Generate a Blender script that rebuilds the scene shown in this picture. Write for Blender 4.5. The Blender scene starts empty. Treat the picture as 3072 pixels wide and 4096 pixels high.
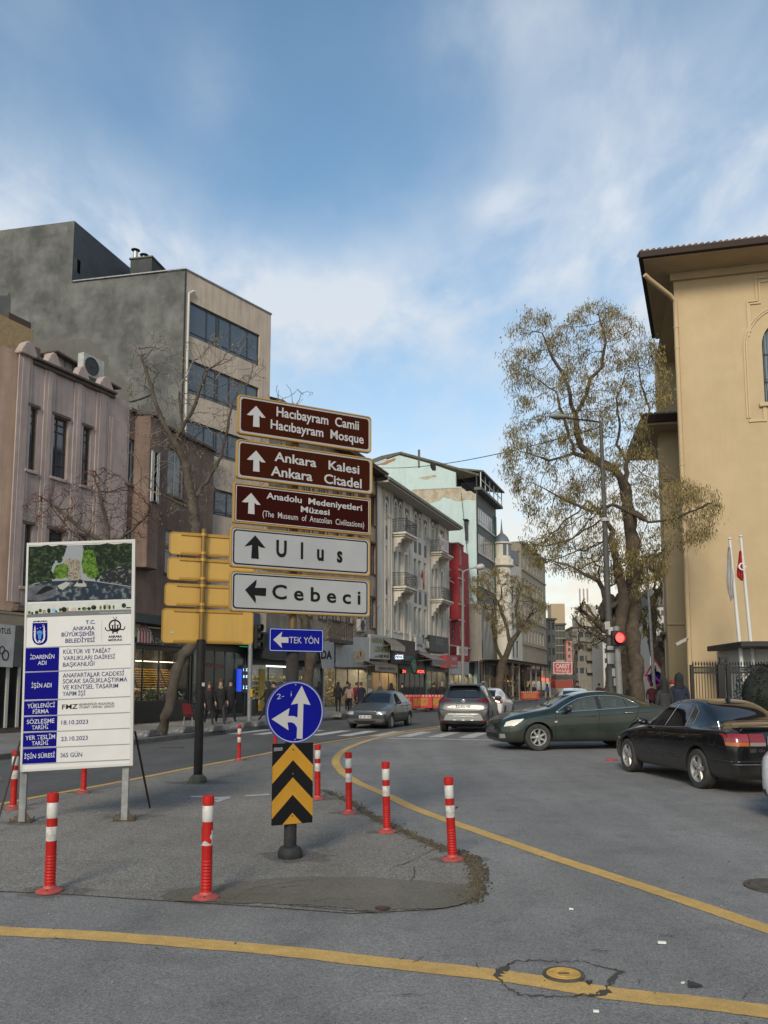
import bpy, bmesh, math, random
from mathutils import Vector, Matrix, kdtree
from mathutils.bvhtree import BVHTree
R = math.radians
random.seed(7)
SC = bpy.context.scene
COL = SC.collection
# ------------------------------------------------------------------ camera
H = 1.62                      # eye height
FL, PY, PITCH = 3300.0, 2381.0, math.atan(.11)      # focal length and principal row in photo pixels
cam_d = bpy.data.cameras.new('camera'); cam = bpy.data.objects.new('camera', cam_d); COL.objects.link(cam)
cam.location = (0, 0, H); cam.rotation_euler = (R(90) + PITCH, 0, 0)
cam_d.sensor_width = 36; cam_d.lens = FL / 4096 * 36; cam_d.shift_y = (PY - 2048) / 4096
cam_d.clip_end = 3000; cam_d.clip_start = .05
SC.camera = cam
SC.render.resolution_x, SC.render.resolution_y = 768, 1024
# ------------------------------------------------------------------ sky, sun, exposure
SUN_EL, SUN_AZ = R(30), R(194)         # azimuth clockwise from +Y (behind the camera, to the left)
w = bpy.data.worlds.new('World'); SC.world = w; w.use_nodes = True
nt = w.node_tree; nt.nodes.clear()
def N(nt, kind, **kw):
 n = nt.nodes.new(kind)
 for k, v in kw.items():
  if k in n.inputs.keys() if not isinstance(k, int) else False: n.inputs[k].default_value = v
  else: setattr(n, k, v)
 return n
def L(nt, a, b): nt.links.new(a, b)
out = N(nt, 'ShaderNodeOutputWorld'); bg = N(nt, 'ShaderNodeBackground')
sky = N(nt, 'ShaderNodeTexSky', sky_type='NISHITA', sun_disc=False)
sky.sun_elevation = SUN_EL; sky.sun_rotation = SUN_AZ; sky.air_density = 1.0; sky.dust_density = 1.2; sky.ozone_density = 1.0
SKY_S = .10
bg.inputs[1].default_value = SKY_S
tc = N(nt, 'ShaderNodeTexCoord'); sep = N(nt, 'ShaderNodeSeparateXYZ'); L(nt, tc.outputs['Generated'], sep.inputs[0])
# project the view direction on a flat cloud layer
zc = N(nt, 'ShaderNodeMath', operation='MAXIMUM'); L(nt, sep.outputs[2], zc.inputs[0]); zc.inputs[1].default_value = .0
za = N(nt, 'ShaderNodeMath', operation='ADD'); L(nt, zc.outputs[0], za.inputs[0]); za.inputs[1].default_value = .22
dv = N(nt, 'ShaderNodeVectorMath', operation='DIVIDE'); L(nt, tc.outputs['Generated'], dv.inputs[0])
cz = N(nt, 'ShaderNodeCombineXYZ')
for i in range(3): L(nt, za.outputs[0], cz.inputs[i])
L(nt, cz.outputs[0], dv.inputs[1])
def cloud(scale, loc, rot, stretch, detail, dist, lo, hi):
 m = N(nt, 'ShaderNodeMapping'); m.inputs['Location'].default_value = loc; m.inputs['Rotation'].default_value = (0, 0, R(rot)); m.inputs['Scale'].default_value = stretch
 L(nt, dv.outputs[0], m.inputs[0])
 n = N(nt, 'ShaderNodeTexNoise'); n.inputs['Scale'].default_value = scale; n.inputs['Detail'].default_value = detail; n.inputs['Roughness'].default_value = .55; n.inputs['Distortion'].default_value = dist
 L(nt, m.outputs[0], n.inputs['Vector'])
 r = N(nt, 'ShaderNodeMapRange', interpolation_type='SMOOTHSTEP'); L(nt, n.outputs['Fac'], r.inputs[0]); r.inputs[1].default_value = lo; r.inputs[2].default_value = hi
 return r.outputs[0]
def mth(op, a, b):
 n = N(nt, 'ShaderNodeMath', operation=op)
 for i, x in enumerate((a, b)):
  if isinstance(x, (int, float)): n.inputs[i].default_value = x
  else: L(nt, x, n.inputs[i])
 return n.outputs[0]
big = cloud(1.1, (1.3, .4, 0), 0, (1, 1, 1), 3, .4, .42, .66)
wis = cloud(3.4, (4.2, 1.0, 0), 70, (1, .62, 1), 9, .35, .38, .70)
fine = cloud(8, (0.2, 7.0, 0), 60, (1, .6, 1), 9, .3, .32, .74)
cl = mth('MULTIPLY', mth('ADD', mth('MULTIPLY', big, .55), mth('MULTIPLY', mth('MULTIPLY', wis, mth('ADD', big, .28)), .75)), mth('ADD', mth('MULTIPLY', fine, .6), .55))
# thin veil low and right; also added out of view to whiten ambient light
vx = N(nt, 'ShaderNodeMapRange', interpolation_type='SMOOTHSTEP'); L(nt, sep.outputs[0], vx.inputs[0]); vx.inputs[1].default_value = .0; vx.inputs[2].default_value = .55; vx.inputs[3].default_value = .0; vx.inputs[4].default_value = .42
vz = N(nt, 'ShaderNodeMapRange', interpolation_type='SMOOTHSTEP'); L(nt, sep.outputs[2], vz.inputs[0]); vz.inputs[1].default_value = .50; vz.inputs[2].default_value = .03; vz.inputs[3].default_value = .0; vz.inputs[4].default_value = 1.
def puff(u, v, su, sv, amp):      # one bank of cirrus: a soft ellipse of directions
 x, y = (u-1536)/FL, -(v-PY)/FL; c_, s_ = math.cos(PITCH), math.sin(PITCH); d = Vector((x, c_-y*s_, s_+y*c_)); k = 1/d.length; d = d*k
 ex = mth('POWER', mth('ABSOLUTE', mth('MULTIPLY', mth('SUBTRACT', sep.outputs[0], d.x), FL/(su*k)), 0), 2.)
 ez = mth('POWER', mth('ABSOLUTE', mth('MULTIPLY', mth('SUBTRACT', sep.outputs[2], d.z), FL/(sv*k)), 0), 2.)
 return mth('MULTIPLY', mth('EXPONENT', mth('MULTIPLY', mth('ADD', ex, ez), -1.), 0), amp)
puffs = None
for q in ((280,860,420,190,.85),(1250,1260,620,200,1.0),(700,1080,400,150,.5),(2850,560,750,520,.62),(2600,1150,900,420,.6),(2050,60,420,180,.4),(820,330,200,180,.22),(2050,820,160,70,.35)):
 p_ = puff(*q); puffs = p_ if puffs is None else mth('ADD', puffs, p_)
tex = mth('ADD', mth('MULTIPLY', wis, .75), mth('MULTIPLY', fine, .45))
cov = mth('MINIMUM', mth('ADD', mth('ADD', mth('ADD', mth('MULTIPLY', cl, .2), mth('MULTIPLY', vx.outputs[0], .55)), mth('MULTIPLY', puffs, mth('ADD', tex, .12))), mth('MULTIPLY', vz.outputs[0], mth('ADD', mth('MULTIPLY', fine, .35), .65))), .93)
mix = N(nt, 'ShaderNodeMixRGB'); L(nt, cov, mix.inputs[0])
hs = N(nt, 'ShaderNodeHueSaturation'); hs.inputs['Saturation'].default_value = 1.0; hs.inputs['Value'].default_value = 1.3
tn_ = N(nt, 'ShaderNodeMixRGB', blend_type='MULTIPLY'); tn_.inputs[0].default_value = 1; tn_.inputs[2].default_value = (.90, 1.07, 1.04, 1); L(nt, sky.outputs[0], tn_.inputs[1]); L(nt, tn_.outputs[0], hs.inputs['Color']); L(nt, hs.outputs[0], mix.inputs[1])
ccol = N(nt, 'ShaderNodeMixRGB'); L(nt, vz.outputs[0], ccol.inputs[0]); ccol.inputs[1].default_value = (4.9, 5.35, 5.9, 1); ccol.inputs[2].default_value = (6.6, 6.0, 5.1, 1)
L(nt, ccol.outputs[0], mix.inputs[2])
L(nt, mix.outputs[0], bg.inputs[0]); L(nt, bg.outputs[0], out.inputs[0])
sd = bpy.data.lights.new('sun', 'SUN'); sun = bpy.data.objects.new('sun', sd); COL.objects.link(sun)
sd.energy = 2.0; sd.angle = R(17); sd.color = (1, .86, .68)
sun.rotation_euler = (R(90) - SUN_EL, 0, math.pi - SUN_AZ)   # beam comes from SUN_AZ
SC.view_settings.view_transform = 'Standard'; SC.view_settings.look = 'None'; SC.view_settings.gamma = 1
SC.view_settings.use_curve_mapping = False; SC.view_settings.exposure = .55
SC.render.engine = 'CYCLES'
# ------------------------------------------------------------------ measuring: photo pixel -> place
_c, _s = math.cos(PITCH), math.sin(PITCH)
def ray(u, v):
 x, y = (u - 1536) / FL, -(v - PY) / FL
 return Vector((x, _c - y * _s, _s + y * _c))
def gp(u, v, z=0.):
 d = ray(u, v); t = (z - H) / d.z
 return Vector((d.x * t, d.y * t, z))
def at(u, v, Y):
 d = ray(u, v); t = Y / d.y
 return Vector((d.x * t, Y, H + d.z * t))
def zoom(x0, y0, s): return lambda x, y: (x0 + x / s, y0 + y / s)
ZA = zoom(0, 850, 1.508); ZB = zoom(0, 1900, 1.508); ZC = zoom(900, 1500, 2.2114); ZD = zoom(1400, 1750, 1.8433)
ZE = zoom(1900, 1100, 1.4155); ZF = zoom(1900, 2200, 1.4155); ZG = zoom(0, 2900, 1.3825); ZH = zoom(1000, 2600, 1.508)
ZI = zoom(1500, 3500, 1.0553); ZJ = zoom(500, 2400, 2.765); ZK = zoom(0, 2300, 3.16); ZL = zoom(1350, 2450, 2.765)
ZM = zoom(1900, 2300, 2.0738); ZN = zoom(2600, 2500, 3.4025); ZO = zoom(2500, 900, 2.458); ZP = zoom(0, 0, .54004)
ZQ = zoom(1350, 2700, 2.37); ZR = zoom(80, 2140, 3.456); ZS = zoom(2380, 2700, 2.397); ZT = zoom(600, 3300, 1.229); ZU = zoom(1480, 1950, 2.95)
class Fac:
 """a vertical plane: x runs along it, y goes in, z up; sz() reads a photo pixel on it"""
 def __init__(s, A, ang):                       # ang: compass angle of the x axis from +Y, clockwise
  s.A = Vector((A[0], A[1], 0)); s.ang = ang
  s.d = Vector((math.sin(R(ang)), math.cos(R(ang)), 0)); s.n = Vector((-s.d.y, s.d.x, 0)); s.rz = R(90 - ang)
 def sz(s, u, v, off=0.):
  r = ray(u, v); A = s.A + s.n * off; O = Vector((0, 0, H))
  t = (A - O).dot(s.n) / r.dot(s.n)
  p = O + r * t
  return ((p - A).dot(s.d), p.z)
 def s(s_, u, off=0.): return s_.sz(u, 2744, off)[0]
 def pt(s, x, y=0, z=0): return s.A + s.d * x + s.n * y + Vector((0, 0, z))
# ------------------------------------------------------------------ mesh builder
class MB:
 def __init__(s): s.v = []; s.f = []; s.m = []; s.mi = 0
 def add(s, vs, fs, mi=None):
  o = len(s.v); s.v += [tuple(p) for p in vs]; s.f += [tuple(i + o for i in f) for f in fs]; s.m += [s.mi if mi is None else mi] * len(fs); return s
 def box(s, x0, x1, y0, y1, z0, z1, mi=None):
  return s.add([(x0,y0,z0),(x1,y0,z0),(x1,y1,z0),(x0,y1,z0),(x0,y0,z1),(x1,y0,z1),(x1,y1,z1),(x0,y1,z1)],
                     [(0,3,2,1),(4,5,6,7),(0,1,5,4),(1,2,6,5),(2,3,7,6),(3,0,4,7)], mi)
 def poly(s, pts, mi=None): return s.add(pts, [tuple(range(len(pts)))], mi)
 def prism(s, pts, d, mi=None):
  """extrude polygon (3D points) by vector d"""
  n = len(pts); d = Vector(d); a = [Vector(p) for p in pts]; b = [p + d for p in a]
  return s.add(a + b, [tuple(range(n))[::-1], tuple(range(n, 2*n))] + [(i, (i+1) % n, n + (i+1) % n, n + i) for i in range(n)], mi)
 def plate(s, pts, y, t, mi=None):
  """polygon of (x,z) standing in the plane y, thickness t inwards (+y)"""
  return s.prism([(x, y, z) for x, z in pts][::-1], (0, t, 0), mi)
 def ring(s, outer, inner, y, t, mi=None):
  n = len(outer); V = [(x, y, z) for x, z in outer] + [(x, y, z) for x, z in inner] + [(x, y + t, z) for x, z in outer] + [(x, y + t, z) for x, z in inner]
  F = []
  for i in range(n):
   j = (i + 1) % n
   F += [(i, j, n + j, n + i), (2*n + i, 3*n + i, 3*n + j, 2*n + j), (i, 2*n + i, 2*n + j, j), (n + i, n + j, 3*n + j, 3*n + i)]
  return s.add(V, F, mi)
 def tube(s, pts, r, n=8, mi=None, caps=True):
  pts = [Vector(p) for p in pts]; k = len(pts)
  if not isinstance(r, (list, tuple)): r = [r] * k
  t0 = (pts[1] - pts[0]).normalized(); up = Vector((0, 0, 1)) if abs(t0.z) < .9 else Vector((1, 0, 0))
  x = t0.cross(up).normalized(); V = []
  for i, p in enumerate(pts):
   t = (pts[min(i+1, k-1)] - pts[max(i-1, 0)])
   t = t.normalized() if t.length > 1e-9 else t0
   x = (x - t * x.dot(t)); x = x.normalized() if x.length > 1e-6 else t.orthogonal().normalized()
   y = t.cross(x)
   V += [p + (x * math.cos(2*math.pi*j/n) + y * math.sin(2*math.pi*j/n)) * r[i] for j in range(n)]
  F = [(i*n + j, i*n + (j+1) % n, (i+1)*n + (j+1) % n, (i+1)*n + j) for i in range(k-1) for j in range(n)]
  if caps: F += [tuple(range(n))[::-1], tuple(range((k-1)*n, k*n))]
  return s.add(V, F, mi)
 def lathe(s, prof, n=20, c=(0,0,0), mi=None, axis='z', caps=True):
  V = []
  for r, z in prof:
   for j in range(n):
    a = 2*math.pi*j/n; p = (r*math.cos(a), r*math.sin(a), z)
    if axis == 'y': p = (p[0], p[2], p[1])
    if axis == 'x': p = (p[2], p[0], p[1])
    V.append((p[0]+c[0], p[1]+c[1], p[2]+c[2]))
  k = len(prof); F = [(i*n + j, i*n + (j+1) % n, (i+1)*n + (j+1) % n, (i+1)*n + j) for i in range(k-1) for j in range(n)]
  if caps: F += [tuple(range(n))[::-1], tuple(range((k-1)*n, k*n))]
  return s.add(V, F, mi)
 def grid(s, fn, nu, nv, mi=None):
  V = [fn(i/nu, j/nv) for j in range(nv+1) for i in range(nu+1)]
  return s.add(V, [(j*(nu+1)+i, j*(nu+1)+i+1, (j+1)*(nu+1)+i+1, (j+1)*(nu+1)+i) for j in range(nv) for i in range(nu)], mi)
 def mesh(s, name, mats, smooth=False, fn=None):
  me = bpy.data.meshes.new(name)
  vs = s.v if fn is None else [fn(p) for p in s.v]
  me.from_pydata(vs, [], s.f); me.validate()
  for m in (mats if isinstance(mats, (list, tuple)) else [mats]): me.materials.append(m)
  if len(me.polygons) == len(s.m): me.polygons.foreach_set('material_index', s.m)
  if smooth:
   me.polygons.foreach_set('use_smooth', [True] * len(me.polygons))
   if smooth is not True: me.set_sharp_from_angle(angle=R(smooth))
  me.update(); return me
 def build(s, name, mats, parent=None, smooth=False, loc=None, rz=None, bevel=0, seg=1, label=None, cat=None, group=None, kind=None, fn=None, fix=True):
  me = s.mesh(name, mats, smooth, fn)
  if fix and name not in ('wall', 'front_wall', 'bay'):
   bm = bmesh.new(); bm.from_mesh(me); bmesh.ops.recalc_face_normals(bm, faces=bm.faces); bm.to_mesh(me); bm.free()
  return link(name, me, parent, loc, rz, bevel, seg, label, cat, group, kind)
def link(name, me, parent=None, loc=None, rz=None, bevel=0, seg=1, label=None, cat=None, group=None, kind=None):
 o = bpy.data.objects.new(name, me); COL.objects.link(o)
 if parent: o.parent = parent
 if loc is not None: o.location = loc
 if rz is not None: o.rotation_euler = (0, 0, rz)
 if bevel:
  b = o.modifiers.new('bevel', 'BEVEL'); b.width = bevel; b.segments = seg; b.limit_method = 'ANGLE'; b.angle_limit = R(40)
 tag(o, label, cat, group, kind); return o
def tag(o, label=None, cat=None, group=None, kind=None):
 for k, v in (('label', label), ('category', cat), ('group', group), ('kind', kind)):
  if v: o[k] = v
 return o
def thing(name, label, cat, loc=(0,0,0), rz=0, group=None, kind=None):
 o = bpy.data.objects.new(name, None); COL.objects.link(o); o.empty_display_size = .2
 o.location = loc; o.rotation_euler = (0, 0, rz); return tag(o, label, cat, group, kind)
KIDS = {}
def copy_tree(root, loc, rz=None, label=None, group=None, parent=None):
 c = root.copy(); COL.objects.link(c)
 if loc is not None: c.location = loc
 if rz is not None: c.rotation_euler = (0, 0, rz)
 if label: c['label'] = label
 if group: c['group'] = group
 if parent: c.parent = parent
 for k in root.children:
  copy_tree(k, None, parent=c)
 return c
def rrect(x0, x1, z0, z1, r, n=5):
 P = []
 for cx, cz, a in ((x1-r, z1-r, 0), (x0+r, z1-r, 90), (x0+r, z0+r, 180), (x1-r, z0+r, 270)):
  for i in range(n+1):
   t = R(a + 90*i/n); P.append((cx + r*math.cos(t), cz + r*math.sin(t)))
 return P
def circ(cx, cz, r, n=32, rx=None): return [(cx + (rx or r)*math.cos(2*math.pi*i/n), cz + r*math.sin(2*math.pi*i/n)) for i in range(n)]
# ------------------------------------------------------------------ materials
MATS = {}
def srgb(c):
 if isinstance(c, str): c = tuple(int(c[i:i+2], 16)/255 for i in (0, 2, 4))
 return tuple((x/12.92 if x <= .04045 else ((x+.055)/1.055)**2.4) for x in c)
def mat(name, col=(.5,.5,.5), rough=.7, metal=0, col2=None, scale=3., detail=5, lo=.35, hi=.65, bump=0., bscale=60., streak=0., streakcol=(.03,.03,.03),
  spec=.5, coat=0., emit=None, es=1., alpha=1., vscale=(1,1,1), trans=0., speck=0., dirt=0.):
 if name in MATS: return MATS[name]
 if name.startswith('print'): spec = .04
 m = bpy.data.materials.new(name); MATS[name] = m; m.use_nodes = True; nt = m.node_tree; b = nt.nodes['Principled BSDF']
 b.inputs['Roughness'].default_value = rough; b.inputs['Metallic'].default_value = metal; b.inputs['Specular IOR Level'].default_value = spec
 b.inputs['Coat Weight'].default_value = coat; b.inputs['Coat Roughness'].default_value = .05
 b.inputs['Base Color'].default_value = (*col, 1)
 if alpha < 1: b.inputs['Alpha'].default_value = alpha
 if trans: b.inputs['Transmission Weight'].default_value = trans
 if emit: b.inputs['Emission Color'].default_value = (*emit, 1); b.inputs['Emission Strength'].default_value = es
 tc = N(nt, 'ShaderNodeTexCoord'); vec = tc.outputs['Object']
 if vscale != (1,1,1):
  mp = N(nt, 'ShaderNodeMapping'); mp.inputs['Scale'].default_value = vscale; L(nt, vec, mp.inputs[0]); vec = mp.outputs[0]
 cur = None
 def noise(sc, det=detail, v=vec, rgh=.6):
  n = N(nt, 'ShaderNodeTexNoise'); n.inputs['Scale'].default_value = sc; n.inputs['Detail'].default_value = det; n.inputs['Roughness'].default_value = rgh; L(nt, v, n.inputs['Vector']); return n.outputs['Fac']
 def rng(f, a, c, o0=0., o1=1.):
  r = N(nt, 'ShaderNodeMapRange'); L(nt, f, r.inputs[0]); r.inputs[1].default_value = a; r.inputs[2].default_value = c; r.inputs[3].default_value = o0; r.inputs[4].default_value = o1; return r.outputs[0]
 def mixc(fac, a, c, mode='MIX'):
  x = N(nt, 'ShaderNodeMixRGB', blend_type=mode)
  for i, q in enumerate((fac, a, c)):
   if isinstance(q, (int, float)): x.inputs[i].default_value = q
   elif isinstance(q, tuple): x.inputs[i].default_value = (*q[:3], 1)
   else: L(nt, q, x.inputs[i])
  return x.outputs[0]
 if col2: cur = mixc(rng(noise(scale), lo, hi), col, col2)
 if speck:
  cur = mixc(speck, cur or col, rng(noise(bscale, 2), .35, .65, .25, 1.75), 'MULTIPLY')
 if streak:
  mp = N(nt, 'ShaderNodeMapping'); mp.inputs['Scale'].default_value = (3., 3., .22); L(nt, tc.outputs['Object'], mp.inputs[0])
  cur = mixc(rng(noise(1.4, 6, mp.outputs[0], .7), .45, .75, 0, streak), cur or col, streakcol)
 if dirt:
  cur = mixc(rng(noise(.8, 8, vec, .75), .42, .72, 0, dirt), cur or col, tuple(c*.5 for c in col))
 if cur is not None: L(nt, cur, b.inputs['Base Color'])
 if bump:
  bn = N(nt, 'ShaderNodeBump'); bn.inputs['Strength'].default_value = bump; bn.inputs['Distance'].default_value = .01
  L(nt, noise(bscale, 4), bn.inputs['Height']); L(nt, bn.outputs[0], b.inputs['Normal'])
 if rough > .3 and (col2 or bump):
  L(nt, rng(noise(scale*2+1, 3), .3, .7, max(rough-.12, .05), min(rough+.1, 1)), b.inputs['Roughness'])
 return m
def plain(name, col, rough=.6, **k): return mat(name, col, rough, **k)
# ------------------------------------------------------------------ lettering (meshes made once, at the end)
TEXTS = []
def letters(name, parent, m, items, y=-.004, th=.002, label=None):
 """items: (text, x0, x1, z_base, cap_height, slope, weight, align) on the plane y of the parent's x-z frame"""
 TEXTS.append((name, parent, m, items, y, th, label))
def ptext(F, text, a, b, cap, wt=.0, off=0.):
 """a, b: photo pixels of the baseline's ends, cap: pixel height of capitals at a"""
 x0, z0 = F.sz(a[0], a[1], off); x1, z1 = F.sz(b[0], b[1], off); _, zc = F.sz(a[0], a[1] - cap, off)
 return (text, x0, x1, z0, zc - z0, (z1 - z0), wt)
def finish_texts():
 tmp = []
 ref = bpy.data.curves.new('ref', 'FONT'); ref.body = 'H'; ro = bpy.data.objects.new('ref', ref); COL.objects.link(ro)
 for job in TEXTS:
  row = []
  for it in job[3]:
   c = bpy.data.curves.new('t', 'FONT'); c.body = it[0]; c.offset = it[6]; c.resolution_u = 3
   o = bpy.data.objects.new('t', c); COL.objects.link(o); row.append(o)
  tmp.append(row)
 dg = bpy.context.evaluated_depsgraph_get(); dg.update()
 mr = bpy.data.meshes.new_from_object(ro.evaluated_get(dg)); caph = max(v.co.y for v in mr.vertices)
 bpy.data.meshes.remove(mr)
 for (name, parent, m, items, y, th, label), row in zip(TEXTS, tmp):
  for it, o in zip(items, row):
   me = bpy.data.meshes.new_from_object(o.evaluated_get(dg))
   if len(me.vertices):
    xs = [v.co.x for v in me.vertices]; x0, x1 = min(xs), max(xs); k = (it[2] - it[1]) / max(x1 - x0, 1e-6); kz = it[4] / caph
    for v in me.vertices:
     t = (v.co.x - x0) / max(x1 - x0, 1e-6)
     v.co = (it[1] + (v.co.x - x0) * k, y, it[3] + v.co.y * kz + it[5] * t)
   me.name = name; me.materials.clear(); me.materials.append(m); me.update()
   link(name, me, parent, label=label)
 for row in tmp:
  for o in row: c = o.data; bpy.data.objects.remove(o); bpy.data.curves.remove(c)
 bpy.data.objects.remove(ro)
# ------------------------------------------------------------------ ground
def ground_mat(name, c1, c2, rough=.9, sp=.55, patch=.25, pc=(.05,.05,.05), dark_stain=.0, wear=None):
 m = bpy.data.materials.new(name); MATS[name] = m; m.use_nodes = True; nt = m.node_tree; b = nt.nodes['Principled BSDF']
 b.inputs['Roughness'].default_value = rough; b.inputs['Specular IOR Level'].default_value = .35
 tc = N(nt, 'ShaderNodeTexCoord'); v = tc.outputs['Object']
 def noise(sc, det=4, rgh=.6, vec=v, dist=0):
  n = N(nt, 'ShaderNodeTexNoise'); n.inputs['Scale'].default_value = sc; n.inputs['Detail'].default_value = det; n.inputs['Roughness'].default_value = rgh; n.inputs['Distortion'].default_value = dist; L(nt, vec, n.inputs['Vector']); return n.outputs['Fac']
 def rng(f, a, c, o0=0., o1=1.):
  r = N(nt, 'ShaderNodeMapRange'); L(nt, f, r.inputs[0]); r.inputs[1].default_value = a; r.inputs[2].default_value = c; r.inputs[3].default_value = o0; r.inputs[4].default_value = o1; return r.outputs[0]
 def mixc(fac, a, c, mode='MIX'):
  x = N(nt, 'ShaderNodeMixRGB', blend_type=mode)
  for i, q in enumerate((fac, a, c)):
   if isinstance(q, (int, float)): x.inputs[i].default_value = q
   elif isinstance(q, tuple): x.inputs[i].default_value = (*q[:3], 1)
   else: L(nt, q, x.inputs[i])
  return x.outputs[0]
 cur = mixc(rng(noise(.35, 6, .65), .38, .62), c1, c2)
 cur = mixc(rng(noise(2.2, 6, .7), .5, .72, 0, patch), cur, pc)
 # long streaks worn by tyres
 mp = N(nt, 'ShaderNodeMapping'); mp.inputs['Rotation'].default_value = (0, 0, R(18)); mp.inputs['Scale'].default_value = (1.2, .12, 1); L(nt, v, mp.inputs[0])
 cur = mixc(rng(noise(1.1, 5, .6, mp.outputs[0]), .40, .66, 0, .38), cur, tuple(x*.6 for x in c1))
 # stones of the surface
 vo = N(nt, 'ShaderNodeTexVoronoi'); vo.inputs['Scale'].default_value = 130; L(nt, v, vo.inputs['Vector'])
 sx = N(nt, 'ShaderNodeSeparateXYZ'); L(nt, vo.outputs['Color'], sx.inputs[0])
 cur = mixc(sp, cur, rng(sx.outputs[0], 0, 1, .15, 1.85), 'MULTIPLY')
 cur = mixc(sp*.6, cur, rng(noise(34, 3, .8), .3, .7, .35, 1.65), 'MULTIPLY')
 if dark_stain: cur = mixc(rng(noise(.9, 7, .75, dist=.6), .55, .75, 0, dark_stain), cur, (.028, .026, .022))
 L(nt, cur, b.inputs['Base Color'])
 bn = N(nt, 'ShaderNodeBump'); bn.inputs['Strength'].default_value = .55; bn.inputs['Distance'].default_value = .006
 L(nt, vo.outputs['Distance'], bn.inputs['Height']); L(nt, bn.outputs[0], b.inputs['Normal'])
 return m
M_asph = ground_mat('worn asphalt', (.168,.162,.155), (.212,.205,.197), sp=.42, patch=.4)
M_road = ground_mat('dark asphalt', (.078,.077,.076), (.10,.098,.096), sp=.4)
M_isl = ground_mat('old asphalt', (.165,.153,.135), (.205,.192,.17), patch=.35, pc=(.09,.08,.065), sp=.7, dark_stain=.25)
M_mud = ground_mat('brown mortar', (.115,.101,.078), (.16,.145,.116), sp=.35, patch=.5, pc=(.16,.15,.13), dark_stain=.5)
M_pave = ground_mat('pavement concrete', (.14,.135,.125), (.19,.185,.175), sp=.25, dark_stain=.3)
M_kerb = mat('kerb concrete', (.12,.117,.11), .9, col2=(.08,.077,.073), scale=4, bump=.4, bscale=40, dirt=.6)
g = MB(); g.poly([(-900,-60,-.0),(900,-60,0),(900,2400,0),(-900,2400,0)])
g.build('ground', M_asph, kind='structure', fix=False)
def P(*pts, Z=ZP, z=0): return [gp(*Z(*p), z=z) for p in pts]
def smooth_line(pts, n=10):
 out = []
 for i in range(len(pts)-1):
  p0 = pts[max(i-1, 0)]; p1 = pts[i]; p2 = pts[i+1]; p3 = pts[min(i+2, len(pts)-1)]
  for k in range(n):
   t = k/n; out.append(.5*((2*p1) + (p2-p0)*t + (2*p0-5*p1+4*p2-p3)*t*t + (3*p1-p0-3*p2+p3)*t**3))
 out.append(pts[-1]); return out
def strip(pts, w, z, jit=0., mb=None):
 mb = mb or MB(); V = []; n = len(pts)
 for i, p in enumerate(pts):
  t = (pts[min(i+1, n-1)] - pts[max(i-1, 0)]).normalized(); q = Vector((-t.y, t.x, 0)); ww = w[i] if isinstance(w, list) else w
  V += [(p.x + q.x*(ww/2 + random.uniform(-jit, jit)), p.y + q.y*(ww/2 + random.uniform(-jit, jit)), z), (p.x - q.x*(ww/2 + random.uniform(-jit, jit)), p.y - q.y*(ww/2 + random.uniform(-jit, jit)), z)]
 mb.add(V, [(2*i, 2*i+1, 2*i+3, 2*i+2) for i in range(n-1)]); return mb
# left carriageway: between the yellow line and the kerb
lineC = smooth_line(P((-420,1812), (-150,1768), (60,1727), (250,1692), (400,1662), (517,1640), (650,1614), (800,1590), (870,1580), (945,1570)))
kerb_pts = [Vector(p) for p in [(-13.8,2.0,0),(-9.6,14.6,0),(-7.0,22.9,0),(-4.95,29.6,0),(-2.5,39.5,0),(-1.2,43.2,0),(3.4,54.4,0),(9.5,71,0),(18.6,97,0),(30,128,0),(43,160,0)]]
kl = smooth_line(kerb_pts, 8)
far_c = [Vector((1.2,31,0)), Vector((3.2,37,0)), Vector((8.5,52,0)), Vector((17,78,0)), Vector((22.5,97,0)), Vector((33,128,0)), Vector((47,160,0))]
def x_at(ps, y):
 for a, b in zip(ps, ps[1:]):
  if a.y <= y <= b.y: return a.x + (b.x-a.x)*(y-a.y)/max(b.y-a.y, 1e-6)
 return ps[0].x if y < ps[0].y else ps[-1].x
rc = sorted([p for p in lineC] + far_c, key=lambda p: p.y); y = rc[0].y; ys = []
while y < 158: ys.append(y); y += .35 if y < 30 else 2.
g = MB(); V = []
for y in ys: V += [(x_at(kl, y), y, .004), (x_at(rc, y), y, .004)]
g.add(V, [(2*i, 2*i+1, 2*i+3, 2*i+2) for i in range(len(ys)-1)])
g.build('left_road', M_road, kind='structure', fix=False)
# island of older asphalt
isl = P((-300,1795), (60,1727.5), (250,1692.5), (400,1662.5), (517,1640.5), (600,1624), (655,1614), (700,1690)) + [gp(*p) for p in [(1310,3172),(1400,3212),(1500,3280),(1620,3335),(1760,3395),(1850,3430),(1893,3485),(1895,3550),(1850,3610)]] + P((940,1966), (760,1975), (560,1960), (300,1944), (100,1930), (-400,1918))
g = MB(); g.poly([(p.x, p.y, .008) for p in isl]); g.build('island_surface', M_isl, kind='structure', fix=False)
mud = [gp(*p) for p in [(640,3590),(720,3562),(860,3545),(1000,3528),(1150,3516),(1330,3512),(1500,3517),(1650,3528),(1790,3537),(1880,3548),(1902,3572),(1880,3600),(1830,3628),(1720,3640),(1620,3642),(1500,3650),(1380,3640),(1240,3628),(1120,3622),(960,3618),(820,3612),(700,3610)]]
mud = smooth_line(mud + [mud[0]], 5)[:-1]
g = MB(); g.poly([(p.x + random.uniform(-.012,.012), p.y + random.uniform(-.02,.02), .013) for p in mud]); g.build('mortar_patch', M_mud, kind='structure', fix=False)
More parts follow.
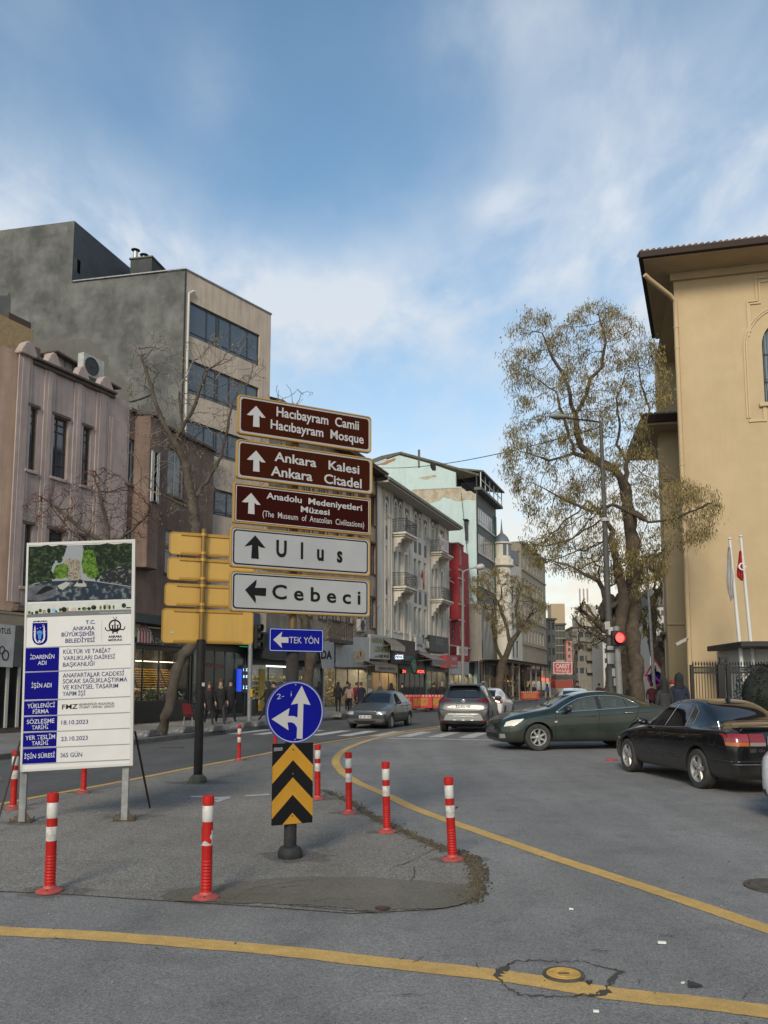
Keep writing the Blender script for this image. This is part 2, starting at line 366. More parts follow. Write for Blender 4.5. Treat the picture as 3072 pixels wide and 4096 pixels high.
# painted lines
M_yel = mat('yellow road paint', (.52,.325,.095), .8, col2=(.43,.27,.085), scale=9, speck=.35, bscale=160, dirt=.55)
M_wht = mat('white road paint', (.50,.50,.49), .8, col2=(.33,.33,.33), scale=5, speck=.3, bscale=120, dirt=.6)
lineA = smooth_line(P((-260,1996), (0,2012), (200,2022), (400,2037), (600,2054), (800,2077), (1000,2099), (1120,2114), (1220,2130), (1330,2148), (1500,2166), (1659,2186), (1900,2216)))
lineB = smooth_line(P((2100,2165), (1900,2092), (1659,2008), (1500,1953), (1350,1903), (1200,1854), (1050,1802), (900,1748), (830,1715), (770,1689), (735,1663), (726,1640), (750,1617), (805,1597), (870,1584), (945,1573)), 8)
strip(lineA, .185, .004, .006).build('painted_line_near', M_yel, kind='structure', fix=False)
strip(lineB, .17, .004, .005).build('painted_line_curve', M_yel, kind='structure', fix=False)
strip(lineC[2:], .13, .0125, .004).build('painted_line_far', M_yel, kind='structure', fix=False)
far = [gp(*ZP(945,1571)), Vector((3.2,37,0)), Vector((8.5,52,0)), Vector((17,78,0))]
strip(smooth_line(far, 6), .14, .0088, .003).build('painted_line_centre', M_yel, kind='structure', fix=False)
mb = MB()
a, b = gp(1548,2953), gp(2040,2962); strip([a, b], .24, .0046, 0, mb)
dz = Vector((math.sin(R(17)), math.cos(R(17)), 0)); cx = Vector((math.cos(R(14.5)), -math.sin(R(14.5)), 0)); o0 = Vector((.4, 26.7, 0))
for k in range(-7, 5):
 p = o0 + cx * (k + .22); z = .0092
 strip([p, p + dz*3.1], .46, z, 0, mb)
# far dashes and remains of an arrow on the island
for q in ([(410,1721),(442,1721),(450,1724),(414,1724)], [(455,1724),(500,1722),(494,1727),(462,1728)], [(528,1720),(582,1716),(582,1719),(530,1722)], [(462,1730),(486,1726),(490,1728),(470,1735)]):
 mb.add([(p.x, p.y, .0125) for p in P(*q)], [(0,1,2,3)])
mb.build('white_markings', M_wht, kind='structure', fix=False)
# cracks: thin jagged dark seams lying in the surface
M_crack = mat('crack', (.045,.041,.036), 1.0)
def crack(pts, w=.012, z=.0135, n=9, jit=.012, mb=None):
 out = []
 for i in range(len(pts)-1):
  for k in range(n):
   p = pts[i].lerp(pts[i+1], k/n); out.append(Vector((p.x + random.uniform(-jit, jit), p.y + random.uniform(-jit, jit)*1.6, 0)))
 out.append(pts[-1]); ws = [w * random.uniform(.25, 1.25) for _ in out]; ws[0] = ws[-1] = .001
 return strip(out, ws, z, 0, mb)
mb = MB()
crk = [([(985,3480),(1010,3470),(1040,3455)], .02), ([(1560,3465),(1640,3440),(1710,3405),(1760,3395)], .012), ([(1560,3080),(1560,3080)], .01)]
ring = [ZI(*p) for p in [(515,432),(522,405),(560,380),(600,366),(700,366),(790,368),(870,368),(930,380),(1030,405),(1018,432),(990,470),(975,500),(930,512),(830,512),(700,512),(620,508),(575,488),(540,470),(515,432)]]
crack([gp(*p) for p in ring], .014, .0062, 5, .014, mb)
crack([gp(*ZI(*p)) for p in [(512,435),(530,410),(562,382)]], .06, .0064, 4, .01, mb)
crack([gp(*ZI(*p)) for p in [(985,468),(1020,425),(1045,408)]], .05, .0064, 4, .01, mb)
crack([gp(*ZI(*p)) for p in [(985,490),(960,508),(900,515)]], .05, .0064, 4, .01, mb)
for q in ([(205,346),(185,358),(160,375)], [(430,368),(428,385),(440,400)], [(1110,437),(1115,455),(1118,468)], [(1585,487),(1565,510),(1555,525)], [(130,338),(118,356),(105,362)]):
 crack([gp(*ZI(*p)) for p in q], .006, .0062, 4, .004, mb)
for q in ([(1560,3478),(1640,3452),(1690,3425),(1745,3402)], [(1250,3525),(1120,3540),(1010,3560),(930,3600)], [(1120,3625),(1240,3632),(1380,3648),(1500,3655),(1580,3655)], [(700,3610),(850,3616),(1000,3624)], [(1640,3560),(1700,3562)], [(1240,3612),(1320,3600),(1420,3606)],
          [(1100,3560),(1220,3548)], [(630,3105),(800,3098),(1090,3085)], [(260,3268),(330,3270)], [(380,3265),(450,3262)], [(420,3300),(440,3290)], [(1650,3390),(1760,3386)], [(640,3575),(740,3560)], [(2640,3745),(2700,3752)], [(2360,3808),(2460,3812)], [(1640,3535),(1660,3500),(1655,3470)]):
 crack([gp(*p) for p in q], random.uniform(.008,.018), .0136, 5, .008, mb)
for k in range(70):
 p = Vector((random.uniform(-6, 6), random.uniform(4.2, 16), 0)); a = random.uniform(-.5, .5); l = random.uniform(.04, .22)
 crack([p, p + Vector((math.cos(a)*l, math.sin(a)*l*.6, 0))], random.uniform(.004,.010), .0137, 3, .004, mb)
mb.build('cracks', M_crack, kind='stuff', label='fine dark cracks running through the asphalt', fix=False)
# pavement on the left with its kerb stones
inner = [Vector((p.x - 9, p.y + 3, 0)) for p in kl]
g = MB()
n = len(kl)
for i in range(n-1):
 t = (kl[i+1] - kl[i]).normalized(); q = Vector((-t.y, t.x, 0)); t2 = (kl[min(i+2, n-1)] - kl[i+1]).normalized() if i+2 < n else t; q2 = Vector((-t2.y, t2.x, 0))
 a, b = kl[i] + q*.14, kl[i+1] + q2*.14; c, d = kl[i+1] + Vector((-14, 5, 0)), kl[i] + Vector((-14, 5, 0))
 g.poly([(a.x, a.y, .13), (b.x, b.y, .13), (c.x, c.y, .13), (d.x, d.y, .13)])
g.build('left_pavement', M_pave, kind='structure', fix=False)
kb = thing('kerb', 'grey stone kerb along the left pavement', 'kerb', kind='structure')
km = MB().box(-.49, .49, 0, .15, -.05, .135).mesh('kerb_stone', M_kerb)
dist = 0; acc = 0; i = 0; pos = kl[0].copy(); stones = 0
tot = [0]
for i in range(n-1): tot.append(tot[-1] + (kl[i+1]-kl[i]).length)
def along(d):
 for i in range(n-1):
  if tot[i+1] >= d: t = (d - tot[i]) / (tot[i+1]-tot[i]); return kl[i].lerp(kl[i+1], t), (kl[i+1]-kl[i]).normalized()
 return kl[-1], (kl[-1]-kl[-2]).normalized()
dd = 8.
while dd < tot[-1] - 1:
 p, t = along(dd); o = link('kerb_stone', km, kb, (p.x, p.y, random.uniform(-.008, .006)), math.atan2(t.y, t.x)); dd += 1.0 if dd < 60 else 1.0
# raised concrete wedges on the kerb
M_wedge = mat('whitewashed concrete', (.12,.115,.11), .9, col2=(.26,.25,.24), scale=5, lo=.55, hi=.62, bump=.4, dirt=.5)
for k, (u, v) in enumerate(((600,2945),(740,2930),(855,2925),(975,2910),(1030,2905),(1362,2868))):
 p = gp(u, v, .13); mb = MB()
 mb.prism([(-.45,-.2,0),(.45,-.2,0),(.22,-.2,.2),(-.3,-.2,.2)], (0,.55,0))
 mb.build('kerb_ramp', M_wedge, loc=p, rz=R(72), bevel=.02, label=('whitewashed concrete wedge by the foot of the leaning tree', 'concrete wedge between the leaning tree and the red chair', 'concrete wedge on the kerb behind the black sign pole', 'concrete wedge on the kerb near the grey signal post', 'small concrete wedge right of the grey signal post', 'small concrete wedge on the kerb near the old grey hatchback')[k], cat='kerb block', group='concrete wedges on the left kerb')
# right pavement far behind the cars
g = MB(); g.poly([(7.6,21.5,.12),(9.2,40,.12),(24,78,.12),(48,150,.12),(90,150,.12),(60,15,.12),(7.6,15.,.12)])
g.build('right_pavement', M_pave, kind='structure', fix=False)
g = MB(); e = [Vector(p) for p in [(7.6,15,0),(7.6,21.5,0),(9.2,40,0),(24,78,0),(48,150,0)]]
for a, b in zip(e, e[1:]):
 t = (b-a).normalized(); q = Vector((-t.y, t.x, 0))*.15; k = int((b-a).length)
 g.add([(a+q).to_tuple(), a.to_tuple(), b.to_tuple(), (b+q).to_tuple()] + [((x).x, (x).y, .122) for x in (a+q, a, b, b+q)], [(4,5,6,7),(0,1,5,4),(1,2,6,5),(2,3,7,6),(3,0,4,7)])
g.build('right_kerb', M_kerb, kind='structure', fix=False)
# manhole covers
M_iron = mat('cast iron', (.055,.05,.046), .7, metal=.3, col2=(.10,.085,.06), scale=12, bump=.3, bscale=80)
def manhole(p, r, m, label, paint=False):
 t = thing('manhole_cover', label, 'manhole cover', (p.x, p.y, 0))
 mb = MB(); a, b = circ(0,0,r*1.16,36), circ(0,0,r,36)
 V = [(x, y, .017) for x, y in a] + [(x, y, .017) for x, y in b]; n = 36
 mb.add(V + [(x, y, 0.002) for x, y in a] + [(x, y, .002) for x, y in b], [(i,(i+1)%n,n+(i+1)%n,n+i) for i in range(n)] + [(i,2*n+i,2*n+(i+1)%n,(i+1)%n) for i in range(n)] + [(n+i,n+(i+1)%n,3*n+(i+1)%n,3*n+i) for i in range(n)])
 mb.build('rim', M_iron, t)
 mb = MB(); mb.lathe([(r*.97, .003), (r*.97, .016), (r*.9, .019), (r*.86, .016), (r*.62, .016), (r*.58, .019), (r*.54, .016), (r*.1,.016)], 32)
 for k in range(12):
  a = 2*math.pi*k/12; mb.box(-r*.02,r*.02,-r*.02,r*.02,.016,.0185);
 mb.build('lid', m, t)
 MB().box(-r*.3, r*.3, -r*.1, r*.1, .0165, .0175).build('slot', M_crack, t)
manhole(gp(2255,3905), .1, mat('painted iron', (.48,.28,.055), .7, col2=(.3,.18,.05), scale=14, lo=.5, hi=.7, bump=.3), 'small round cover painted over by the near yellow line')
manhole(gp(3108,3550), .215, M_iron, 'dark round manhole cover cut by the right edge')
manhole(gp(690,2992), .26, M_iron, 'dark manhole cover in the left carriageway')
# drain hole at the edge of the mortar patch, litter, weeds
p = gp(1530,3642); t = thing('drain_hole', 'small rusty hole in the brown patch of mortar', 'drain', (p.x, p.y, .006))
M_rust = mat('rust', (.10,.04,.02), .9, col2=(.05,.03,.02), scale=20)
MB().lathe([(.052,.0),(.060,.014),(.053,.016),(.045,.010),(.043,.008)], 20).build('pipe_rim', M_rust, t)
MB().poly([(x,y,.0165) for x,y in circ(0,0,.043,20)]).build('opening', M_crack, t, fix=False)
M_chip = mat('black plastic', (.02,.021,.025), .5); M_paper = plain('paper', (.6,.6,.58), .8)
for (q, m, lb, ct) in (([(1320,457),(1323,480),(1383,478)], M_chip, 'black triangular plastic shard on the near yellow line', 'shard'), ([(890,458),(905,470),(918,458)], M_chip, 'small black chip beside the painted round cover', 'shard')):
 mb = MB(); pts = [gp(*ZI(*x)) for x in q]; c = sum(pts, Vector())/3
 mb.prism([(p.x-c.x, p.y-c.y, .006) for p in pts], (0,0,.012)); mb.build('plastic_shard', m, loc=(c.x,c.y,0), label=lb, cat=ct)
litter = [(1211,292,.05,'white cigarette end on the asphalt between the yellow lines'),(933,583,.028,'square scrap of white paper in the foreground'),(829,149,.03,'tiny white scrap on the asphalt above the painted cover'),(1300,462,.02,'tiny pale scrap beside the black shard')]
for x, y, s, lb in litter:
 p = gp(*ZI(x, y)); MB().box(-s/2,s/2,-s*.22,s*.22,.005,.012+s*.1).build('paper_scrap', M_paper, loc=(p.x,p.y,0), rz=random.uniform(-.5,.5), label=lb, cat='litter', group='bits of litter')
M_soil = mat('dry soil', (.085,.065,.04), 1, col2=(.05,.042,.03), scale=20)
M_weed = mat('dry weed', (.16,.12,.06), .9, col2=(.08,.075,.03), scale=30)
edge = smooth_line([gp(*p) for p in [(1290,3162),(1400,3212),(1500,3276),(1620,3332),(1760,3394),(1860,3425),(1905,3475),(1903,3550),(1868,3602)]], 8)
mb = MB(); wb = MB()
for k in range(2600):
 i = random.randrange(len(edge)-1); q = edge[i].lerp(edge[i+1], random.random()); g_ = abs(random.gauss(0, 1));
 q = q + Vector((random.gauss(0,.05), random.gauss(0,.09), 0)); s = random.uniform(.003,.013); a = random.uniform(0, 3)
 mb.prism([(q.x + s*math.cos(a+j*2.1), q.y + s*math.sin(a+j*2.1)*1.3, .004) for j in range(3)], (random.uniform(-.002,.002), 0, s*.9))
for k in range(900):
 i = random.randrange(len(edge)-1); q = edge[i].lerp(edge[i+1], random.random()) + Vector((random.gauss(0,.035), random.gauss(0,.06), 0)); h = random.uniform(.008,.045)
 a = random.uniform(0, 6.3); wb.add([(q.x,q.y,.006),(q.x+.004,q.y,.006),(q.x+math.cos(a)*h*.7,q.y+math.sin(a)*h*.7,.006+h)], [(0,1,2)])
mb.build('soil_crumbs', M_soil, kind='stuff', label='dry soil crumbs along the edge of the island', fix=False)
wb.build('dry_weeds', M_weed, kind='stuff', label='short dry weeds along the edge of the island', fix=False)
g = MB(); g = strip([Vector((p.x,p.y,0)) for p in edge], [.10*random.uniform(.5,1.5) for _ in edge], .0095, .02, g); g.build('soil_strip', M_soil, kind='stuff', label='strip of soil at the island edge', fix=False)
mb = MB()
for k in range(1300):
 q = Vector((random.uniform(-7,8), random.uniform(3.9,17), 0)); s = random.uniform(.003,.008); a = random.uniform(0,3)
 mb.prism([(q.x + s*math.cos(a+j*2.1), q.y + s*math.sin(a+j*2.1), .008) for j in range(3)], (0,0,s))
mb.build('grit', mat('grit', (.3,.28,.25), .9, col2=(.05,.05,.05), scale=3), kind='stuff', label='loose grit scattered over the asphalt', fix=False)
# ------------------------------------------------------------------ bollards
M_red = mat('red rubber', (.38,.010,.008), .55, col2=(.30,.010,.008), scale=10, dirt=.2, spec=.25)
M_band = mat('worn reflective band', (.50,.49,.47), .5, col2=(.22,.2,.18), scale=11, lo=.5, hi=.72, dirt=.5)
M_base = mat('faded red base', (.42,.06,.05), .6, col2=(.25,.05,.045), scale=14, dirt=.3)
def bollard_parts(root, worn=False):
 h = .76; r = .042
 prof = [(r*1.05,.03),(r,.05)]
 for k in range(9): z = .07 + k*.024; prof += [(r*.93, z), (r*1.06, z+.005), (r*1.06, z+.012), (r*.93, z+.02)]
 prof += [(r*.98,.295),(r*.98,h-.065),(r*.98, h-.064)]
 MB().lathe(prof, 18).build('post', M_red, root, smooth=40)
 MB().lathe([(.105,0),(.105,.012),(.088,.022),(.055,.032),(.047,.05),(.02,.05)], 22).build('base', M_base, root, smooth=30)
 MB().lathe([(r*1.07,h-.07),(r*1.09,h-.02),(r*1.06,h-.006),(r*.9,h),(r*.6,h-.002),(r*.55,h-.02)], 18).build('cap', M_red, root, smooth=40)
 for z0, z1 in ((.39,.50), (.565,.685)):
  MB().lathe([(r*.99,z0),(r*1.02,z0+.002),(r*1.02,z1-.002),(r*.99,z1)], 18).build('reflective_band', M_band, root, smooth=40)
 for a in (0.3, 2.4, 4.5):
  MB().lathe([(.009,.018),(.009,.031),(.004,.032)], 6, (math.cos(a)*.078, math.sin(a)*.078, 0)).build('bolt', M_iron, root)
bspots = [((107,1928),'front left bollard, red and white, nearest on the left of the island'),((445,1942),'nearest bollard, its lower white band torn, at the corner of the brown mortar patch'),
 ((978,1859),'bollard beside the weedy corner of the island, leaning, rightmost of its curved row'),((836,1799),'red and white bollard second from the right in the curved row'),((754,1758),'red and white bollard third from the right in the curved row'),
 ((686,1727),'bollard just right of the striped chevron board'),((180,1713),'bollard half hidden behind the lower edge of the notice board'),((28,1748),'leftmost bollard, partly behind the dark prop of the notice board'),
 ((516,1643),'far bollard between the black pole and the round blue sign'),((594,1620),'bollard hidden behind the round blue sign, only its red top showing')]
proto = None
for k, ((u, v), lb) in enumerate(bspots):
 p = gp(*ZP(u, v)); p.z = .006
 if proto is None:
  proto = thing('bollard', lb, 'bollard', p, 0, 'red and white bollards round the island'); bollard_parts(proto); b = proto
 else: b = copy_tree(proto, p, random.uniform(0, 6), lb)
 b.scale = (1,1, 1 + random.uniform(-.015,.015))
 b.rotation_euler = (R(random.uniform(-1,1)), R((-2.6,)[0] if k == 2 else (-1.2 if k in (3,4) else random.uniform(-.6,.6))), random.uniform(0,1))
 if k == 1:
  MB().grid(lambda a, q: ((.0452)*math.cos(R(95+a*205+12*math.sin(q*9))), .0452*math.sin(R(95+a*205+12*math.sin(q*9))), .415+q*.10+.012*math.sin(a*11)), 16, 8).build('torn_wrap', M_red, b, smooth=True, label='red wrap bared where the white band is torn')
 if k == 2:
  MB().prism([(.04,-.01,.47),(.075,-.005,.485),(.085,.0,.475),(.06,.0,.462)], (0,.006,.0)).build('leaf', M_crack, b, label='dead leaf stuck on the side')
# a fallen bollard base by the black saloon
p = gp(2445,3042); t = thing('fallen_bollard', 'flat red bollard base lying beside the front wheel of the black car', 'bollard', (p.x,p.y,.005))
MB().lathe([(.12,0),(.12,.015),(.10,.025),(.05,.045),(.02,.05)], 20).build('base', M_base, t, smooth=30)
# ------------------------------------------------------------------ direction sign
M_gold = mat('gold painted metal', (.36,.205,.035), .42, metal=.25, col2=(.36,.2,.035), scale=6, streak=.25, streakcol=(.15,.08,.02))
M_goldl = mat('gold sheet', (.42,.255,.06), .5, metal=.1, col2=(.44,.27,.06), scale=3, streak=.3, streakcol=(.25,.15,.03))
M_brown = mat('brown sign face', (.036,.007,.002), .7, col2=(.030,.006,.002), scale=4, spec=.06)
M_grey = mat('white sign face', (.30,.31,.325), .5, col2=(.265,.275,.29), scale=3, streak=.18, streakcol=(.3,.3,.3))
M_black = mat('black sign print', (.006,.006,.008), .7, spec=.15)
M_lett = plain('white sign print', (.36,.36,.37), .5)
M_pole = mat('black pole paint', (.008,.008,.009), .55, col2=(.016,.016,.016), scale=8, bump=.15, bscale=30, spec=.2)
M_polegrey = mat('dark grey pole', (.016,.017,.019), .6, col2=(.03,.03,.03), scale=9, bump=.2, spec=.2)
M_steel = mat('galvanised steel', (.26,.27,.28), .5, metal=.4, col2=(.18,.185,.19), scale=8, streak=.2)
M_blue = mat('blue sign face', (.002,.004,.20), .6, col2=(.002,.004,.17), scale=4, spec=.12)
M_yels = mat('yellow sign face', (.40,.20,.008), .6, col2=(.33,.165,.008), scale=5, lo=.4, hi=.8, dirt=.35)
base = gp(1160, 3433)
ANG = 61.8
SF = Fac((base.x, base.y), ANG)
ds = thing('direction_sign', 'tall signpost of stacked brown and white direction panels over a blue one way plate', 'direction sign', (base.x, base.y, 0.006), SF.rz)
def root_fac(F, o): o.location = (F.A.x, F.A.y, o.location.z); return o
MB().lathe([(.115,0),(.118,.02),(.118,.06),(.095,.10),(.058,.115)], 24).build('foot', M_polegrey, ds, smooth=35)
MB().lathe([(.060,.1),(.060,1.9),(.056,1.92)], 20).build('pole', M_polegrey, ds, smooth=35)
MB().lathe([(.062,1.60),(.062,2.10),(.055,2.12)], 20).build('sleeve', mat('bark brown sleeve', (.02,.015,.013), .9, col2=(.02,.018,.018), scale=9, bump=.5), ds, smooth=35)
OFF = -.085
GZ = ds.location.z
panels = [  # zoomC pixels: left x, right x, top z at left end, bottom
 ('brown', 95, 1295, (150,172),(150,520), 'brown panel for the mosque'),
 ('brown', 92, 1306, (150,568),(150,915), 'brown panel for the citadel'),
 ('brown2', 72, 1292, (110,950),(110,1308), 'darker brown panel for the museum'),
 ('white', 52, 1287, (110,1338),(110,1700), 'white panel for the district ahead'),
 ('white', 58, 1285, (110,1727),(110,2092), 'white panel for the district to the left')]
for kind, xl, xr, tp, bt, lb in panels:
 s0 = SF.sz(*ZC(xl, 1300), OFF)[0]; s1 = SF.sz(*ZC(xr, 1300), OFF)[0]
 z1 = SF.sz(*ZC(*tp), OFF)[1] - GZ; z0 = SF.sz(*ZC(*bt), OFF)[1] - GZ
 r = .035 if kind != 'brown2' else .014
 pn = MB().ring(rrect(s0,s1,z0,z1,r), rrect(s0+.016,s1-.016,z0+.016,z1-.016,r*.8), OFF, .045).build('panel', M_gold, ds, label=lb, bevel=.004)
 MB().plate(rrect(s0+.003,s1-.003,z0+.003,z1-.003,r), OFF+.020, .02).build('back_sheet', M_goldl, pn)
 MB().plate(rrect(s0+.013,s1-.013,z0+.013,z1-.013,r*.8), OFF+.006, .012).build('rim_face', M_grey if kind != 'brown2' else mat('dull maroon edge', (.04,.012,.01), .5), pn, label='pale margin of the face')
 fm = {'brown': M_brown, 'brown2': mat('maroon sign face', (.026,.003,.002), .7, col2=(.022,.003,.002), scale=4, spec=.06), 'white': M_grey}[kind]
 e = .033 if kind != 'brown2' else .022
 if kind == 'brown2':
  MB().plate(rrect(s0+e,s1-e,z0+e,z1-e,.012), OFF+.0045, .004).build('line_border', M_lett, pn)
  MB().plate(rrect(s0+e+.008,s1-e-.008,z0+e+.008,z1-e-.008,.01), OFF+.0035, .004).build('face', fm, pn)
 elif kind == 'brown':
  MB().plate(rrect(s0+e,s1-e,z0+e,z1-e,.03), OFF+.004, .004).build('face', fm, pn)
 else:
  e = .028; MB().plate(rrect(s0+e,s1-e,z0+e,z1-e,.034), OFF+.004, .004).build('line_border', M_black, pn)
  e = .041; MB().plate(rrect(s0+e,s1-e,z0+e,z1-e,.026), OFF+.003, .004).build('face', fm, pn)
 # clamps to the pole
 MB().box(-.05,.05,OFF+.04,.0,z0+.05,z0+.09).box(-.05,.05,OFF+.04,.0,z1-.09,z1-.05).build('clamp', M_gold, pn)
 pn['_s'] = 0; del pn['_s']
zt = SF.sz(*ZC(150,172), OFF)[1]
MB().lathe([(.052,1.9),(.040,2.1),(.040,zt-.10),(.03,zt-.09)], 16).build('upper_pole', mat('brown gold pole', (.10,.06,.02), .5, metal=.3), ds, smooth=35)
def arrow(F, Z, pts, off, gz=0): return [(x, z-gz) for x, z in (F.sz(*Z(*p), off) for p in pts)]
up1 = [(275,273),(360,380),(325,377),(303,360),(305,462),(248,456),(252,354),(228,358),(193,352)]
for k, (dx, dy, m, pts) in enumerate(((0,0,M_lett,up1),(0,395,M_lett,up1),(-44,770,M_lett,up1))):
 MB().plate(arrow(SF, ZC, [(x+dx, y+dy) for x, y in pts], OFF, GZ), OFF-.001, .003).build('arrow', m, ds)
MB().plate(arrow(SF, ZC, [(268,1418),(358,1530),(318,1524),(293,1508),(298,1627),(232,1620),(240,1500),(212,1508),(174,1514)], OFF, GZ), OFF-.001, .003).build('arrow', M_black, ds)
MB().plate(arrow(SF, ZC, [(178,1900),(278,1808),(276,1848),(262,1882),(364,1884),(361,1955),(262,1948),(272,1980),(270,2018)], OFF, GZ), OFF-.001, .003).build('arrow', M_black, ds)
def sl(Z, F, off, gz):
 def f(text, a, b, cap, wt=.02):
  x0, z0 = F.sz(*Z(*a), off); x1, z1 = F.sz(*Z(*b), off); zc = F.sz(*Z(a[0], a[1]-cap), off)[1]
  return (text, x0, x1, z0-gz, zc-z0, (z1-z0), wt)
 return f
T = sl(ZC, SF, OFF, GZ)
letters('lettering', ds, M_lett, [T('Hacıbayram  Camii', (455,362), (1184,486), 80), T('Hacıbayram  Mosque', (403,472), (1226,608), 78),
 T('Ankara   Kalesi', (437,757), (1188,876), 78), T('Ankara   Citadel', (405,886), (1208,1002), 82),
 T('Anadolu  Medeniyetleri', (366,1092), (1212,1202), 54), T('Müzesi', (670,1210), (925,1240), 50), T('(The  Museum  of  Anatolian  Civilizations)', (332,1250), (1230,1350), 52, .005)], OFF-.0015)
letters('lettering', ds, M_black, [T('U   l   u   s', (452,1600), (1038,1655), 138, .03), T('C e b e c i', (416,1975), (1198,2028), 122, .018)], OFF-.0015)
# one way plate, round sign, chevron board
OF2 = -.075
def disp(p): return ZP(*p)
def spoly(pts, off=OF2, Z=ZP): return [(x, z-GZ) for x, z in (SF.sz(*Z(*p), off) for p in pts)]
x0, zt_ = SF.sz(*ZP(582,1356), OF2); x1, _ = SF.sz(*ZP(699,1356), OF2); zb_ = SF.sz(*ZP(582,1407), OF2)[1]; zt_ -= GZ; zb_ -= GZ
ow = MB().plate(rrect(x0,x1,zb_,zt_,.018), OF2, .012).build('one_way_plate', M_blue, ds, label='blue one way plate', bevel=.002)
MB().ring(rrect(x0+.006,x1-.006,zb_+.006,zt_-.006,.015), rrect(x0+.012,x1-.012,zb_+.012,zt_-.012,.012), OF2-.001, .002).build('border', plain('pale blue print', (.3,.4,.55), .5), ow)
cz_ = (zb_+zt_)/2; hh = (zt_-zb_); ax = x0 + (x1-x0)*.07
MB().plate([(ax,cz_),(ax+.09,cz_+hh*.35),(ax+.08,cz_+hh*.12),(ax+.155,cz_+hh*.12),(ax+.155,cz_-hh*.12),(ax+.08,cz_-hh*.12),(ax+.09,cz_-hh*.35)], OF2-.0015, .003).build('arrow', M_lett, ow)
letters('lettering', ow, M_lett, [('TEK YÖN', x0+(x1-x0)*.36, x1-(x1-x0)*.09, cz_-hh*.13, hh*.27, 0, .0)], OF2-.002)
cx_, cz_ = SF.sz(1181, 2848, OF2); cz_ -= GZ; rr = SF.sz(1181, 2724, OF2)[1] - GZ - cz_
rs = MB().plate(circ(cx_,cz_,rr,48), OF2, .010).build('round_sign', M_blue, ds, label='round blue sign with arrows ahead and left')
MB().ring(circ(cx_,cz_,rr,48), circ(cx_,cz_,rr-.010,48), OF2-.004, .022).build('rim', plain('blue rim', (.03,.06,.28), .4), rs)
MB().ring(circ(cx_,cz_,rr-.010,48), circ(cx_,cz_,rr-.018,48), OF2-.0015, .003).build('white_line', M_lett, rs)
def cp(pts): return [(x, z-GZ) for x, z in (SF.sz(*ZH(*p), OF2) for p in pts)]
MB().plate(cp([(312,216),(364,332),(322,324),(316,536),(281,534),(290,322),(247,330)]), OF2-.0018, .003).build('arrow', M_lett, rs)
MB().plate(cp([(130,417),(238,351),(230,398),(262,398),(289,408),(289,432),(286,470),(268,444),(250,436),(226,436),(232,484)]), OF2-.0014, .003).build('arrow', M_lett, rs)
letters('scribble', rs, plain('pale blue print', (.3,.4,.55), .5), [('2-  i', *[a for a in (cx_-.19, cx_-.04)], cz_+.12, .05, 0.03, -.01)], OF2-.002)
for dx, dz_ in ((.0,.88),(0,-.88)): MB().lathe([(.008,0),(.008,.006),(.002,.007)], 8, (cx_, OF2-.003, cz_+rr*dz_), axis='y').build('bolt', M_steel, rs)
x0 = SF.sz(*ZH(137,568), OF2)[0]; x1 = SF.sz(*ZH(381,568), OF2)[0]
zt_ = SF.sz(*ZH(260,562), OF2)[1]-GZ; zb_ = SF.sz(*ZH(255,1050), OF2)[1]-GZ
cbd = MB().plate([(x0,zb_),(x1,zb_),(x1,zt_),(x0,zt_)], OF2, .008).build('chevron_board', M_black, ds, label='black and yellow chevron board, dented at the corner')
xm = (x0+x1)/2; hw = (x1-x0)/2; hb = zt_-zb_
def chev(ztop, th):   # apex at ztop, arms down at 45
 k = 1.03; a = ztop; b = ztop - hw*k
 return [(xm,a),(x1,b),(x1,b-th),(xm,a-th),(x0,b-th),(x0,b)]
MB().plate(chev(zt_, hb*.21), OF2-.0012, .004).build('chevron', M_yels, cbd)
MB().plate(chev(zt_-hb*.425, hb*.215), OF2-.0012, .004).build('chevron', M_yels, cbd)
z_ = zt_-hb*.862; MB().plate([(xm,z_),(xm+(z_-zb_)*.95,zb_+.002),(xm-(z_-zb_)*.95,zb_+.002)], OF2-.0012, .004).build('chevron', M_yels, cbd)
for fz in (.08,.38,.9): MB().lathe([(.009,0),(.009,.006),(.002,.007)], 8, (xm, OF2-.003, zt_-hb*fz), axis='y').build('bolt', M_iron, cbd)
MB().plate([(x0+.012,zt_-.07),(x0+.10,zt_-.065),(x0+.10,zt_-.035),(x0+.012,zt_-.035)], OF2-.0015, .003).build('sticker', plain('faded sticker', (.12,.13,.14), .7), cbd)
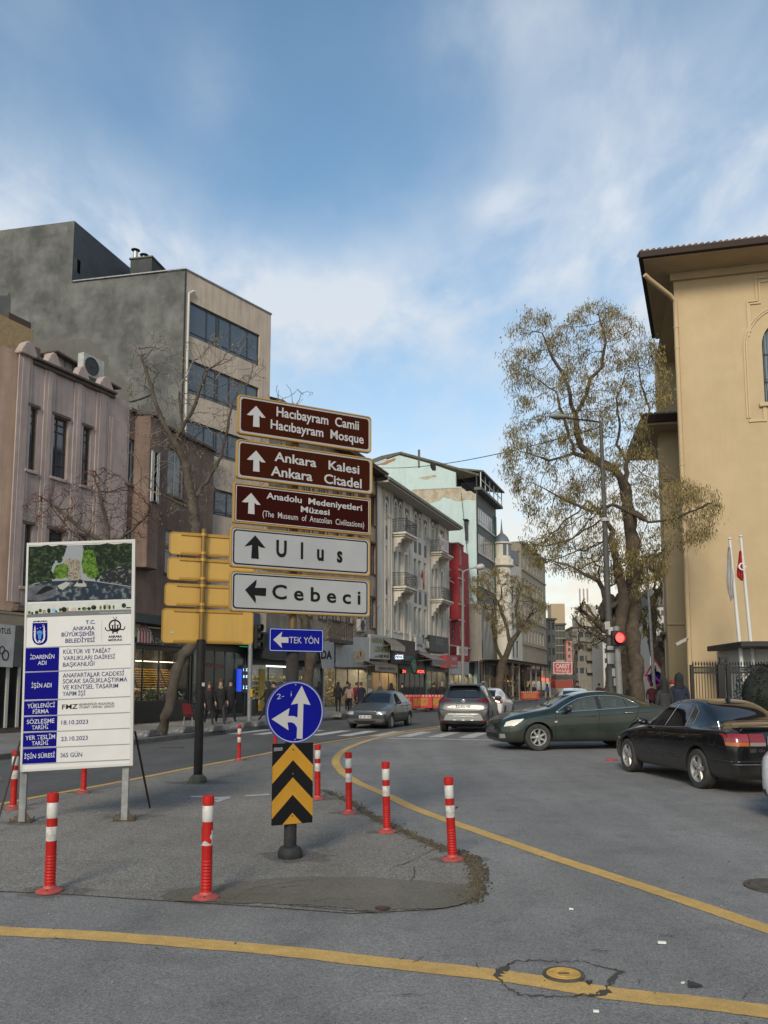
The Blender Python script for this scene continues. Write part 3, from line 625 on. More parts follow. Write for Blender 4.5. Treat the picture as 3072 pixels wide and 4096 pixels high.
# second direction sign seen from behind
b2 = gp(791, 3133); BF = Fac((b2.x, b2.y), 66)
bs = thing('direction_sign', 'signpost of four direction panels seen from their yellow backs on a black pole', 'direction sign', (b2.x, b2.y, .006), BF.rz)
MB().lathe([(.15,0),(.155,.05),(.13,.1),(.08,.14)], 20).build('foot', mat('mossy concrete foot', (.07,.075,.06), .9, col2=(.04,.04,.035), scale=9), bs, smooth=30)
MB().lathe([(.075,.1),(.075,2.4),(.06,2.405)], 20).build('pole', M_pole, bs, smooth=30)
zt_ = BF.sz(835,2122)[1]
MB().lathe([(.046,2.4),(.044,2.5),(.042,zt_),(.03,zt_+.02)], 16).build('upper_pole', mat('brass pole', (.17,.10,.025), .4, metal=.4), bs, smooth=30)
for k, (ul, ur, tp, bt) in enumerate(((662,1010,2137,2224),(658,1006,2237,2325),(649,1000,2340,2428),(641,1007,2440,2574))):
 s0 = BF.s(ul, .09); s1 = BF.s(ur, .09); z1 = BF.sz(800,tp,.09)[1]; z0 = BF.sz(800,bt,.09)[1]
 pn = MB().plate(rrect(s0,s1,z0,z1,.06), .085, .035).build('panel', M_goldl, bs, bevel=.006, seg=2, label=('top narrow panel','second narrow panel','third narrow panel','tall bottom panel')[k])
 MB().ring(rrect(s0-.006,s1+.006,z0-.006,z1+.006,.065), rrect(s0+.01,s1-.01,z0+.01,z1-.01,.052), .078, .046).build('frame', M_gold, pn)
 for z in (z0+.03, z1-.03):
  MB().box(s0+.19, -.05, .066, .082, z-.02, z+.02).box(.05, s1-.19, .066, .082, z-.02, z+.02).build('rail', M_gold, pn, bevel=.004)
  MB().lathe([(.044,z-.025),(.054,z-.022),(.054,z+.022),(.044,z+.025)], 16).box(-.10,.10,.06,.08,z-.018,z+.018).build('clamp', M_gold, pn, smooth=30)
 if k == 3: MB().box(s0+.14,s0+.2,.079,.083,z0+.16,z0+.185).build('sticker', M_lett, pn)
p_ = BF.sz(*ZJ(850,938), -.1)
MB().box(p_[0]-.0,p_[0]+.045,-.111,-.105,p_[1]-.03,p_[1]+.03).build('sticker', M_lett, bs)
# ------------------------------------------------------------------ notice board
bp = gp(85, 3293); NF = Fac((bp.x, bp.y), 84.5)
NZ = .006
nb = thing('notice_board', 'large white notice board on grey legs with a street picture and blue table', 'notice board', (bp.x, bp.y, NZ), NF.rz)
NO = -.05
def NB(u, v, off=NO): x, z = NF.sz(u, v, off); return (x, z-NZ)
tl, tr, br, bl = NB(108,2172), NB(541,2157), NB(531,3062), NB(80,3088)
def q4(s, t):   # s left->right, t top->bottom
 a = [tl[i] + (tr[i]-tl[i])*s for i in (0,1)]; b = [bl[i] + (br[i]-bl[i])*s for i in (0,1)]; return (a[0]+(b[0]-a[0])*t, a[1]+(b[1]-a[1])*t)
M_board = mat('white board face', (.52,.52,.525), .6, col2=(.49,.49,.495), scale=3, dirt=.12)
MB().plate([bl, br, tr, tl], NO, .05).build('board', M_board, nb, bevel=.006)
MB().ring([bl,br,tr,tl], [q4(.018,.990),q4(.972,.990),q4(.972,.012),q4(.018,.012)], NO-.006, .03).build('frame', mat('white frame', (.43,.43,.42), .5, dirt=.2), nb)
def reg(pts, Z): return [NB(*Z(*p)) for p in pts]
M_navy = mat('blue table print', (.002,.002,.15), .7, spec=.08); M_tabg = plain('grey rule print', (.20,.21,.23), .6); M_navt = plain('navy print', (.012,.025,.12), .5)
M_btext = plain('pale print on blue', (.45,.47,.52), .5)
y0 = NO-.0015
# table cells, measured on the photograph
rows = [((155,1040),(358,1040),(354,1180),(150,1186)), ((150,1192),(355,1184),(350,1350),(144,1356)), ((145,1364),(349,1356),(346,1446),(141,1452)),
  ((140,1458),(347,1452),(344,1542),(138,1548)), ((137,1556),(343,1550),(340,1636),(134,1642))]
for r_ in rows: MB().plate(reg(r_, ZB), y0, .003).build('blue_cell', M_navy, nb)
MB().plate(reg(((128,125),(313,120),(311,209),(124,215)), ZG), y0, .003).build('blue_cell', M_navy, nb)
for a, b in (((155,1040),(793,1018)), ((150,1188),(790,1161)), ((145,1360),(788,1333)), ((141,1455),(786,1429)), ((138,1552),(784,1524)), ((135,1648),(783,1620))):
 MB().plate(reg((a, b, (b[0], b[1]+6), (a[0], a[1]+6)), ZB), y0-.0005, .003).build('rule', M_tabg, nb)
MB().plate(reg(((124,215),(716,188),(716,194),(123,221)), ZG), y0-.0005, .003).build('rule', M_tabg, nb)
def tn(Z):
 def f(text, a, b, cap, wt=.006):
  (x0, z0), (x1, z1), (_, zc) = NB(*Z(*a)), NB(*Z(*b)), NB(*Z(a[0], a[1]-cap)); return (text, x0, x1, z0, zc-z0, z1-z0, wt)
 return f
B_, G_, R_ = tn(ZB), tn(ZG), tn(ZR)
letters('row_titles', nb, M_btext, [B_('İDARENİN', (182,1112), (328,1106), 24), B_('ADI', (228,1146), (280,1144), 24), B_('İŞİN ADI', (190,1284), (311,1280), 26),
 B_('YÜKLENİCİ', (165,1407), (331,1399), 25), B_('FİRMA', (198,1440), (294,1436), 24), B_('SÖZLEŞME', (162,1502), (328,1494), 25), B_('TARİHİ', (192,1536), (291,1530), 24),
 B_('YER TESLİM', (153,1599), (332,1590), 25), B_('TARİHİ', (192,1631), (291,1626), 24), G_('TARİHİ', (176,24), (270,20), 20), G_('İŞİN SÜRESİ', (134,187), (303,178), 24)][:-2] + [G_('İŞİN SÜRESİ', (134,187), (303,178), 24)], y0-.002)
letters('row_entries', nb, M_navt, [B_('KÜLTÜR VE TABİAT', (381,1079), (667,1070), 25), B_('VARLIKLARI DAİRESİ', (381,1118), (693,1107), 25), B_('BAŞKANLIĞI', (380,1157), (569,1149), 25),
 B_('ANAFARTALAR CADDESİ', (378,1223), (748,1208), 26), B_('SOKAK SAĞLIKLAŞTIRMA', (378,1258), (768,1245), 26), B_('VE KENTSEL TASARIM', (377,1294), (712,1283), 26), B_('YAPIM İŞİ', (377,1333), (514,1328), 26),
 B_('18.10.2023', (370,1506), (531,1500), 25), B_('23.10.2023', (368,1605), (529,1597), 25), G_('365 GÜN', (334,179), (454,175), 24)], y0-.002)
letters('heading', nb, M_navt, [R_('T.C.', (906,1232), (1040,1226), 50, .015), R_('ANKARA', (726,1320), (1032,1308), 52, .015), R_('BÜYÜKŞEHİR', (573,1404), (1034,1388), 55, .015), R_('BELEDİYESİ', (626,1490), (1034,1476), 55, .015)], y0-.002)
letters('heading', nb, M_black, [R_('ANKARA', (1222,1420), (1410,1414), 28, .04), R_('MİRAS', (1222,1468), (1410,1460), 28, .02), R_('ANKARA', (176,1206), (380,1198), 18, .05)], y0-.002)
letters('company_name', nb, M_black, [B_('FMZ', (374,1413), (468,1409), 28, .01), B_('MÜHENDİSLİK MÜŞAVİRLİK', (475,1391), (690,1384), 13, .0), B_('TİCARET  LİMİTED  ŞİRKETİ', (475,1408), (690,1402), 12, .0)], y0-.002)
# crest: shield, minarets, dome, star
cr = MB().plate(reg([(174,1218),(380,1212),(380,1420),(372,1462),(345,1498),(305,1518),(270,1522),(232,1516),(195,1490),(174,1450),(169,1410)], ZR), y0, .003).build('crest', M_navy, nb, label='navy shield with two minarets and a dome')
mb = MB()
for dx in (0, 137):
 for q in ([(195,1320),(200,1280),(207,1246),(214,1280),(218,1320)], [(188,1326),(224,1324),(220,1342),(192,1344)], [(194,1346),(216,1345),(216,1430),(240,1478),(268,1492),(262,1500),(225,1488),(200,1450),(192,1400)]):
  if dx:
   q = [(541 - x + 0, y-6) for x, y in q]
  mb.plate(reg(q, ZR), y0-.0012, .002)
st = [(270 + (28 if k % 2 == 0 else 11)*math.sin(k*math.pi/5), 1470 - (28 if k % 2 == 0 else 11)*math.cos(k*math.pi/5)) for k in range(10)]
mb.plate(reg(st, ZR), y0-.002, .002)
for x, y in ((240,1292),(282,1280),(315,1262),(318,1243)): mb.plate(reg([(x-12,y-8),(x,y),(x+14,y-6),(x+2,y+8)], ZR), y0-.0012, .002)
mb.build('white_emblem', M_btext, cr)
mb = MB(); mb.plate(reg([(228,1368)] + [(272-44*math.cos(t*math.pi/8), 1366-48*math.sin(t*math.pi/8)) for t in range(1,8)] + [(318,1364)], ZR), y0-.0012, .002)
mb.plate(reg([(244,1372),(304,1370),(296,1390),(292,1440),(254,1442),(250,1390)], ZR), y0-.0013, .002); mb.build('dome_emblem', plain('sky blue print', (.01,.16,.42), .5), cr)
# ring emblem
em = MB(); o_ = [(1312 + 88*math.cos(t), 1255 - 88*math.sin(t)) for t in [i*2*math.pi/28 for i in range(28)]]; i_ = [(1312 + 66*math.cos(t), 1255 - 66*math.sin(t)) for t in [i*2*math.pi/28 for i in range(28)]]
em.ring(reg(o_, ZR), reg(i_, ZR), y0, .002)
for q in ([(1172,1275),(1182,1272),(1192,1305),(1215,1320),(1260,1296),(1385,1292),(1420,1302),(1440,1290),(1446,1262),(1456,1262),(1450,1300),(1425,1318),(1390,1312),(1350,1316),(1350,1362),(1336,1362),(1338,1338),(1294,1340),(1294,1362),(1276,1364),(1276,1320),(1250,1322),(1212,1332),(1180,1312)],
          [(1270,1300),(1272,1262),(1262,1240),(1280,1246),(1296,1238),(1288,1262),(1290,1300)], [(1340,1300),(1342,1262),(1334,1238),(1350,1244),(1366,1234),(1358,1262),(1360,1300)], [(1308,1180),(1318,1180),(1326,1296),(1316,1296),(1313,1230),(1309,1296),(1300,1296)],
          [(1310,1180),(1285,1130),(1290,1128),(1315,1172),(1338,1126),(1343,1128),(1320,1184)]): em.plate(reg(q, ZR), y0-.001, .002)
em.build('ring_emblem', M_black, nb)
MB().plate(reg([(1130,1175),(1133,1175),(1131,1470),(1128,1470)], ZR), y0, .002).build('rule', M_tabg, nb)
# street picture printed on the top half: flat cut-outs on the print
def pl(name, pts, col, k, m=None, Z=ZR, parent=None): return MB().plate(reg(pts, Z), y0-.0005*k, .001).build(name, m or plain('print %s' % name, col, .6), parent)
pic = pl('street_picture', [(112,160),(1556,112),(1548,886),(95,930)], (.22,.24,.26), 0, parent=nb)
M_leafp = mat('print of dark leaves', (.012,.018,.014), .6, col2=(.05,.085,.035), scale=26, lo=.48, hi=.7); M_leafg = mat('print of sunlit leaves', (.10,.18,.03), .6, col2=(.02,.045,.012), scale=30, lo=.4, hi=.62)
def blob(pts, n=6, j=16):
 out = []; rnd = random.Random(3)
 for a, b in zip(pts, pts[1:] + pts[:1]):
  for k in range(n): out.append((a[0]+(b[0]-a[0])*k/n + (rnd.uniform(-j,j) if k else 0), a[1]+(b[1]-a[1])*k/n + (rnd.uniform(-j,j) if k else 0)))
 return out
pl('printed_road', [(101,700),(380,640),(800,625),(1010,640),(1550,720),(1548,884),(96,926)], 0, 1, mat('print of road', (.02,.03,.045), .6, col2=(.16,.18,.19), scale=14, lo=.52, hi=.68), parent=pic)
pl('printed_lane', [(520,700),(640,645),(690,665),(672,700),(590,760),(545,740)], (.30,.30,.28), 2, parent=pic)
pl('printed_lane', [(740,710),(800,640),(870,628),(925,700),(905,716)], (.32,.33,.32), 2, parent=pic)
bd_ = pl('printed_house', [(600,374),(680,330),(686,312),(700,312),(704,330),(740,345),(780,322),(790,338),(832,360),(840,620),(660,622)], 0, 2, mat('print of facade', (.24,.22,.17), .6, col2=(.10,.09,.08), scale=40, lo=.45, hi=.6), parent=pic)
pl('printed_trees', blob([(112,160),(640,142),(620,250),(560,380),(480,360),(430,480),(500,600),(400,640),(101,700)]), 0, 3, M_leafp, parent=pic)
pl('printed_trees', blob([(860,140),(1556,114),(1552,420),(1200,480),(1100,600),(1050,640),(1000,560),(880,300)]), 0, 3, M_leafp, parent=pic)
pl('printed_trees', blob([(870,220),(1010,200),(1060,400),(1100,560),(980,600),(860,520),(850,380)],5,12), 0, 4, M_leafg, parent=pic)
pl('printed_trees', blob([(500,420),(600,390),(670,440),(650,590),(520,600),(440,560)],5,10), 0, 3, M_leafg, parent=pic)
pl('printed_arcade', [(1160,500),(1550,410),(1550,710),(1100,640),(1110,590)], 0, 4, mat('print of arcade', (.02,.022,.025), .6, col2=(.12,.13,.13), scale=20, lo=.55, hi=.6), parent=pic)
pl('printed_car', [(98,900),(96,780),(180,710),(300,690),(430,690),(490,720),(500,790),(470,860),(400,880),(280,912)], 0, 4, mat('print of car', (.05,.055,.065), .5, col2=(.10,.11,.13), scale=8), parent=pic)
pl('printed_car_window', [(205,830),(300,740),(360,705),(440,712),(470,745),(380,780),(300,815)], (.012,.014,.018), 5, parent=pic)
pl('printed_car', [(800,668),(806,628),(826,616),(856,616),(868,632),(870,668)], (.02,.02,.022), 4, parent=pic)
p2 = pl('skyline_picture', [(94,950),(1548,892),(1546,1088),(88,1142)], 0, 0, mat('print of pale sky', (.40,.42,.41), .6, col2=(.47,.48,.46), scale=12), parent=nb)
pl('printed_ground', [(90,1100),(700,1050),(1546,1028),(1546,1088),(88,1142)], (.14,.145,.15), 1, parent=p2)
for k, (x, y, w_, h_) in enumerate([(130,1072,22,24),(170,1080,16,18),(232,1072,26,26),(280,1045,24,28),(400,1045,26,34),(500,1055,14,16),(555,1035,18,26),(608,1030,40,36),(820,1022,20,18),(890,1018,36,24),(955,1018,28,22),(1020,1002,38,34),(1115,1005,16,30),(1170,1000,18,32),(1240,1000,16,30),(1295,998,14,30),(1436,975,32,34),(1500,1005,40,10)]):
 pl('printed_trees', circ(x, y, h_, 9, w_), 0, 2, M_leafp if k % 3 else M_leafg, parent=p2)
for x, y, w_, h_, c in ((335,1062,22,26,(.25,.2,.16)),(468,1050,26,30,(.2,.35,.45)),(655,1030,18,26,(.3,.2,.14)),(745,1030,34,24,(.4,.33,.28)),(1200,995,50,30,(.3,.3,.2))): pl('printed_house', [(x-w_,y-h_),(x+w_,y-h_-2),(x+w_,y+h_-6),(x-w_,y+h_)], c, 1.5, parent=p2, m=plain('print house %d' % x, c, .6))
letters('caption', nb, M_btext, [R_('Anafartalar Caddesi Kuzeydoğu Silüeti', (1102,1084), (1532,1070), 16, -.005)], y0-.002)
# legs, feet, props
for k, (u, v) in enumerate(((85,3293),(515,3272))):
 x, z = NF.sz(u, v, 0); p = gp(u, v); dx = (p - NF.A).dot(NF.d); dy = (p - NF.A).dot(NF.n)
 zt_ = NB(*( (100,3080) if k == 0 else (520,3066)))[1] + .2
 lg = MB().box(dx-.04, dx+.04, .0, .05, 0, zt_+1.6).build('leg', M_steel, nb, bevel=.004)
 M_ft = mat('rusty foot plate', (.11,.085,.055), .8, metal=.2, col2=(.05,.04,.03), scale=18)
 mb = MB().box(dx-.13,dx+.13,-.07,.12,0,.012)
 for s in (-1,1): mb.prism([(dx+s*.04,.02,.012),(dx+s*.12,.02,.012),(dx+s*.04,.02,.12)], (0,.012,0))
 mb.build('foot_plate', M_ft, lg)
 for sx in (-.11,.11):
  for sy in (-.05,.1): MB().lathe([(.008,0),(.008,.05),(.004,.052)], 6, (dx+sx,sy,.01)).build('anchor_bolt', M_ft, lg)
M_prop = mat('maroon rusty steel', (.045,.016,.013), .6, col2=(.03,.02,.02), scale=12)
for a, b in (((292,1580),(324,1747)), ((44,1600),(-12,1800))):
 q = gp(*ZP(*b)); fx, fy = (q - NF.A).dot(NF.d), (q - NF.A).dot(NF.n); hx, hz = NF.sz(*ZP(*a), .05)
 MB().tube([(hx,.04,hz-NZ+.0),(fx,fy,0)], .014, 6).build('prop', M_prop, nb)
# darker see-through sheets round the feet of posts
M_footdark = mat('dark ground sheet', (.045,.040,.034), 1., alpha=.22)
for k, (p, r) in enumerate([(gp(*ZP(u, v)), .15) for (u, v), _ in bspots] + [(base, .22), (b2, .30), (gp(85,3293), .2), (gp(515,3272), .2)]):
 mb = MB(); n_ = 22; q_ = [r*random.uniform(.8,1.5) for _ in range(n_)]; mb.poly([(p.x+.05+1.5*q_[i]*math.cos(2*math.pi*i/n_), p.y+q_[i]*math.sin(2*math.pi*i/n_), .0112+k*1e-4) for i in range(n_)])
 mb.build('foot_sheet', M_footdark, kind='structure', fix=False)
# ------------------------------------------------------------------ building kit
M_glass = mat('window glass', (.04,.06,.085), .06, spec=1., bump=.04, bscale=2.5)
M_glass2 = mat('pale curtained glass', (.20,.20,.19), .12, col2=(.09,.09,.09), scale=1.5, spec=.8)
M_glassd = mat('dim shop glass', (.012,.013,.014), .08, spec=.6)
def wall_holes(mb, x0, x1, z0, z1, holes, depth=.25, y=0., mi=0, reveal=None):
 xs = sorted({x0, x1} | {min(max(h[i], x0), x1) for h in holes for i in (0,1)}); zs = sorted({z0, z1} | {min(max(h[i], z0), z1) for h in holes for i in (2,3)})
 for a, b in zip(xs, xs[1:]):
  if b - a < 1e-6: continue
  for c, d in zip(zs, zs[1:]):
   if d - c < 1e-6: continue
   mx, mz = (a+b)/2, (c+d)/2
   if any(h[0] < mx < h[1] and h[2] < mz < h[3] for h in holes): continue
   mb.poly([(a,y,c),(b,y,c),(b,y,d),(a,y,d)], mi)
 for h in holes:
  a, b, c, d = h; Y = y + depth; r = mi if reveal is None else reveal
  mb.poly([(a,y,c),(a,Y,c),(a,Y,d),(a,y,d)], r); mb.poly([(b,y,c),(b,y,d),(b,Y,d),(b,Y,c)], r)
  mb.poly([(a,y,d),(a,Y,d),(b,Y,d),(b,y,d)], r); mb.poly([(a,y,c),(b,y,c),(b,Y,c),(a,Y,c)], r)
def shell(mb, x0, x1, z0, z1, D, y=0., mi=0, left=True, back=True):
 if left: mb.poly([(x0,y,z0),(x0,y,z1),(x0,y+D,z1),(x0,y+D,z0)], mi)
 mb.poly([(x1,y,z0),(x1,y+D,z0),(x1,y+D,z1),(x1,y,z1)], mi); mb.poly([(x0,y+D,z0),(x0,y+D,z1),(x1,y+D,z1),(x1,y+D,z0)], mi)
 mb.poly([(x0,y,z1),(x1,y,z1),(x1,y+D,z1),(x0,y+D,z1)], mi)
WC = {}
def window(parent, x, z, w, h, cols=(.5,), rows=(), fw=.06, m=None, pane=None, y=.16, sill=None, name='window'):
 """a frame with mullions (part) and its pane (sub-part); alike ones share meshes"""
 key = (round(w,2), round(h,2), cols, rows, fw, m.name, (pane or M_glass).name)
 if key not in WC:
  mb = MB().ring([(w,h),(0,h),(0,0),(w,0)], [(w-fw,h-fw),(fw,h-fw),(fw,fw),(w-fw,fw)], 0, .05)
  for c in cols: mb.box(w*c-fw*.4, w*c+fw*.4, .003, .047, fw, h-fw)
  for r in rows:
   e = [0] + list(cols) + [1]
   for a, b in zip(e, e[1:]): mb.box(w*a+fw*.4, w*b-fw*.4, .005, .045, h*r-fw*.35, h*r+fw*.35)
  f = mb.mesh('window', m); p = MB().box(.01, w-.01, .028, .034, .01, h-.01).mesh('pane', pane or M_glass); WC[key] = (f, p)
 f, p = WC[key]; o = link(name, f, parent, (x, y, z)); link('pane', p, o)
 if sill: MB().box(-.06, w+.06, -y-.08, -y+.12, -.09, -.005).build('sill', sill, o)
 return o
def ac_unit(F, x, z, off, label, w=.8, h=.55, group='air conditioners on the facades'):
 t = thing('air_conditioner', label, 'air conditioner', F.pt(x, off, z), F.rz, group)
 MB().box(0,w,-.3,0,0,h).build('casing', mat('dirty white casing', (.42,.42,.40), .6, col2=(.3,.3,.28), scale=4, dirt=.3), t, bevel=.015)
 mb = MB(); mb.lathe([(h*.42,-.302),(h*.42,-.32),(h*.38,-.32),(h*.38,-.305)], 20, (w*.4,0,h*.5), axis='y'); mb.lathe([(h*.08,-.302),(h*.08,-.33)], 10, (w*.4,0,h*.5), axis='y')
 for k in range(3):
  a = k*2.1; mb.box(w*.4-.02, w*.4+.02, -.312,-.306, h*.5-.01, h*.5+.01)
 mb.build('fan', mat('fan black', (.02,.02,.02), .5), t)
 MB().box(.05,.1,-.35,.0,-.06,0).box(w-.1,w-.05,-.35,0,-.06,0).build('bracket', M_steel, t)
 return t
def downpipe(F, path, r, name, m, parent):
 mb = MB().tube(path, r, 8); k = len(path)
 return mb.build(name, m, parent, smooth=60)
ML = Fac((-9.96, 33.0), 20.5)      # the street line of the left row
# ---------------- pink building
M_pink = mat('pink render', (.40,.325,.305), .9, col2=(.32,.26,.245), scale=1.2, bump=.35, bscale=25, streak=.45, streakcol=(.07,.055,.05), dirt=.18)
M_wood = mat('old brown wood', (.045,.026,.016), .7, col2=(.07,.04,.025), scale=9)
M_stone = mat('weathered cornice', (.10,.075,.065), .9, col2=(.06,.05,.045), scale=3, bump=.3)
C = ML.pt(ML.s(480)); d_ = Vector((math.sin(R(25.4)), math.cos(R(25.4)), 0))
# walk back from the corner until the left end stands at the photograph's column
t_ = 0
while True:
 p = C - d_*t_
 if 1536 + FL*p.x/p.y < 78: break
 t_ += .02
PF = Fac((p.x, p.y), 25.4); PW = t_
pk = thing('pink_building', 'pink rendered building with fluted pilasters and brown wooden windows at the left edge', 'building', PF.A, PF.rz)
def q(F, Z, x, y, off=0.): return F.sz(*Z(x, y), off)
ztop = q(PF, ZA, 230, 905)[1]; wins = []
for Z, x0, x1, yt, yb in ((ZA,168,232,1158,1548),(ZA,316,418,1218,1600),(ZA,494,552,1290,1640)):
 s0, s1 = q(PF,Z,x0,yt)[0], q(PF,Z,x1,yt)[0]; zt_ = q(PF,Z,x0,yt)[1]; zb_ = q(PF,Z,x0,yb)[1]; wins.append([s0,s1,zb_,zt_])
zt_ = sum(w_[3] for w_ in wins)/3; zb_ = sum(w_[2] for w_ in wins)/3
for w_ in wins: w_[2], w_[3] = zb_, zt_
low = q(PF, ZB, 130, 290)[1]; lob = q(PF, ZB, 115, 668)[1]
holes = [tuple(w_) for w_ in wins] + [(w_[0], w_[1], lob, low) for w_ in wins]
zshop = q(PF, ZK, 100, 452)[1]
mb = MB(); wall_holes(mb, 0, PW, zshop, ztop, holes, .24)
shell(mb, 0, PW, zshop, ztop, 9); mb.build('wall', M_pink, pk)
# return wall on the left, in a warmer render tone
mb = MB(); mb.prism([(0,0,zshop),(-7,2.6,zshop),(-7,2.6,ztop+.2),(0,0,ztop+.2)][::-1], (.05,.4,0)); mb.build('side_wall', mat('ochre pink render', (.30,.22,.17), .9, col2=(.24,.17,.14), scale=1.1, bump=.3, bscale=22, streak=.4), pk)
for (x0, x1, yh, kind) in ((95,182,758,1),(258,325,905,1),(442,503,1010,1),(578,652,1090,1),(655,722,1190,0)):
 s0, s1 = q(PF,ZA,x0,1200)[0], q(PF,ZA,x1,1200)[0]
 if kind == 0: s1 = PW
 m_ = MB(); zt_ = ztop + (.02 if kind else -.9)
 m_.box(s0, s1, -.045, -.002, zshop+.3, zt_).box(s0+.14, s1-.14, -.07, -.047, zshop+.3, zt_)
 m_.build('pilaster', M_pink, pk, bevel=.015)
 if kind:
  cxp, hwp = (s0+s1)/2, (s1-s0)/2+.06; hh_ = .40
  pts = [(cxp-hwp,ztop+.022),(cxp+hwp,ztop+.022),(cxp+hwp,ztop+.14)] + [(cxp+hwp*.8*math.cos(a), ztop+.14+hh_*math.sin(a)) for a in [i*math.pi/8 for i in range(1,8)]] + [(cxp-hwp,ztop+.14)]
  MB().plate(pts, -.2, .34).build('merlon', M_pink, pk, bevel=.03)
segs = [0, *[v for x in (182,258,325,442,503,578,652) for v in [q(PF,ZA,x,1200)[0]]], PW]
m_ = MB()
m_.box(-.05, PW-.9, -.22, .3, ztop+.002, ztop+.10); m_.box(-.02, PW-.9, -.12,-.003, ztop-.14, ztop-.002); m_.build('coping', M_stone, pk, bevel=.02)
for (a,b,c,d) in holes:
 window(pk, a+.003, c+.003, b-a-.006, d-c-.006, (.5,) if b-a > .9 else (.45,), (.22,.44,.76,.88), .075, M_wood, y=.12)
 MB().box(a-.05,b+.05,-.07,-.003,d+.003,d+.10).build('lintel', M_stone, pk)
 MB().box(a-.06,b+.06,-.10,.10,c-.11,c-.003).build('sill', M_pink, pk, bevel=.01)
m_ = MB(); m_.box(-.4, PW, -.28, -.003, zshop-.0, zshop+.12).box(-.3, PW, -.2, -.004, zshop+.123, zshop+.24).build('cornice', M_stone, pk, bevel=.02)
MB().box(-3.2, PW-.01, -.9, -.29, zshop-.62, zshop-.2).box(-3.2, PW-.01, -.92, -.3, zshop-.197, zshop-.12).build('shop_beam', mat('beige beam', (.22,.19,.14), .8, dirt=.3), pk)
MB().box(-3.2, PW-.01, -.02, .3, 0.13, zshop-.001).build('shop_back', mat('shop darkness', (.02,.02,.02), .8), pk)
MB().box(-3.2, PW-.03, -.8, -.03, 0.14, .3).build('shop_plinth', M_stone, pk)
for x in (q(PF,ZK,50,2000,-.8)[0], q(PF,ZK,195,2000,-.8)[0], PW-1.2): MB().box(x-.05,x+.05,-.86,-.78,.3,zshop-.63).build('shop_post', plain('pale shop frame', (.35,.35,.34), .5), pk)
mb = MB(); mb.box(-3.2, PW-.1, -.815,-.805,.31,zshop-.64); mb.build('shop_glass', M_glassd, pk)
x0 = q(PF,ZK,35,1990,-.7)[0]; MB().box(x0,x0+1.2,-.75,-.3,.32,.62).build('display_box', plain('turquoise display', (.01,.16,.26), .5), pk)
# rooftop: annex, air conditioner, brown hut, tank
hut = MB(); a0, z_ = q(PF,ZA,345,985,1.5); a1, _ = q(PF,ZA,655,985,1.5)
rb = thing('rooftop_annex', 'white roof hut with a sloping metal roof above the pink parapet', 'roof hut', PF.pt(a0,1.6,ztop-.2), PF.rz)
hz_ = q(PF,ZA,420,900,1.6)[1]-ztop+.2
MB().box(0,a1-a0,0,2.4,0,hz_).build('wall', mat('white plaster', (.42,.41,.38), .8, dirt=.3), rb)
MB().prism([(-.3,-.35,hz_+.003),(a1-a0+.5,-.35,hz_-.35),(a1-a0+.5,2.8,hz_-.05),(-.3,2.8,hz_+.25)], (0,0,.07)).build('roof', mat('rusty roof sheet', (.07,.06,.055), .7, col2=(.12,.08,.06), scale=5), rb)
MB().box((a1-a0)*.15,(a1-a0)*.18,-.01,-.003,.1,hz_-.05).box((a1-a0)*.3,(a1-a0)*.33,-.01,-.003,.1,hz_-.05).build('frame', M_steel, rb)
x_, z_ = q(PF,ZA,480,1020,.6); ac_unit(PF, x_, q(PF,ZA,540,1025,.75)[1]+.1, .75, 'white air conditioner standing behind the pink parapet', 1.1, .85)
x_, _ = q(PF,ZA,600,1030,.6); MB().box(0,.6,0,.4,0,.35).build('water_tank', plain('blue tank', (.02,.14,.26), .5), loc=PF.pt(x_,.8,q(PF,ZA,625,1065,.8)[1]), rz=PF.rz, label='small blue tank behind the pink parapet', cat='tank')
x_, z_ = q(PF,ZA,20,760,.5)
MB().box(-2.2,.4,.5,1.6,ztop,ztop+1.35).build('chimney', mat('ochre brick', (.33,.24,.12), .9, col2=(.24,.17,.1), scale=6, bump=.6, bscale=12), pk)
MB().box(-.35,.62,.9,2.3,ztop,ztop+1.8).build('roof_hut', mat('dark brown shed', (.05,.035,.028), .8), pk)
for x in (185,270):
 s_ = q(PF,ZA,x,880,1.2)[0]; MB().box(s_,s_+1.1,1.2,2.0,ztop-.2,ztop+.85).box(s_+.35,s_+.6,1.4,1.65,ztop+.853,ztop+1.25).build('chimney', mat('ochre render', (.22,.18,.13), .9, col2=(.14,.1,.08), scale=3, dirt=.5), pk)
MB().box(1.0,PW-1.0,.9,4,ztop-.4,ztop+.1).build('roof', M_wood, pk)
# wedding shop banner under the beam
bn = thing('shop_banner', 'white banner with two wedding rings hanging under the beam at the left edge', 'banner', PF.A, PF.rz)
def bpoly(F, pts, Z, off, y, t, name, m, parent, **k): return MB().plate([F.sz(*Z(*p), off) for p in pts], y, t).build(name, m, parent, **k)
bo = -1.0
M_cloth = mat('banner cloth', (.36,.36,.37), .8, col2=(.27,.27,.28), scale=2, bump=.2, bscale=6)
bpoly(PF, [(-400,560),(197,640),(160,1168),(-400,1140)], ZK, bo, bo, .02, 'cloth', M_cloth, bn)
letters('lettering', bn, M_black, [ptext(PF, 'OTUS', ZK(-50,735), ZK(133,745), 22, .01, bo)], bo-.004)
for (cx, cy, r1, t) in ((25,950,48,0),(68,1015,62,0)):
 c = PF.sz(*ZK(cx,cy), bo); r = r1/3.16/FL*28.5*.9
 MB().ring(circ(c[0],c[1],r*1.15,24,r*.9), circ(c[0],c[1],r*.85,24,r*.62), bo-.006, .004).build('ring_print', mat('ring print', (.03,.03,.035), .3, metal=.3), bn)
b3 = thing('shop_banner', 'dark grey banner with faint circles beside the wedding banner', 'banner', PF.A, PF.rz)
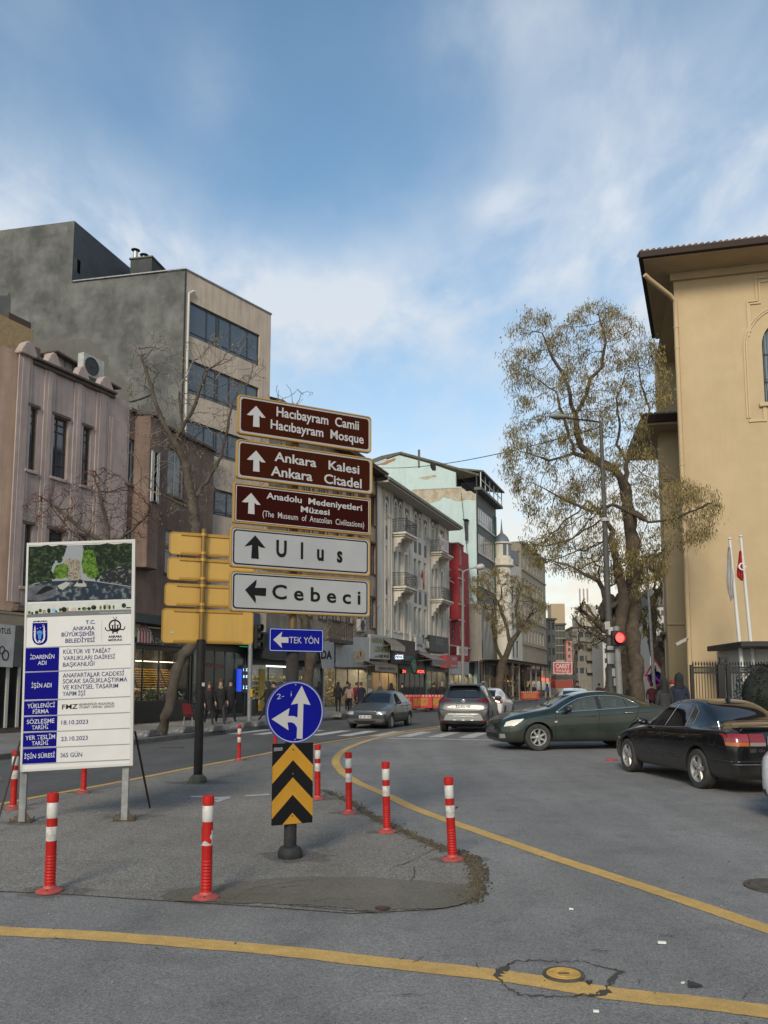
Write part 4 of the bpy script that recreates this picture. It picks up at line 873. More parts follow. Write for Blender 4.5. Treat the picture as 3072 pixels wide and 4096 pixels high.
bpoly(PF, [(200,640),(302,640),(275,1165),(165,1155)], ZK, bo-.0, bo, .02, 'cloth', mat('grey banner cloth', (.07,.07,.072), .8, col2=(.05,.05,.05), scale=2), b3)
# ---------------- brown building
M_brownw = mat('brown render', (.13,.088,.07), .9, col2=(.18,.128,.105), scale=.9, bump=.3, bscale=22, streak=.45, streakcol=(.04,.03,.028), dirt=.25)
M_pvc = mat('white pvc frame', (.42,.42,.42), .5)
BFc = Fac(ML.pt(ML.s(481)).to_tuple()[:2], 20.5); BW_ = BFc.s(835)
br = thing('brown_building', 'weathered brown building with a bay between the pink and the grey buildings', 'building', BFc.A, BFc.rz)
bz = q(BFc, ZA, 735, 1175)[1]; zs = q(BFc, ZJ, 130, 235)[1] + .3
hs_ = []
for (x0,x1,yt,yb) in ((757,815,1352,1630),(892,922,1372,1640),(1015,1120,1415,1700)):
 hs_.append((q(BFc,ZA,x0,yt)[0], q(BFc,ZA,x1,yt)[0], q(BFc,ZA,x0,yb)[1], q(BFc,ZA,x0,yt)[1]))
h2 = [(a,b,c-3.4,d-3.6) for a,b,c,d in hs_]
mb = MB(); wall_holes(mb, 0, BW_, zs, bz, hs_+h2, .22); shell(mb, 0, BW_, zs, bz, 9); mb.build('wall', M_brownw, br)
for k,(a,b,c,d) in enumerate(hs_+h2): window(br, a+.003, c+.003, b-a-.006, d-c-.006, (.5,) if b-a>.7 else (), (.72,), .06, M_pvc, M_glass2 if k in (2,4) else M_glass, .12, M_brownw)
MB().box(-.05,BW_+.05,-.15,.35,bz+.002,bz+.14).build('coping', M_stone, br, bevel=.02)
xa, xb = q(BFc,ZA,872,1300,-.5)[0], q(BFc,ZA,985,1300,-.5)[0]
bzt = q(BFc,ZA,900,1225,-.5)[1]
MB().prism([(xa,-.003,bz-6.3),(xa+.25,-.6,bz-6.3),(xb-.25,-.6,bz-6.3),(xb,-.003,bz-6.3)], (0,0,bzt-bz+6.3)).build('bay', M_brownw, br, bevel=.02)
MB().prism([(xa-.1,-.003,bzt+.002),(xa+.2,-.72,bzt+.002),(xb-.2,-.72,bzt+.002),(xb+.1,-.003,bzt+.002)], (0,0,.12)).build('bay_coping', M_stone, br)
window(br, xa+.34, bz-3.6, .42, 2.1, (), (.6,), .06, M_pvc, M_glass2, -.665)
window(br, xb-.80, bz-3.6, .42, 2.1, (), (.6,), .06, M_pvc, M_glass2, -.665)
# ---------------- grey building with ribbon windows
M_gren = mat('grey cement render', (.06,.063,.062), .95, col2=(.145,.148,.143), scale=.9, detail=12, bump=.5, bscale=9, dirt=.35, streak=.25, streakcol=(.06,.062,.06))
M_gren2 = mat('dark damp render', (.035,.04,.043), .95, col2=(.055,.06,.062), scale=.8, bump=.4, bscale=9)
M_beige = mat('beige ribbed cladding', (.44,.375,.31), .85, col2=(.38,.32,.265), scale=1.2, streak=.5, streakcol=(.10,.085,.07), bump=.2)
M_dframe = mat('dark window frame', (.022,.026,.03), .45)
GA = Vector((-9.36, 37.0, 0)); GF = Fac((GA.x, GA.y), 35.6); GW = GF.s(1061)
gz = GF.sz(709,1062)[1]
gb = thing('grey_building', 'tall building with a blank grey rendered side and beige front with ribbon windows', 'building', GF.A, GF.rz)
bands = []
for (xt, yt, xb, yb) in ((1088,506,1082,715),(1100,868,1085,1068),(1132,1248,1130,1420),(1200,1640,1200,1800)):
 bands.append((q(GF,ZA,xb,yb)[1], q(GF,ZA,xt,yt)[1]))
x0 = max(q(GF,ZA,1084,600)[0], .30); x1 = q(GF,ZA,1566,800)[0]
mb = MB(); hol = [(x0,x1,a,b) for a,b in bands]
wall_holes(mb, 0, GW, 4.2, gz, hol, .2); mb.poly([(GW,0,4.2),(GW,7,4.2),(GW,7,gz),(GW,0,gz)])
mb.build('front_wall', M_beige, gb)
cols = [(q(GF,ZA,x,700)[0]-x0)/(x1-x0) for x in (1140,1252,1312,1326,1396,1500)]
for a, b in bands: window(gb, x0+.003, a+.003, x1-x0-.006, b-a-.006, tuple(cols), (.13,), .075, M_dframe, M_glass, .08)
MB().box(-.02,GW+.03,-.05,.25,gz+.002,gz+.07).build('coping', M_steel, gb)
# blank side wall (thick), leaves the corner to the left
SFd = Fac((GA.x, GA.y), -78.0)     # x axis runs left-away
def gl(P_): v = P_ - GF.A; return (v.dot(GF.d), v.dot(GF.n))
SLn = SFd.s(0) + 4
def wp(s_, z): p = SFd.pt(s_); a, b = gl(p); return (a-.01, b, z)
s225 = SFd.s(218); gz2 = SFd.sz(225,893)[1]
gh = gz-.0
poly = [wp(0,.0), wp(0,gh), wp(s225,gh), wp(s225,gz2), wp(SLn,gz2), wp(SLn,0)]
mb = MB(); back = Vector((gl(SFd.A + Vector((.25,.95,0))*.35)[0], gl(SFd.A + Vector((.25,.95,0))*.35)[1], 0))
mb.prism(poly, back); mb.build('side_wall', M_gren, gb)
mb = MB(); mb.poly([wp(0,gh-.05), wp(s225,gh-.05), (wp(s225,0)[0]+7, wp(s225,0)[1]+7, gh-.05), (GW,7,gh-.05), (GW,0,gh-.05)]); mb.build('roof', M_gren2, gb)
MB().prism([wp(-.02,gh+.004), wp(s225-.02,gh+.004), wp(s225-.02,gh+.06), wp(-.02,gh+.06)], (-.05,-.1,0)).build('flashing', M_steel, gb)
UF = Fac(SFd.pt(s225).to_tuple()[:2], 16.1)
def up(s_, y, z): p = UF.pt(s_, y); a, b = gl(p); return (a+.002, b, z)
mb = MB(); ue = UF.s(462)
wz = (UF.sz(*ZA(445,262))[1], UF.sz(*ZA(445,345))[1]); wx = (q(UF,ZA,445,300)[0], q(UF,ZA,486,300)[0])
for a, b, c, d in ((0,wx[0],gh-.06,gz2),(wx[1],ue,gh-.06,gz2),(wx[0],wx[1],gh-.06,wz[1]),(wx[0],wx[1],wz[0],gz2)):
 mb.poly([up(a,0,c),up(b,0,c),up(b,0,d),up(a,0,d)])
mb.poly([up(ue,0,gh),up(ue,6,gh),up(ue,6,gz2),up(ue,0,gz2)]); mb.poly([up(0,0,gz2),up(ue,0,gz2),up(ue,6,gz2),up(0,6,gz2)])
mb.build('roof_storey', mat('shaded grey render', (.04,.052,.066), .95, col2=(.06,.072,.085), scale=.8, bump=.3, bscale=9), gb)  # same grey cement, its bluish shade put into the colour
MB().poly([up(wx[0],.15,wz[1]),up(wx[1],.15,wz[1]),up(wx[1],.15,wz[0]),up(wx[0],.15,wz[0])]).build('vent_window', M_glass, gb)
# rough dark patches of damp on the blank wall
SO = -.012
def wpp(pts, Z=ZA, jit=5, n=6):
 rnd = random.Random(5); out = []
 for a, b in zip(pts, pts[1:]+pts[:1]):
  for k in range(n): out.append((a[0]+(b[0]-a[0])*k/n + (rnd.uniform(-jit,jit) if k else 0), a[1]+(b[1]-a[1])*k/n + (rnd.uniform(-jit,jit) if k else 0)))
 return [SFd.sz(*Z(*p), 0) for p in out]
for pts, m_ in (([(-60,505),(45,500),(62,480),(64,700),(-60,700)], M_gren2), ([(150,770),(300,765),(340,740),(400,765),(520,760),(590,800),(600,850),(655,860),(650,950),(700,990),(780,1040),(780,1180),(500,1180),(150,900)], mat('damp render', (.080,.078,.072), .95, col2=(.10,.098,.092), scale=.8, bump=.4, bscale=9))):
 P_ = [wp(s_, z) for s_, z in wpp(pts)]; MB().prism([(x-.004,y-.012,z) for x,y,z in P_], (.004,.008,0)).build('damp_patch', m_, gb)
# black joint, downpipe, chimney block and flues
downpipe(GF, [(x,-.10,q(GF,ZA,1072,y)[1]) for x,y in ((.52,434),(.42,436),(.16,462),(.16,600),(.16,1640))], .06, 'downpipe', mat('grey pvc pipe', (.42,.41,.38), .6), gb)
MB().box(-.03,.05,-.03,.0,4,gz-.03).build('corner_joint', M_dframe, gb)
cf = Fac(UF.pt(0,2.5).to_tuple()[:2], 20);
p0 = SFd.pt(SFd.s(470));
CFb = Fac((p0.x+1.2, p0.y+3.2), -78+180)
c0, c1 = CFb.s(462), CFb.s(552); zc1 = CFb.sz(515, 1040)[1]
ch = thing('chimney_block', 'low grey chimney block with two capped flues on the flat roof', 'chimney', CFb.pt(c0, 0, gh-.08), CFb.rz)
MB().box(0,c1-c0,0,1.6,0,zc1-gh+.08).build('block', M_gren2, ch); MB().box(-.06,c1-c0+.06,-.06,1.66,zc1-gh+.083,zc1-gh+.16).build('cap', M_gren, ch)
for u, vt, lb in ((516,975,''),(551,995,'')):
 x_, z_ = CFb.sz(u, vt); f_ = MB().lathe([(.12,zc1-gh+.15),(.12,z_-gh)], 14, (x_-c0,.7,0)).build('flue', plain('zinc', (.38,.38,.36), .45, metal=.5), ch, smooth=40)
 MB().lathe([(.22,z_-gh+.08),(.24,z_-gh+.1),(.05,z_-gh+.2)], 14, (x_-c0,.7,0)).lathe([(.09,z_-gh-.01),(.09,z_-gh+.08)], 8, (x_-c0,.7,0)).build('cowl', M_dframe, f_, smooth=40)
# roof glasshouse at the very left
RG = MB(); s0, z0 = SFd.sz(-10,915,.6); s1, z1 = SFd.sz(85,905,.6)
rg = thing('roof_skylight', 'small glass canopy on the roof at the top left corner', 'skylight', SFd.pt(SFd.s(90), 0, gz2), SFd.rz)
MB().prism([(0,-.8,.0),(3,-.8,.0),(3,-2.2,.75),(0.3,-2.2,.75)], (0,0,.03)).build('glass', M_glass2, rg)
MB().tube([(0,-.8,0),(.3,-2.2,.78),(3,-2.2,.78)], .04, 6).tube([(1.2,-.8,.03),(1.2,-2.2,.8)], .03, 6).build('frame', M_steel, rg)
# ---------------- beige building behind the signs
M_beig2 = mat('tan plaster', (.36,.30,.225), .9, col2=(.22,.18,.14), scale=1, bump=.2, streak=.35, streakcol=(.1,.08,.06))
M_brfr = mat('brown window surround', (.085,.045,.032), .8)
s5 = ML.s(1061); e5 = ML.s(1504)
B5 = Fac(ML.pt(s5).to_tuple()[:2], 20.5); W5 = e5 - s5; z5 = B5.sz(1500, 1905)[1]
b5 = thing('tan_building', 'tan plastered building with brown windows and deep eaves behind the direction panels', 'building', B5.A, B5.rz)
rows5 = [(B5.sz(*ZU(15,430))[1], B5.sz(*ZU(15,85))[1]), (B5.sz(*ZU(15,1010))[1], B5.sz(*ZU(15,655))[1]), (B5.sz(*ZU(10,1650))[1], B5.sz(*ZU(10,1300))[1])]
rows5.append((rows5[0][0]+.2, rows5[0][0]+.21)); rows5 = rows5[:3]
hs5 = []; nx = int(W5 // 2.1)
wr = B5.sz(*ZU(62,200))[0]
for k in range(nx):
 xx = wr - .95 - k*2.1
 if xx < .3: break
 for a, b in rows5: hs5.append((xx, xx+1.0, a, b))
mb = MB(); wall_holes(mb, 0, W5, 4.0, z5, hs5, .2); shell(mb, 0, W5, 4.0, z5, 10); mb.build('wall', M_beig2, b5)
for (a,b,c,d) in hs5:
 w_ = window(b5, a+.003, c+.003, b-a-.006, d-c-.006, (.5,), (.68,), .06, M_pvc if c < 9 else M_wood, M_glass2 if random.random() < .4 else M_glass, .1)
 MB().ring([(b+.14,d+.14),(a-.14,d+.14),(a-.14,c-.14),(b+.14,c-.14)], [(b,d),(a,d),(a,c),(b,c)], -.04, .038).build('surround', M_brfr, b5)
for k in range(4):
 za = rows5[0][1]
MB().box(-.1,W5+.3,-.8,1,z5+.002,z5+.16).build('eave', M_wood, b5)
MB().prism([(-.1,-.85,z5+.163),(W5+.35,-.85,z5+.163),(W5+.35,5,z5+2.2),(-.1,5,z5+2.2)], (0,0,.12)).build('roof', mat('dark roof tiles', (.06,.05,.045), .9, col2=(.1,.07,.05), scale=6), b5)
downpipe(B5, [(W5-.25,-.12,z5),(W5-.25,-.12,4.6),(W5+.1,-.12,3.9)], .07, 'downpipe', M_brfr, b5)
# balcony at first floor, right end
bx0, bz0 = B5.sz(*ZL(0,320), -.9); bx1, _ = B5.sz(*ZL(158,320), -.9); bzt = B5.sz(*ZL(80,115), -.9)[1]
by = MB().box(bx0-1.5,bx1,-1.0,-.003,bz0-.1,bz0+.12).build('balcony', M_stone, b5)
mb = MB()
for i in range(22): x = bx0-1.48 + (bx1-bx0+1.44)*i/21; mb.box(x-.012,x+.012,-.98,-.95,bz0+.12,bzt)
for i in range(7): y = -.95 + .94*i/7; mb.box(bx1-.03,bx1-.006,y,y+.02,bz0+.12,bzt)
mb.box(bx0-1.5,bx1,-.99,-.94,bzt,bzt+.05).build('railing', mat('rusty railing', (.06,.04,.03), .8), b5)
x_, z_ = B5.sz(*ZL(205,205), -.02); ac_unit(B5, x_, z_, -.03, 'air conditioner on the tan wall beside the rusty balcony', 1.0, .8)
# ---------------- white building with pointed arches
M_white = mat('off white plaster', (.64,.595,.52), .9, col2=(.57,.53,.46), scale=.9, bump=.2, bscale=20, streak=.5, streakcol=(.16,.15,.13))
M_panel = mat('grey relief panel', (.17,.17,.165), .9, col2=(.11,.11,.108), scale=14, lo=.45, hi=.55, bump=.8, bscale=9)
M_ironw = mat('wrought iron', (.015,.015,.017), .6)
M_shut = mat('closed shutter', (.48,.45,.40), .7, col2=(.40,.38,.34), scale=3)
s6 = ML.s(1504)+.002; W6F = Fac(ML.pt(s6).to_tuple()[:2], 20.5); W6 = W6F.s(1797)
z6 = W6F.sz(*ZU(250,70))[1] + .0
wb_ = thing('white_building', 'off white building with pointed arch windows and iron balconies', 'building', W6F.A, W6F.rz)
def wx6(x, y=400): return W6F.sz(*ZU(x, y))[0]
def wz6(x, y): return W6F.sz(*ZU(x, y))[1]
cols6 = [(170,203,'s'),(281,315,'d'),(337,371,'d'),(415,443,'s'),(516,549,'d'),(568,600,'d'),(635,661,'s'),(724,750,'d'),(767,795,'d'),(832,856,'s')]
zA1, zA0 = wz6(300,168), wz6(300,552); zS1 = zA1
zB1, zB0 = wz6(300,735), wz6(300,1180); zC1, zC0 = wz6(300,1342), wz6(300,1692)
hs6 = []; spans = []
for (a, b, k) in cols6:
 x0, x1 = wx6(a), wx6(b)
 spans.append((x0, x1, k))
 top = zA1 if k == 'd' else zA1 - .55
 bal = a < 320 + 60 and k == 'd' and a < 400 or a > 700 and k == 'd'
 hs6 += [(x0,x1,zA0 if bal else zA0+.7,top), (x0,x1,zB0 if bal else zB0+.55,zB1), (x0,x1,zC0,zC1)]
mb = MB(); wall_holes(mb, 0, W6, 4.0, z6, hs6, .3); shell(mb, 0, W6, 4.0, z6, 11); mb.build('wall', M_white, wb_)
rnd = random.Random(11)
for i, h in enumerate(hs6):
 a, b, c, d = h; fl = i % 3
 pn_ = M_shut if (fl == 2 or (fl == 0 and rnd.random() < .8)) else (M_glass if rnd.random() < .6 else M_shut)
 window(wb_, a+.003, c+.003, b-a-.006, d-c-.006, (), (.62,) if pn_ is M_glass else (), .06, M_pvc if pn_ is M_glass else M_shut, pn_, .2)
 if fl == 0:      # pointed arch spandrels and moulding
  w_ = b-a; cxm = (a+b)/2; hA = min(1.15, w_*1.15); zs_ = d-hA
  arc = [(a + (cxm-a)*(1-math.cos(t)), zs_ + hA*math.sin(t)**.85) for t in [k*math.pi/2/7 for k in range(8)]]
  L_ = [(a-.0, d+.0)] ; L1 = [(a+.001, d-.001)] + [(x+.001, z-.001) for x, z in reversed(arc)]
  mb = MB().plate(L1, -.002, .2); mb.plate([(2*cxm-x, z) for x, z in L1][::-1], -.002, .2); mb.build('spandrel', M_white, wb_)
  o_ = [(a-.16, zs_-.3)] + [(cxm-(cxm-a+.16)*math.cos(t), zs_ + (hA+.22)*math.sin(t)**.85) for t in [k*math.pi/2/7 for k in range(8)]]
  i_ = [(a-.02, zs_-.3)] + [(x-.02*(1-k/8), z+.02) for k, (x, z) in enumerate(arc)]
  mb = MB(); full_o = o_ + [(2*cxm-x, z) for x, z in o_[::-1]]; full_i = i_ + [(2*cxm-x, z) for x, z in i_[::-1]]
  V = [(x,-.06,z) for x,z in full_o] + [(x,-.06,z) for x,z in full_i] + [(x,.0,z) for x,z in full_o] + [(x,.0,z) for x,z in full_i]; n_ = len(full_o)
  mb.add(V, [(j,j+1,n_+j+1,n_+j) for j in range(n_-1)] + [(j,2*n_+j,2*n_+j+1,j+1) for j in range(n_-1)] + [(n_+j,n_+j+1,3*n_+j+1,3*n_+j) for j in range(n_-1)])
  mb.build('arch_moulding', M_white, wb_)
 else: MB().box(a-.08,b+.08,-.08,.1,c-.12,c-.003).build('sill', M_white, wb_)
# relief panels over arches and between floors
def grp(k0, k1): return spans[k0][0], spans[k1][1]
for k0, k1 in ((0,0),(1,2),(3,3),(4,5),(6,6),(7,8),(9,9)):
 a, b = grp(k0, k1); a -= .22; b += .22; dz_ = 0 if spans[k0][2] == 'd' else -.55
 MB().box(a, b, -.018, -.003, zA1-.35+dz_, zA1+.52+dz_).build('relief_panel', M_panel, wb_)
 MB().ring([(b+.06,zA1+.58+dz_),(a-.06,zA1+.58+dz_),(a-.06,zA1-.42+dz_),(b+.06,zA1-.42+dz_)], [(b,zA1+.52+dz_),(a,zA1+.52+dz_),(a,zA1-.35+dz_),(b,zA1-.35+dz_)], -.045, .042).build('panel_frame', M_white, wb_)
for k, (x0, x1, kd) in enumerate(spans):
 if k in (1,2,7,8): continue
 for zc_ in ((zB1+zA0)/2+.45, (zC1+zB0)/2+.35): MB().box(x0+.04, x1-.04, -.025, -.003, zc_-.55, zc_+.45).build('relief_panel', M_panel, wb_)
# pilaster strips with capitals
for xx in (225, 392, 470, 690, 880):
 x = wx6(xx)
 for dx in (-.12,.12): MB().box(x+dx-.07,x+dx+.07,-.09,-.003,zC0-.6,zA1-1.55).build('pilaster', M_white, wb_)
 MB().box(x-.26,x+.26,-.14,-.003,zA1-1.547,zA1-1.30).build('capital', M_white, wb_, bevel=.03)
 MB().box(x-.2,x+.2,-.08,-.003,zA1-1.297,zA1+.8).build('pilaster', M_white, wb_)
MB().box(-.2,W6+.1,-.06,-.003,zC0-1.0,zC0-.75).build('string_course', M_white, wb_)
MB().box(-.3,W6+.8,-1.05,.5,z6+.002,z6+.12).build('soffit', mat('eave boards', (.40,.37,.32), .8, dirt=.2), wb_)
MB().box(-.35,W6+.95,-1.2,-1.0,z6+.124,z6+.34).build('gutter', mat('green grey gutter', (.12,.12,.10), .7, col2=(.2,.19,.16), scale=4), wb_)
MB().prism([(-.3,-1.0,z6+.35),(W6+.8,-1.0,z6+.35),(W6+.8,5,z6+2.4),(-.3,5,z6+2.4)], (0,0,.1)).build('roof', mat('grey brown tiles', (.10,.085,.07), .9, col2=(.15,.12,.1), scale=5), wb_)
for xx in (155, 232, 905):
 x = wx6(xx); downpipe(W6F, [(x,-.14,z6),(x,-.14,4.4)], .055, 'downpipe', M_shut, wb_)
# balconies
def balcony(x0, x1, z, lab):
 b_ = MB().box(x0,x1,-1.15,-.003,z-.16,z).box(x0+.12,x1-.12,-1.0,-.003,z-.3,z-.163).build('balcony', M_white, wb_, bevel=.015, label=lab)
 for x in (x0+.25, x1-.55):
  pts = [(0,-.3),(-.9,-.3),(-.86,-.45),(-.66,-.5),(-.62,-.75),(-.42,-.8),(-.38,-1.05),(-.2,-1.1),(-.14,-1.4),(0,-1.5)]
  MB().prism([(x, y-.003, z+h_-.003) for y, h_ in pts], (.28,0,0)).build('corbel', M_white, b_)
 mb = MB(); zt_ = z + 1.0
 for (a, b_y) in (((x0+.04,-1.1),(x1-.04,-1.1)), ((x0+.04,-1.1),(x0+.04,-.01)), ((x1-.04,-1.1),(x1-.04,-.01))):
  A_, B_2 = Vector((*a, 0)), Vector((*b_y, 0)); n_ = int((B_2-A_).length/.13)
  mb.tube([A_+Vector((0,0,zt_)), B_2+Vector((0,0,zt_))], .022, 4); mb.tube([A_+Vector((0,0,z+.06)), B_2+Vector((0,0,z+.06))], .015, 4)
  mb.tube([A_+Vector((0,0,zt_-.17)), B_2+Vector((0,0,zt_-.17))], .013, 4)
  for i in range(n_+1):
   p = A_.lerp(B_2, i/n_); mb.tube([p+Vector((0,0,z+.0)), p+Vector((0,0,zt_))], .011, 4)
   if i < n_ and (i % 2 == 0):
    c_ = A_.lerp(B_2, (i+.5)/n_) ; tdir = (B_2-A_).normalized()
    mb.tube([c_ + tdir*math.cos(t)*.09 + Vector((0,0,z+.42+math.sin(t)*.22)) for t in [j*math.pi/4 for j in range(9)]], .010, 4)
 mb.build('railing', M_ironw, b_)
xL0, xL1 = wx6(258)-.1, wx6(388)+.25; xR0, xR1 = wx6(714)-.2, wx6(812)+.6
for z_, nm in ((zA0,'upper'),(zB0,'lower')):
 balcony(xL0, xL1, z_, nm+' left balcony'); balcony(xR0, xR1, z_, nm+' right balcony')
# dish, banner, flag
p = W6F.pt(xR0+1.2, -1.1, 0); x_, z_ = W6F.sz(*ZU(812,605), -1.0)
ds2 = thing('satellite_dish', 'white satellite dish on the upper right iron balcony', 'dish', W6F.pt(x_,-1.0,z_), W6F.rz)
mb = MB(); mb.lathe([(.02,0),(.25,-.03),(.45,-.10),(.46,-.10),(.25,-.01),(.02,.03)], 20, axis='y'); mb.build('reflector', plain('dish white', (.55,.55,.54), .5), ds2, smooth=40)
MB().tube([(0,0,-.1),(0,-.5,-.25)], .02, 5).tube([(0,.0,-.1),(0,.1,-.8)], .03, 5).build('arm', M_steel, ds2)
x0,z0 = W6F.sz(*ZU(838,770),-1.2); x1,z1 = W6F.sz(*ZU(938,650),-1.2);
fb = thing('balcony_banner', 'white banner with red rim on the upper right balcony', 'banner', W6F.A, W6F.rz)
MB().box(x0,x0+2.3,-1.22,-1.2,zA0-.05,zA0+1.15).build('cloth', plain('banner white', (.5,.49,.48), .7), fb)
MB().ring([(x0+2.3,zA0+1.15),(x0,zA0+1.15),(x0,zA0-.05),(x0+2.3,zA0-.05)], [(x0+2.2,zA0+1.07),(x0+.08,zA0+1.07),(x0+.08,zA0+.03),(x0+2.2,zA0+.03)], -1.224, .003).plate(circ(x0+.42,zA0+.6,.25,16), -1.224, .003).build('red_print', plain('orange red print', (.45,.10,.04), .6), fb)
mb = MB()
for k in range(4): mb.box(x0+.85,x0+2.05,-1.224,-1.221,zA0+.22+k*.2,zA0+.32+k*.2)
mb.build('text_lines', plain('faded print', (.2,.2,.22), .6), fb)
M_flag = mat('red flag cloth', (.38,.015,.02), .8, col2=(.28,.012,.015), scale=4)
def crescent(F_parent, cx, cz, r, y, m, rot=0):
 o = [(cx + r*math.cos(t), cz + r*math.sin(t)) for t in [R(35+i*290/20) for i in range(21)]]
 i_ = [(cx + r*.25 + r*.8*math.cos(t), cz + r*.8*math.sin(t)) for t in [R(45+i*270/20) for i in range(21)]]
 mb = MB().plate(o + i_[::-1], y, .002)
 st = [(cx + r*.95 + (r*.35 if k%2==0 else r*.14)*math.cos(k*math.pi/5+math.pi), cz + (r*.35 if k%2==0 else r*.14)*math.sin(k*math.pi/5+math.pi)) for k in range(10)]
 mb.plate(st, y, .002); mb.build('crescent_and_star', m, F_parent)
x_, z_ = W6F.sz(*ZU(512,1090), -1.2)
fl = thing('balcony_flag', 'red flag with white crescent hanging from the lower left balcony', 'flag', W6F.pt(x_,-1.2,z_), W6F.rz)
MB().tube([(0,0,0),(.9,-.5,.9)], .02, 5).build('staff', M_steel, fl)
mb = MB(); mb.plate([(.25,.3),(.85,.88),(1.0,.3),(1.15,-.5),(.85,-.75),(.75,.0)], -.5, .01); mb.build('cloth', M_flag, fl)
crescent(fl, .86, .1, .17, -.504, plain('flag white', (.55,.55,.55), .7))
MB().tube([W6F.pt(xR0-.3,-.9,0)*0 + Vector((0,0,0)), Vector((3.1,-.1,-.25))], .04, 6).build('flag_pole', M_shut, loc=W6F.pt(xR0-.2,-1.2,zB0+1.9), rz=W6F.rz, label='bare white pole slanting above the lower right balcony', cat='pole')
# ---------------- red building
M_redw = mat('crimson plaster', (.30,.026,.032), .85, col2=(.24,.022,.028), scale=1.5, dirt=.25, bump=.2)
M_trim = mat('pale red trim', (.38,.30,.28), .8, dirt=.3)
s7 = ML.s(1797)+.003; R7 = Fac(ML.pt(s7).to_tuple()[:2], 20.5); W7 = R7.s(1880); z7 = R7.sz(*ZU(920,650))[1]
rbd = thing('red_building', 'narrow crimson building with pale string courses and a bay', 'building', R7.A, R7.rz)
bx = R7.sz(*ZU(1030,700), -.7)[0]; bx1 = min(W7, R7.sz(*ZU(1138,700), -.7)[0])
lev = [R7.sz(*ZU(930,y))[1] for y in (965,1065,1370,1560,1860)]
hz7 = [(lev[0]+.55, lev[0]+2.6), (lev[2]+.3, lev[1]-.5), (lev[4]+.6, lev[3]-.5)]
mb = MB(); x_a, x_b = R7.sz(*ZU(965,1200))[0], R7.sz(*ZU(992,1200))[0]
h7 = [(x_a, x_b, a, b) for a, b in hz7]; wall_holes(mb, 0, W7, 4, z7, h7, .15); shell(mb, 0, W7, 4, z7, 11); mb.build('wall', M_redw, rbd)
for a,b,c,d in h7: window(rbd, a, c, b-a, d-c, (), (.6,), .07, M_trim, M_glass, .08)
bh = [(bx+.35, bx+1.15, a, b) for a, b in hz7]; mb = MB(); wall_holes(mb, bx, bx+1.9, lev[3], z7+.0, bh, .12, -.8)
mb.poly([(bx,-.8,lev[3]),(bx,-.8,z7),(bx,-.003,z7),(bx,-.003,lev[3])]); mb.poly([(bx+1.9,-.8,lev[3]),(bx+1.9,-.003,lev[3]),(bx+1.9,-.003,z7),(bx+1.9,-.8,z7)])
mb.poly([(bx,-.8,z7),(bx+1.9,-.8,z7),(bx+1.9,-.003,z7),(bx,-.003,z7)]); mb.poly([(bx,-.8,lev[3]),(bx,-.003,lev[3]),(bx+1.9,-.003,lev[3]),(bx+1.9,-.8,lev[3])]); mb.build('bay', M_redw, rbd)
for a,b,c,d in bh: window(rbd, a, c, b-a, d-c, (.5,), (.6,), .07, M_trim, M_glass, -.74)
for z_ in lev[:4]: MB().box(0,bx,-.08,-.003,z_-.07,z_+.07).box(bx-.05,bx+1.95,-.88,-.803,z_-.07,z_+.07).build('string_course', M_trim, rbd)
MB().box(0,W7,-.1,-.003,lev[4]-.07,lev[4]+.07).build('string_course', M_trim, rbd)
MB().box(0,bx,-.06,.25,z7+.002,z7+.1).box(bx-.04,bx+1.94,-.86,.25,z7+.004,z7+.102).build('coping', M_trim, rbd)
# ---------------- pale blue building with the dark ribbon front
M_mint = mat('peeling pale blue paint', (.42,.52,.525), .9, col2=(.38,.49,.48), scale=1.1, bump=.3, bscale=8, streak=.25, streakcol=(.25,.26,.22), dirt=.06)
M_peel = mat('bare ochre plaster', (.30,.24,.16), .95, col2=(.36,.34,.28), scale=1.8, lo=.4, hi=.55, bump=.5, bscale=6)
M_grn = mat('dark green grey cladding', (.085,.095,.088), .7, col2=(.08,.085,.08), scale=2, streak=.3)
s8 = ML.s(1907); G8 = Fac(ML.pt(s8).to_tuple()[:2], 20.5); W8 = G8.s(1994); z8 = G8.sz(1907,1905)[1]
mt = thing('pale_blue_building', 'tall building with a peeling pale blue side wall and a dark ribbon windowed front', 'building', G8.A, G8.rz)
S8 = Fac((G8.A.x, G8.A.y), -78)
def w8(u, v, dy=0): s_, z = S8.sz(u, v); p = S8.pt(s_); v_ = p - G8.A; return (v_.dot(G8.d)-.01, v_.dot(G8.n)+dy, z)
terr = [ZD(780,258), ZD(820,265), ZD(930,288)]
tb = ZD(780,363); tb2 = ZD(820,363); tc_ = ZD(820,415); td = ZD(935,415)
sk = lambda s_, z: (lambda v_: (v_.dot(G8.d)-.01, v_.dot(G8.n), z))(S8.pt(s_)-G8.A)
main = [w8(1907,2744)[:2]+(0,), w8(*td), w8(*tc_), w8(*tb2), w8(*tb), w8(*terr[0]), w8(*ZD(600,195)), w8(*ZD(360,130)), w8(*ZD(175,195)), w8(1380,1900)]
main.append(main[-1][:2] + (0,))
bk = Vector((.15,.45,0)); MB().prism(main, (bk.dot(G8.d), bk.dot(G8.n), 0)).build('side_wall', M_mint, mt)
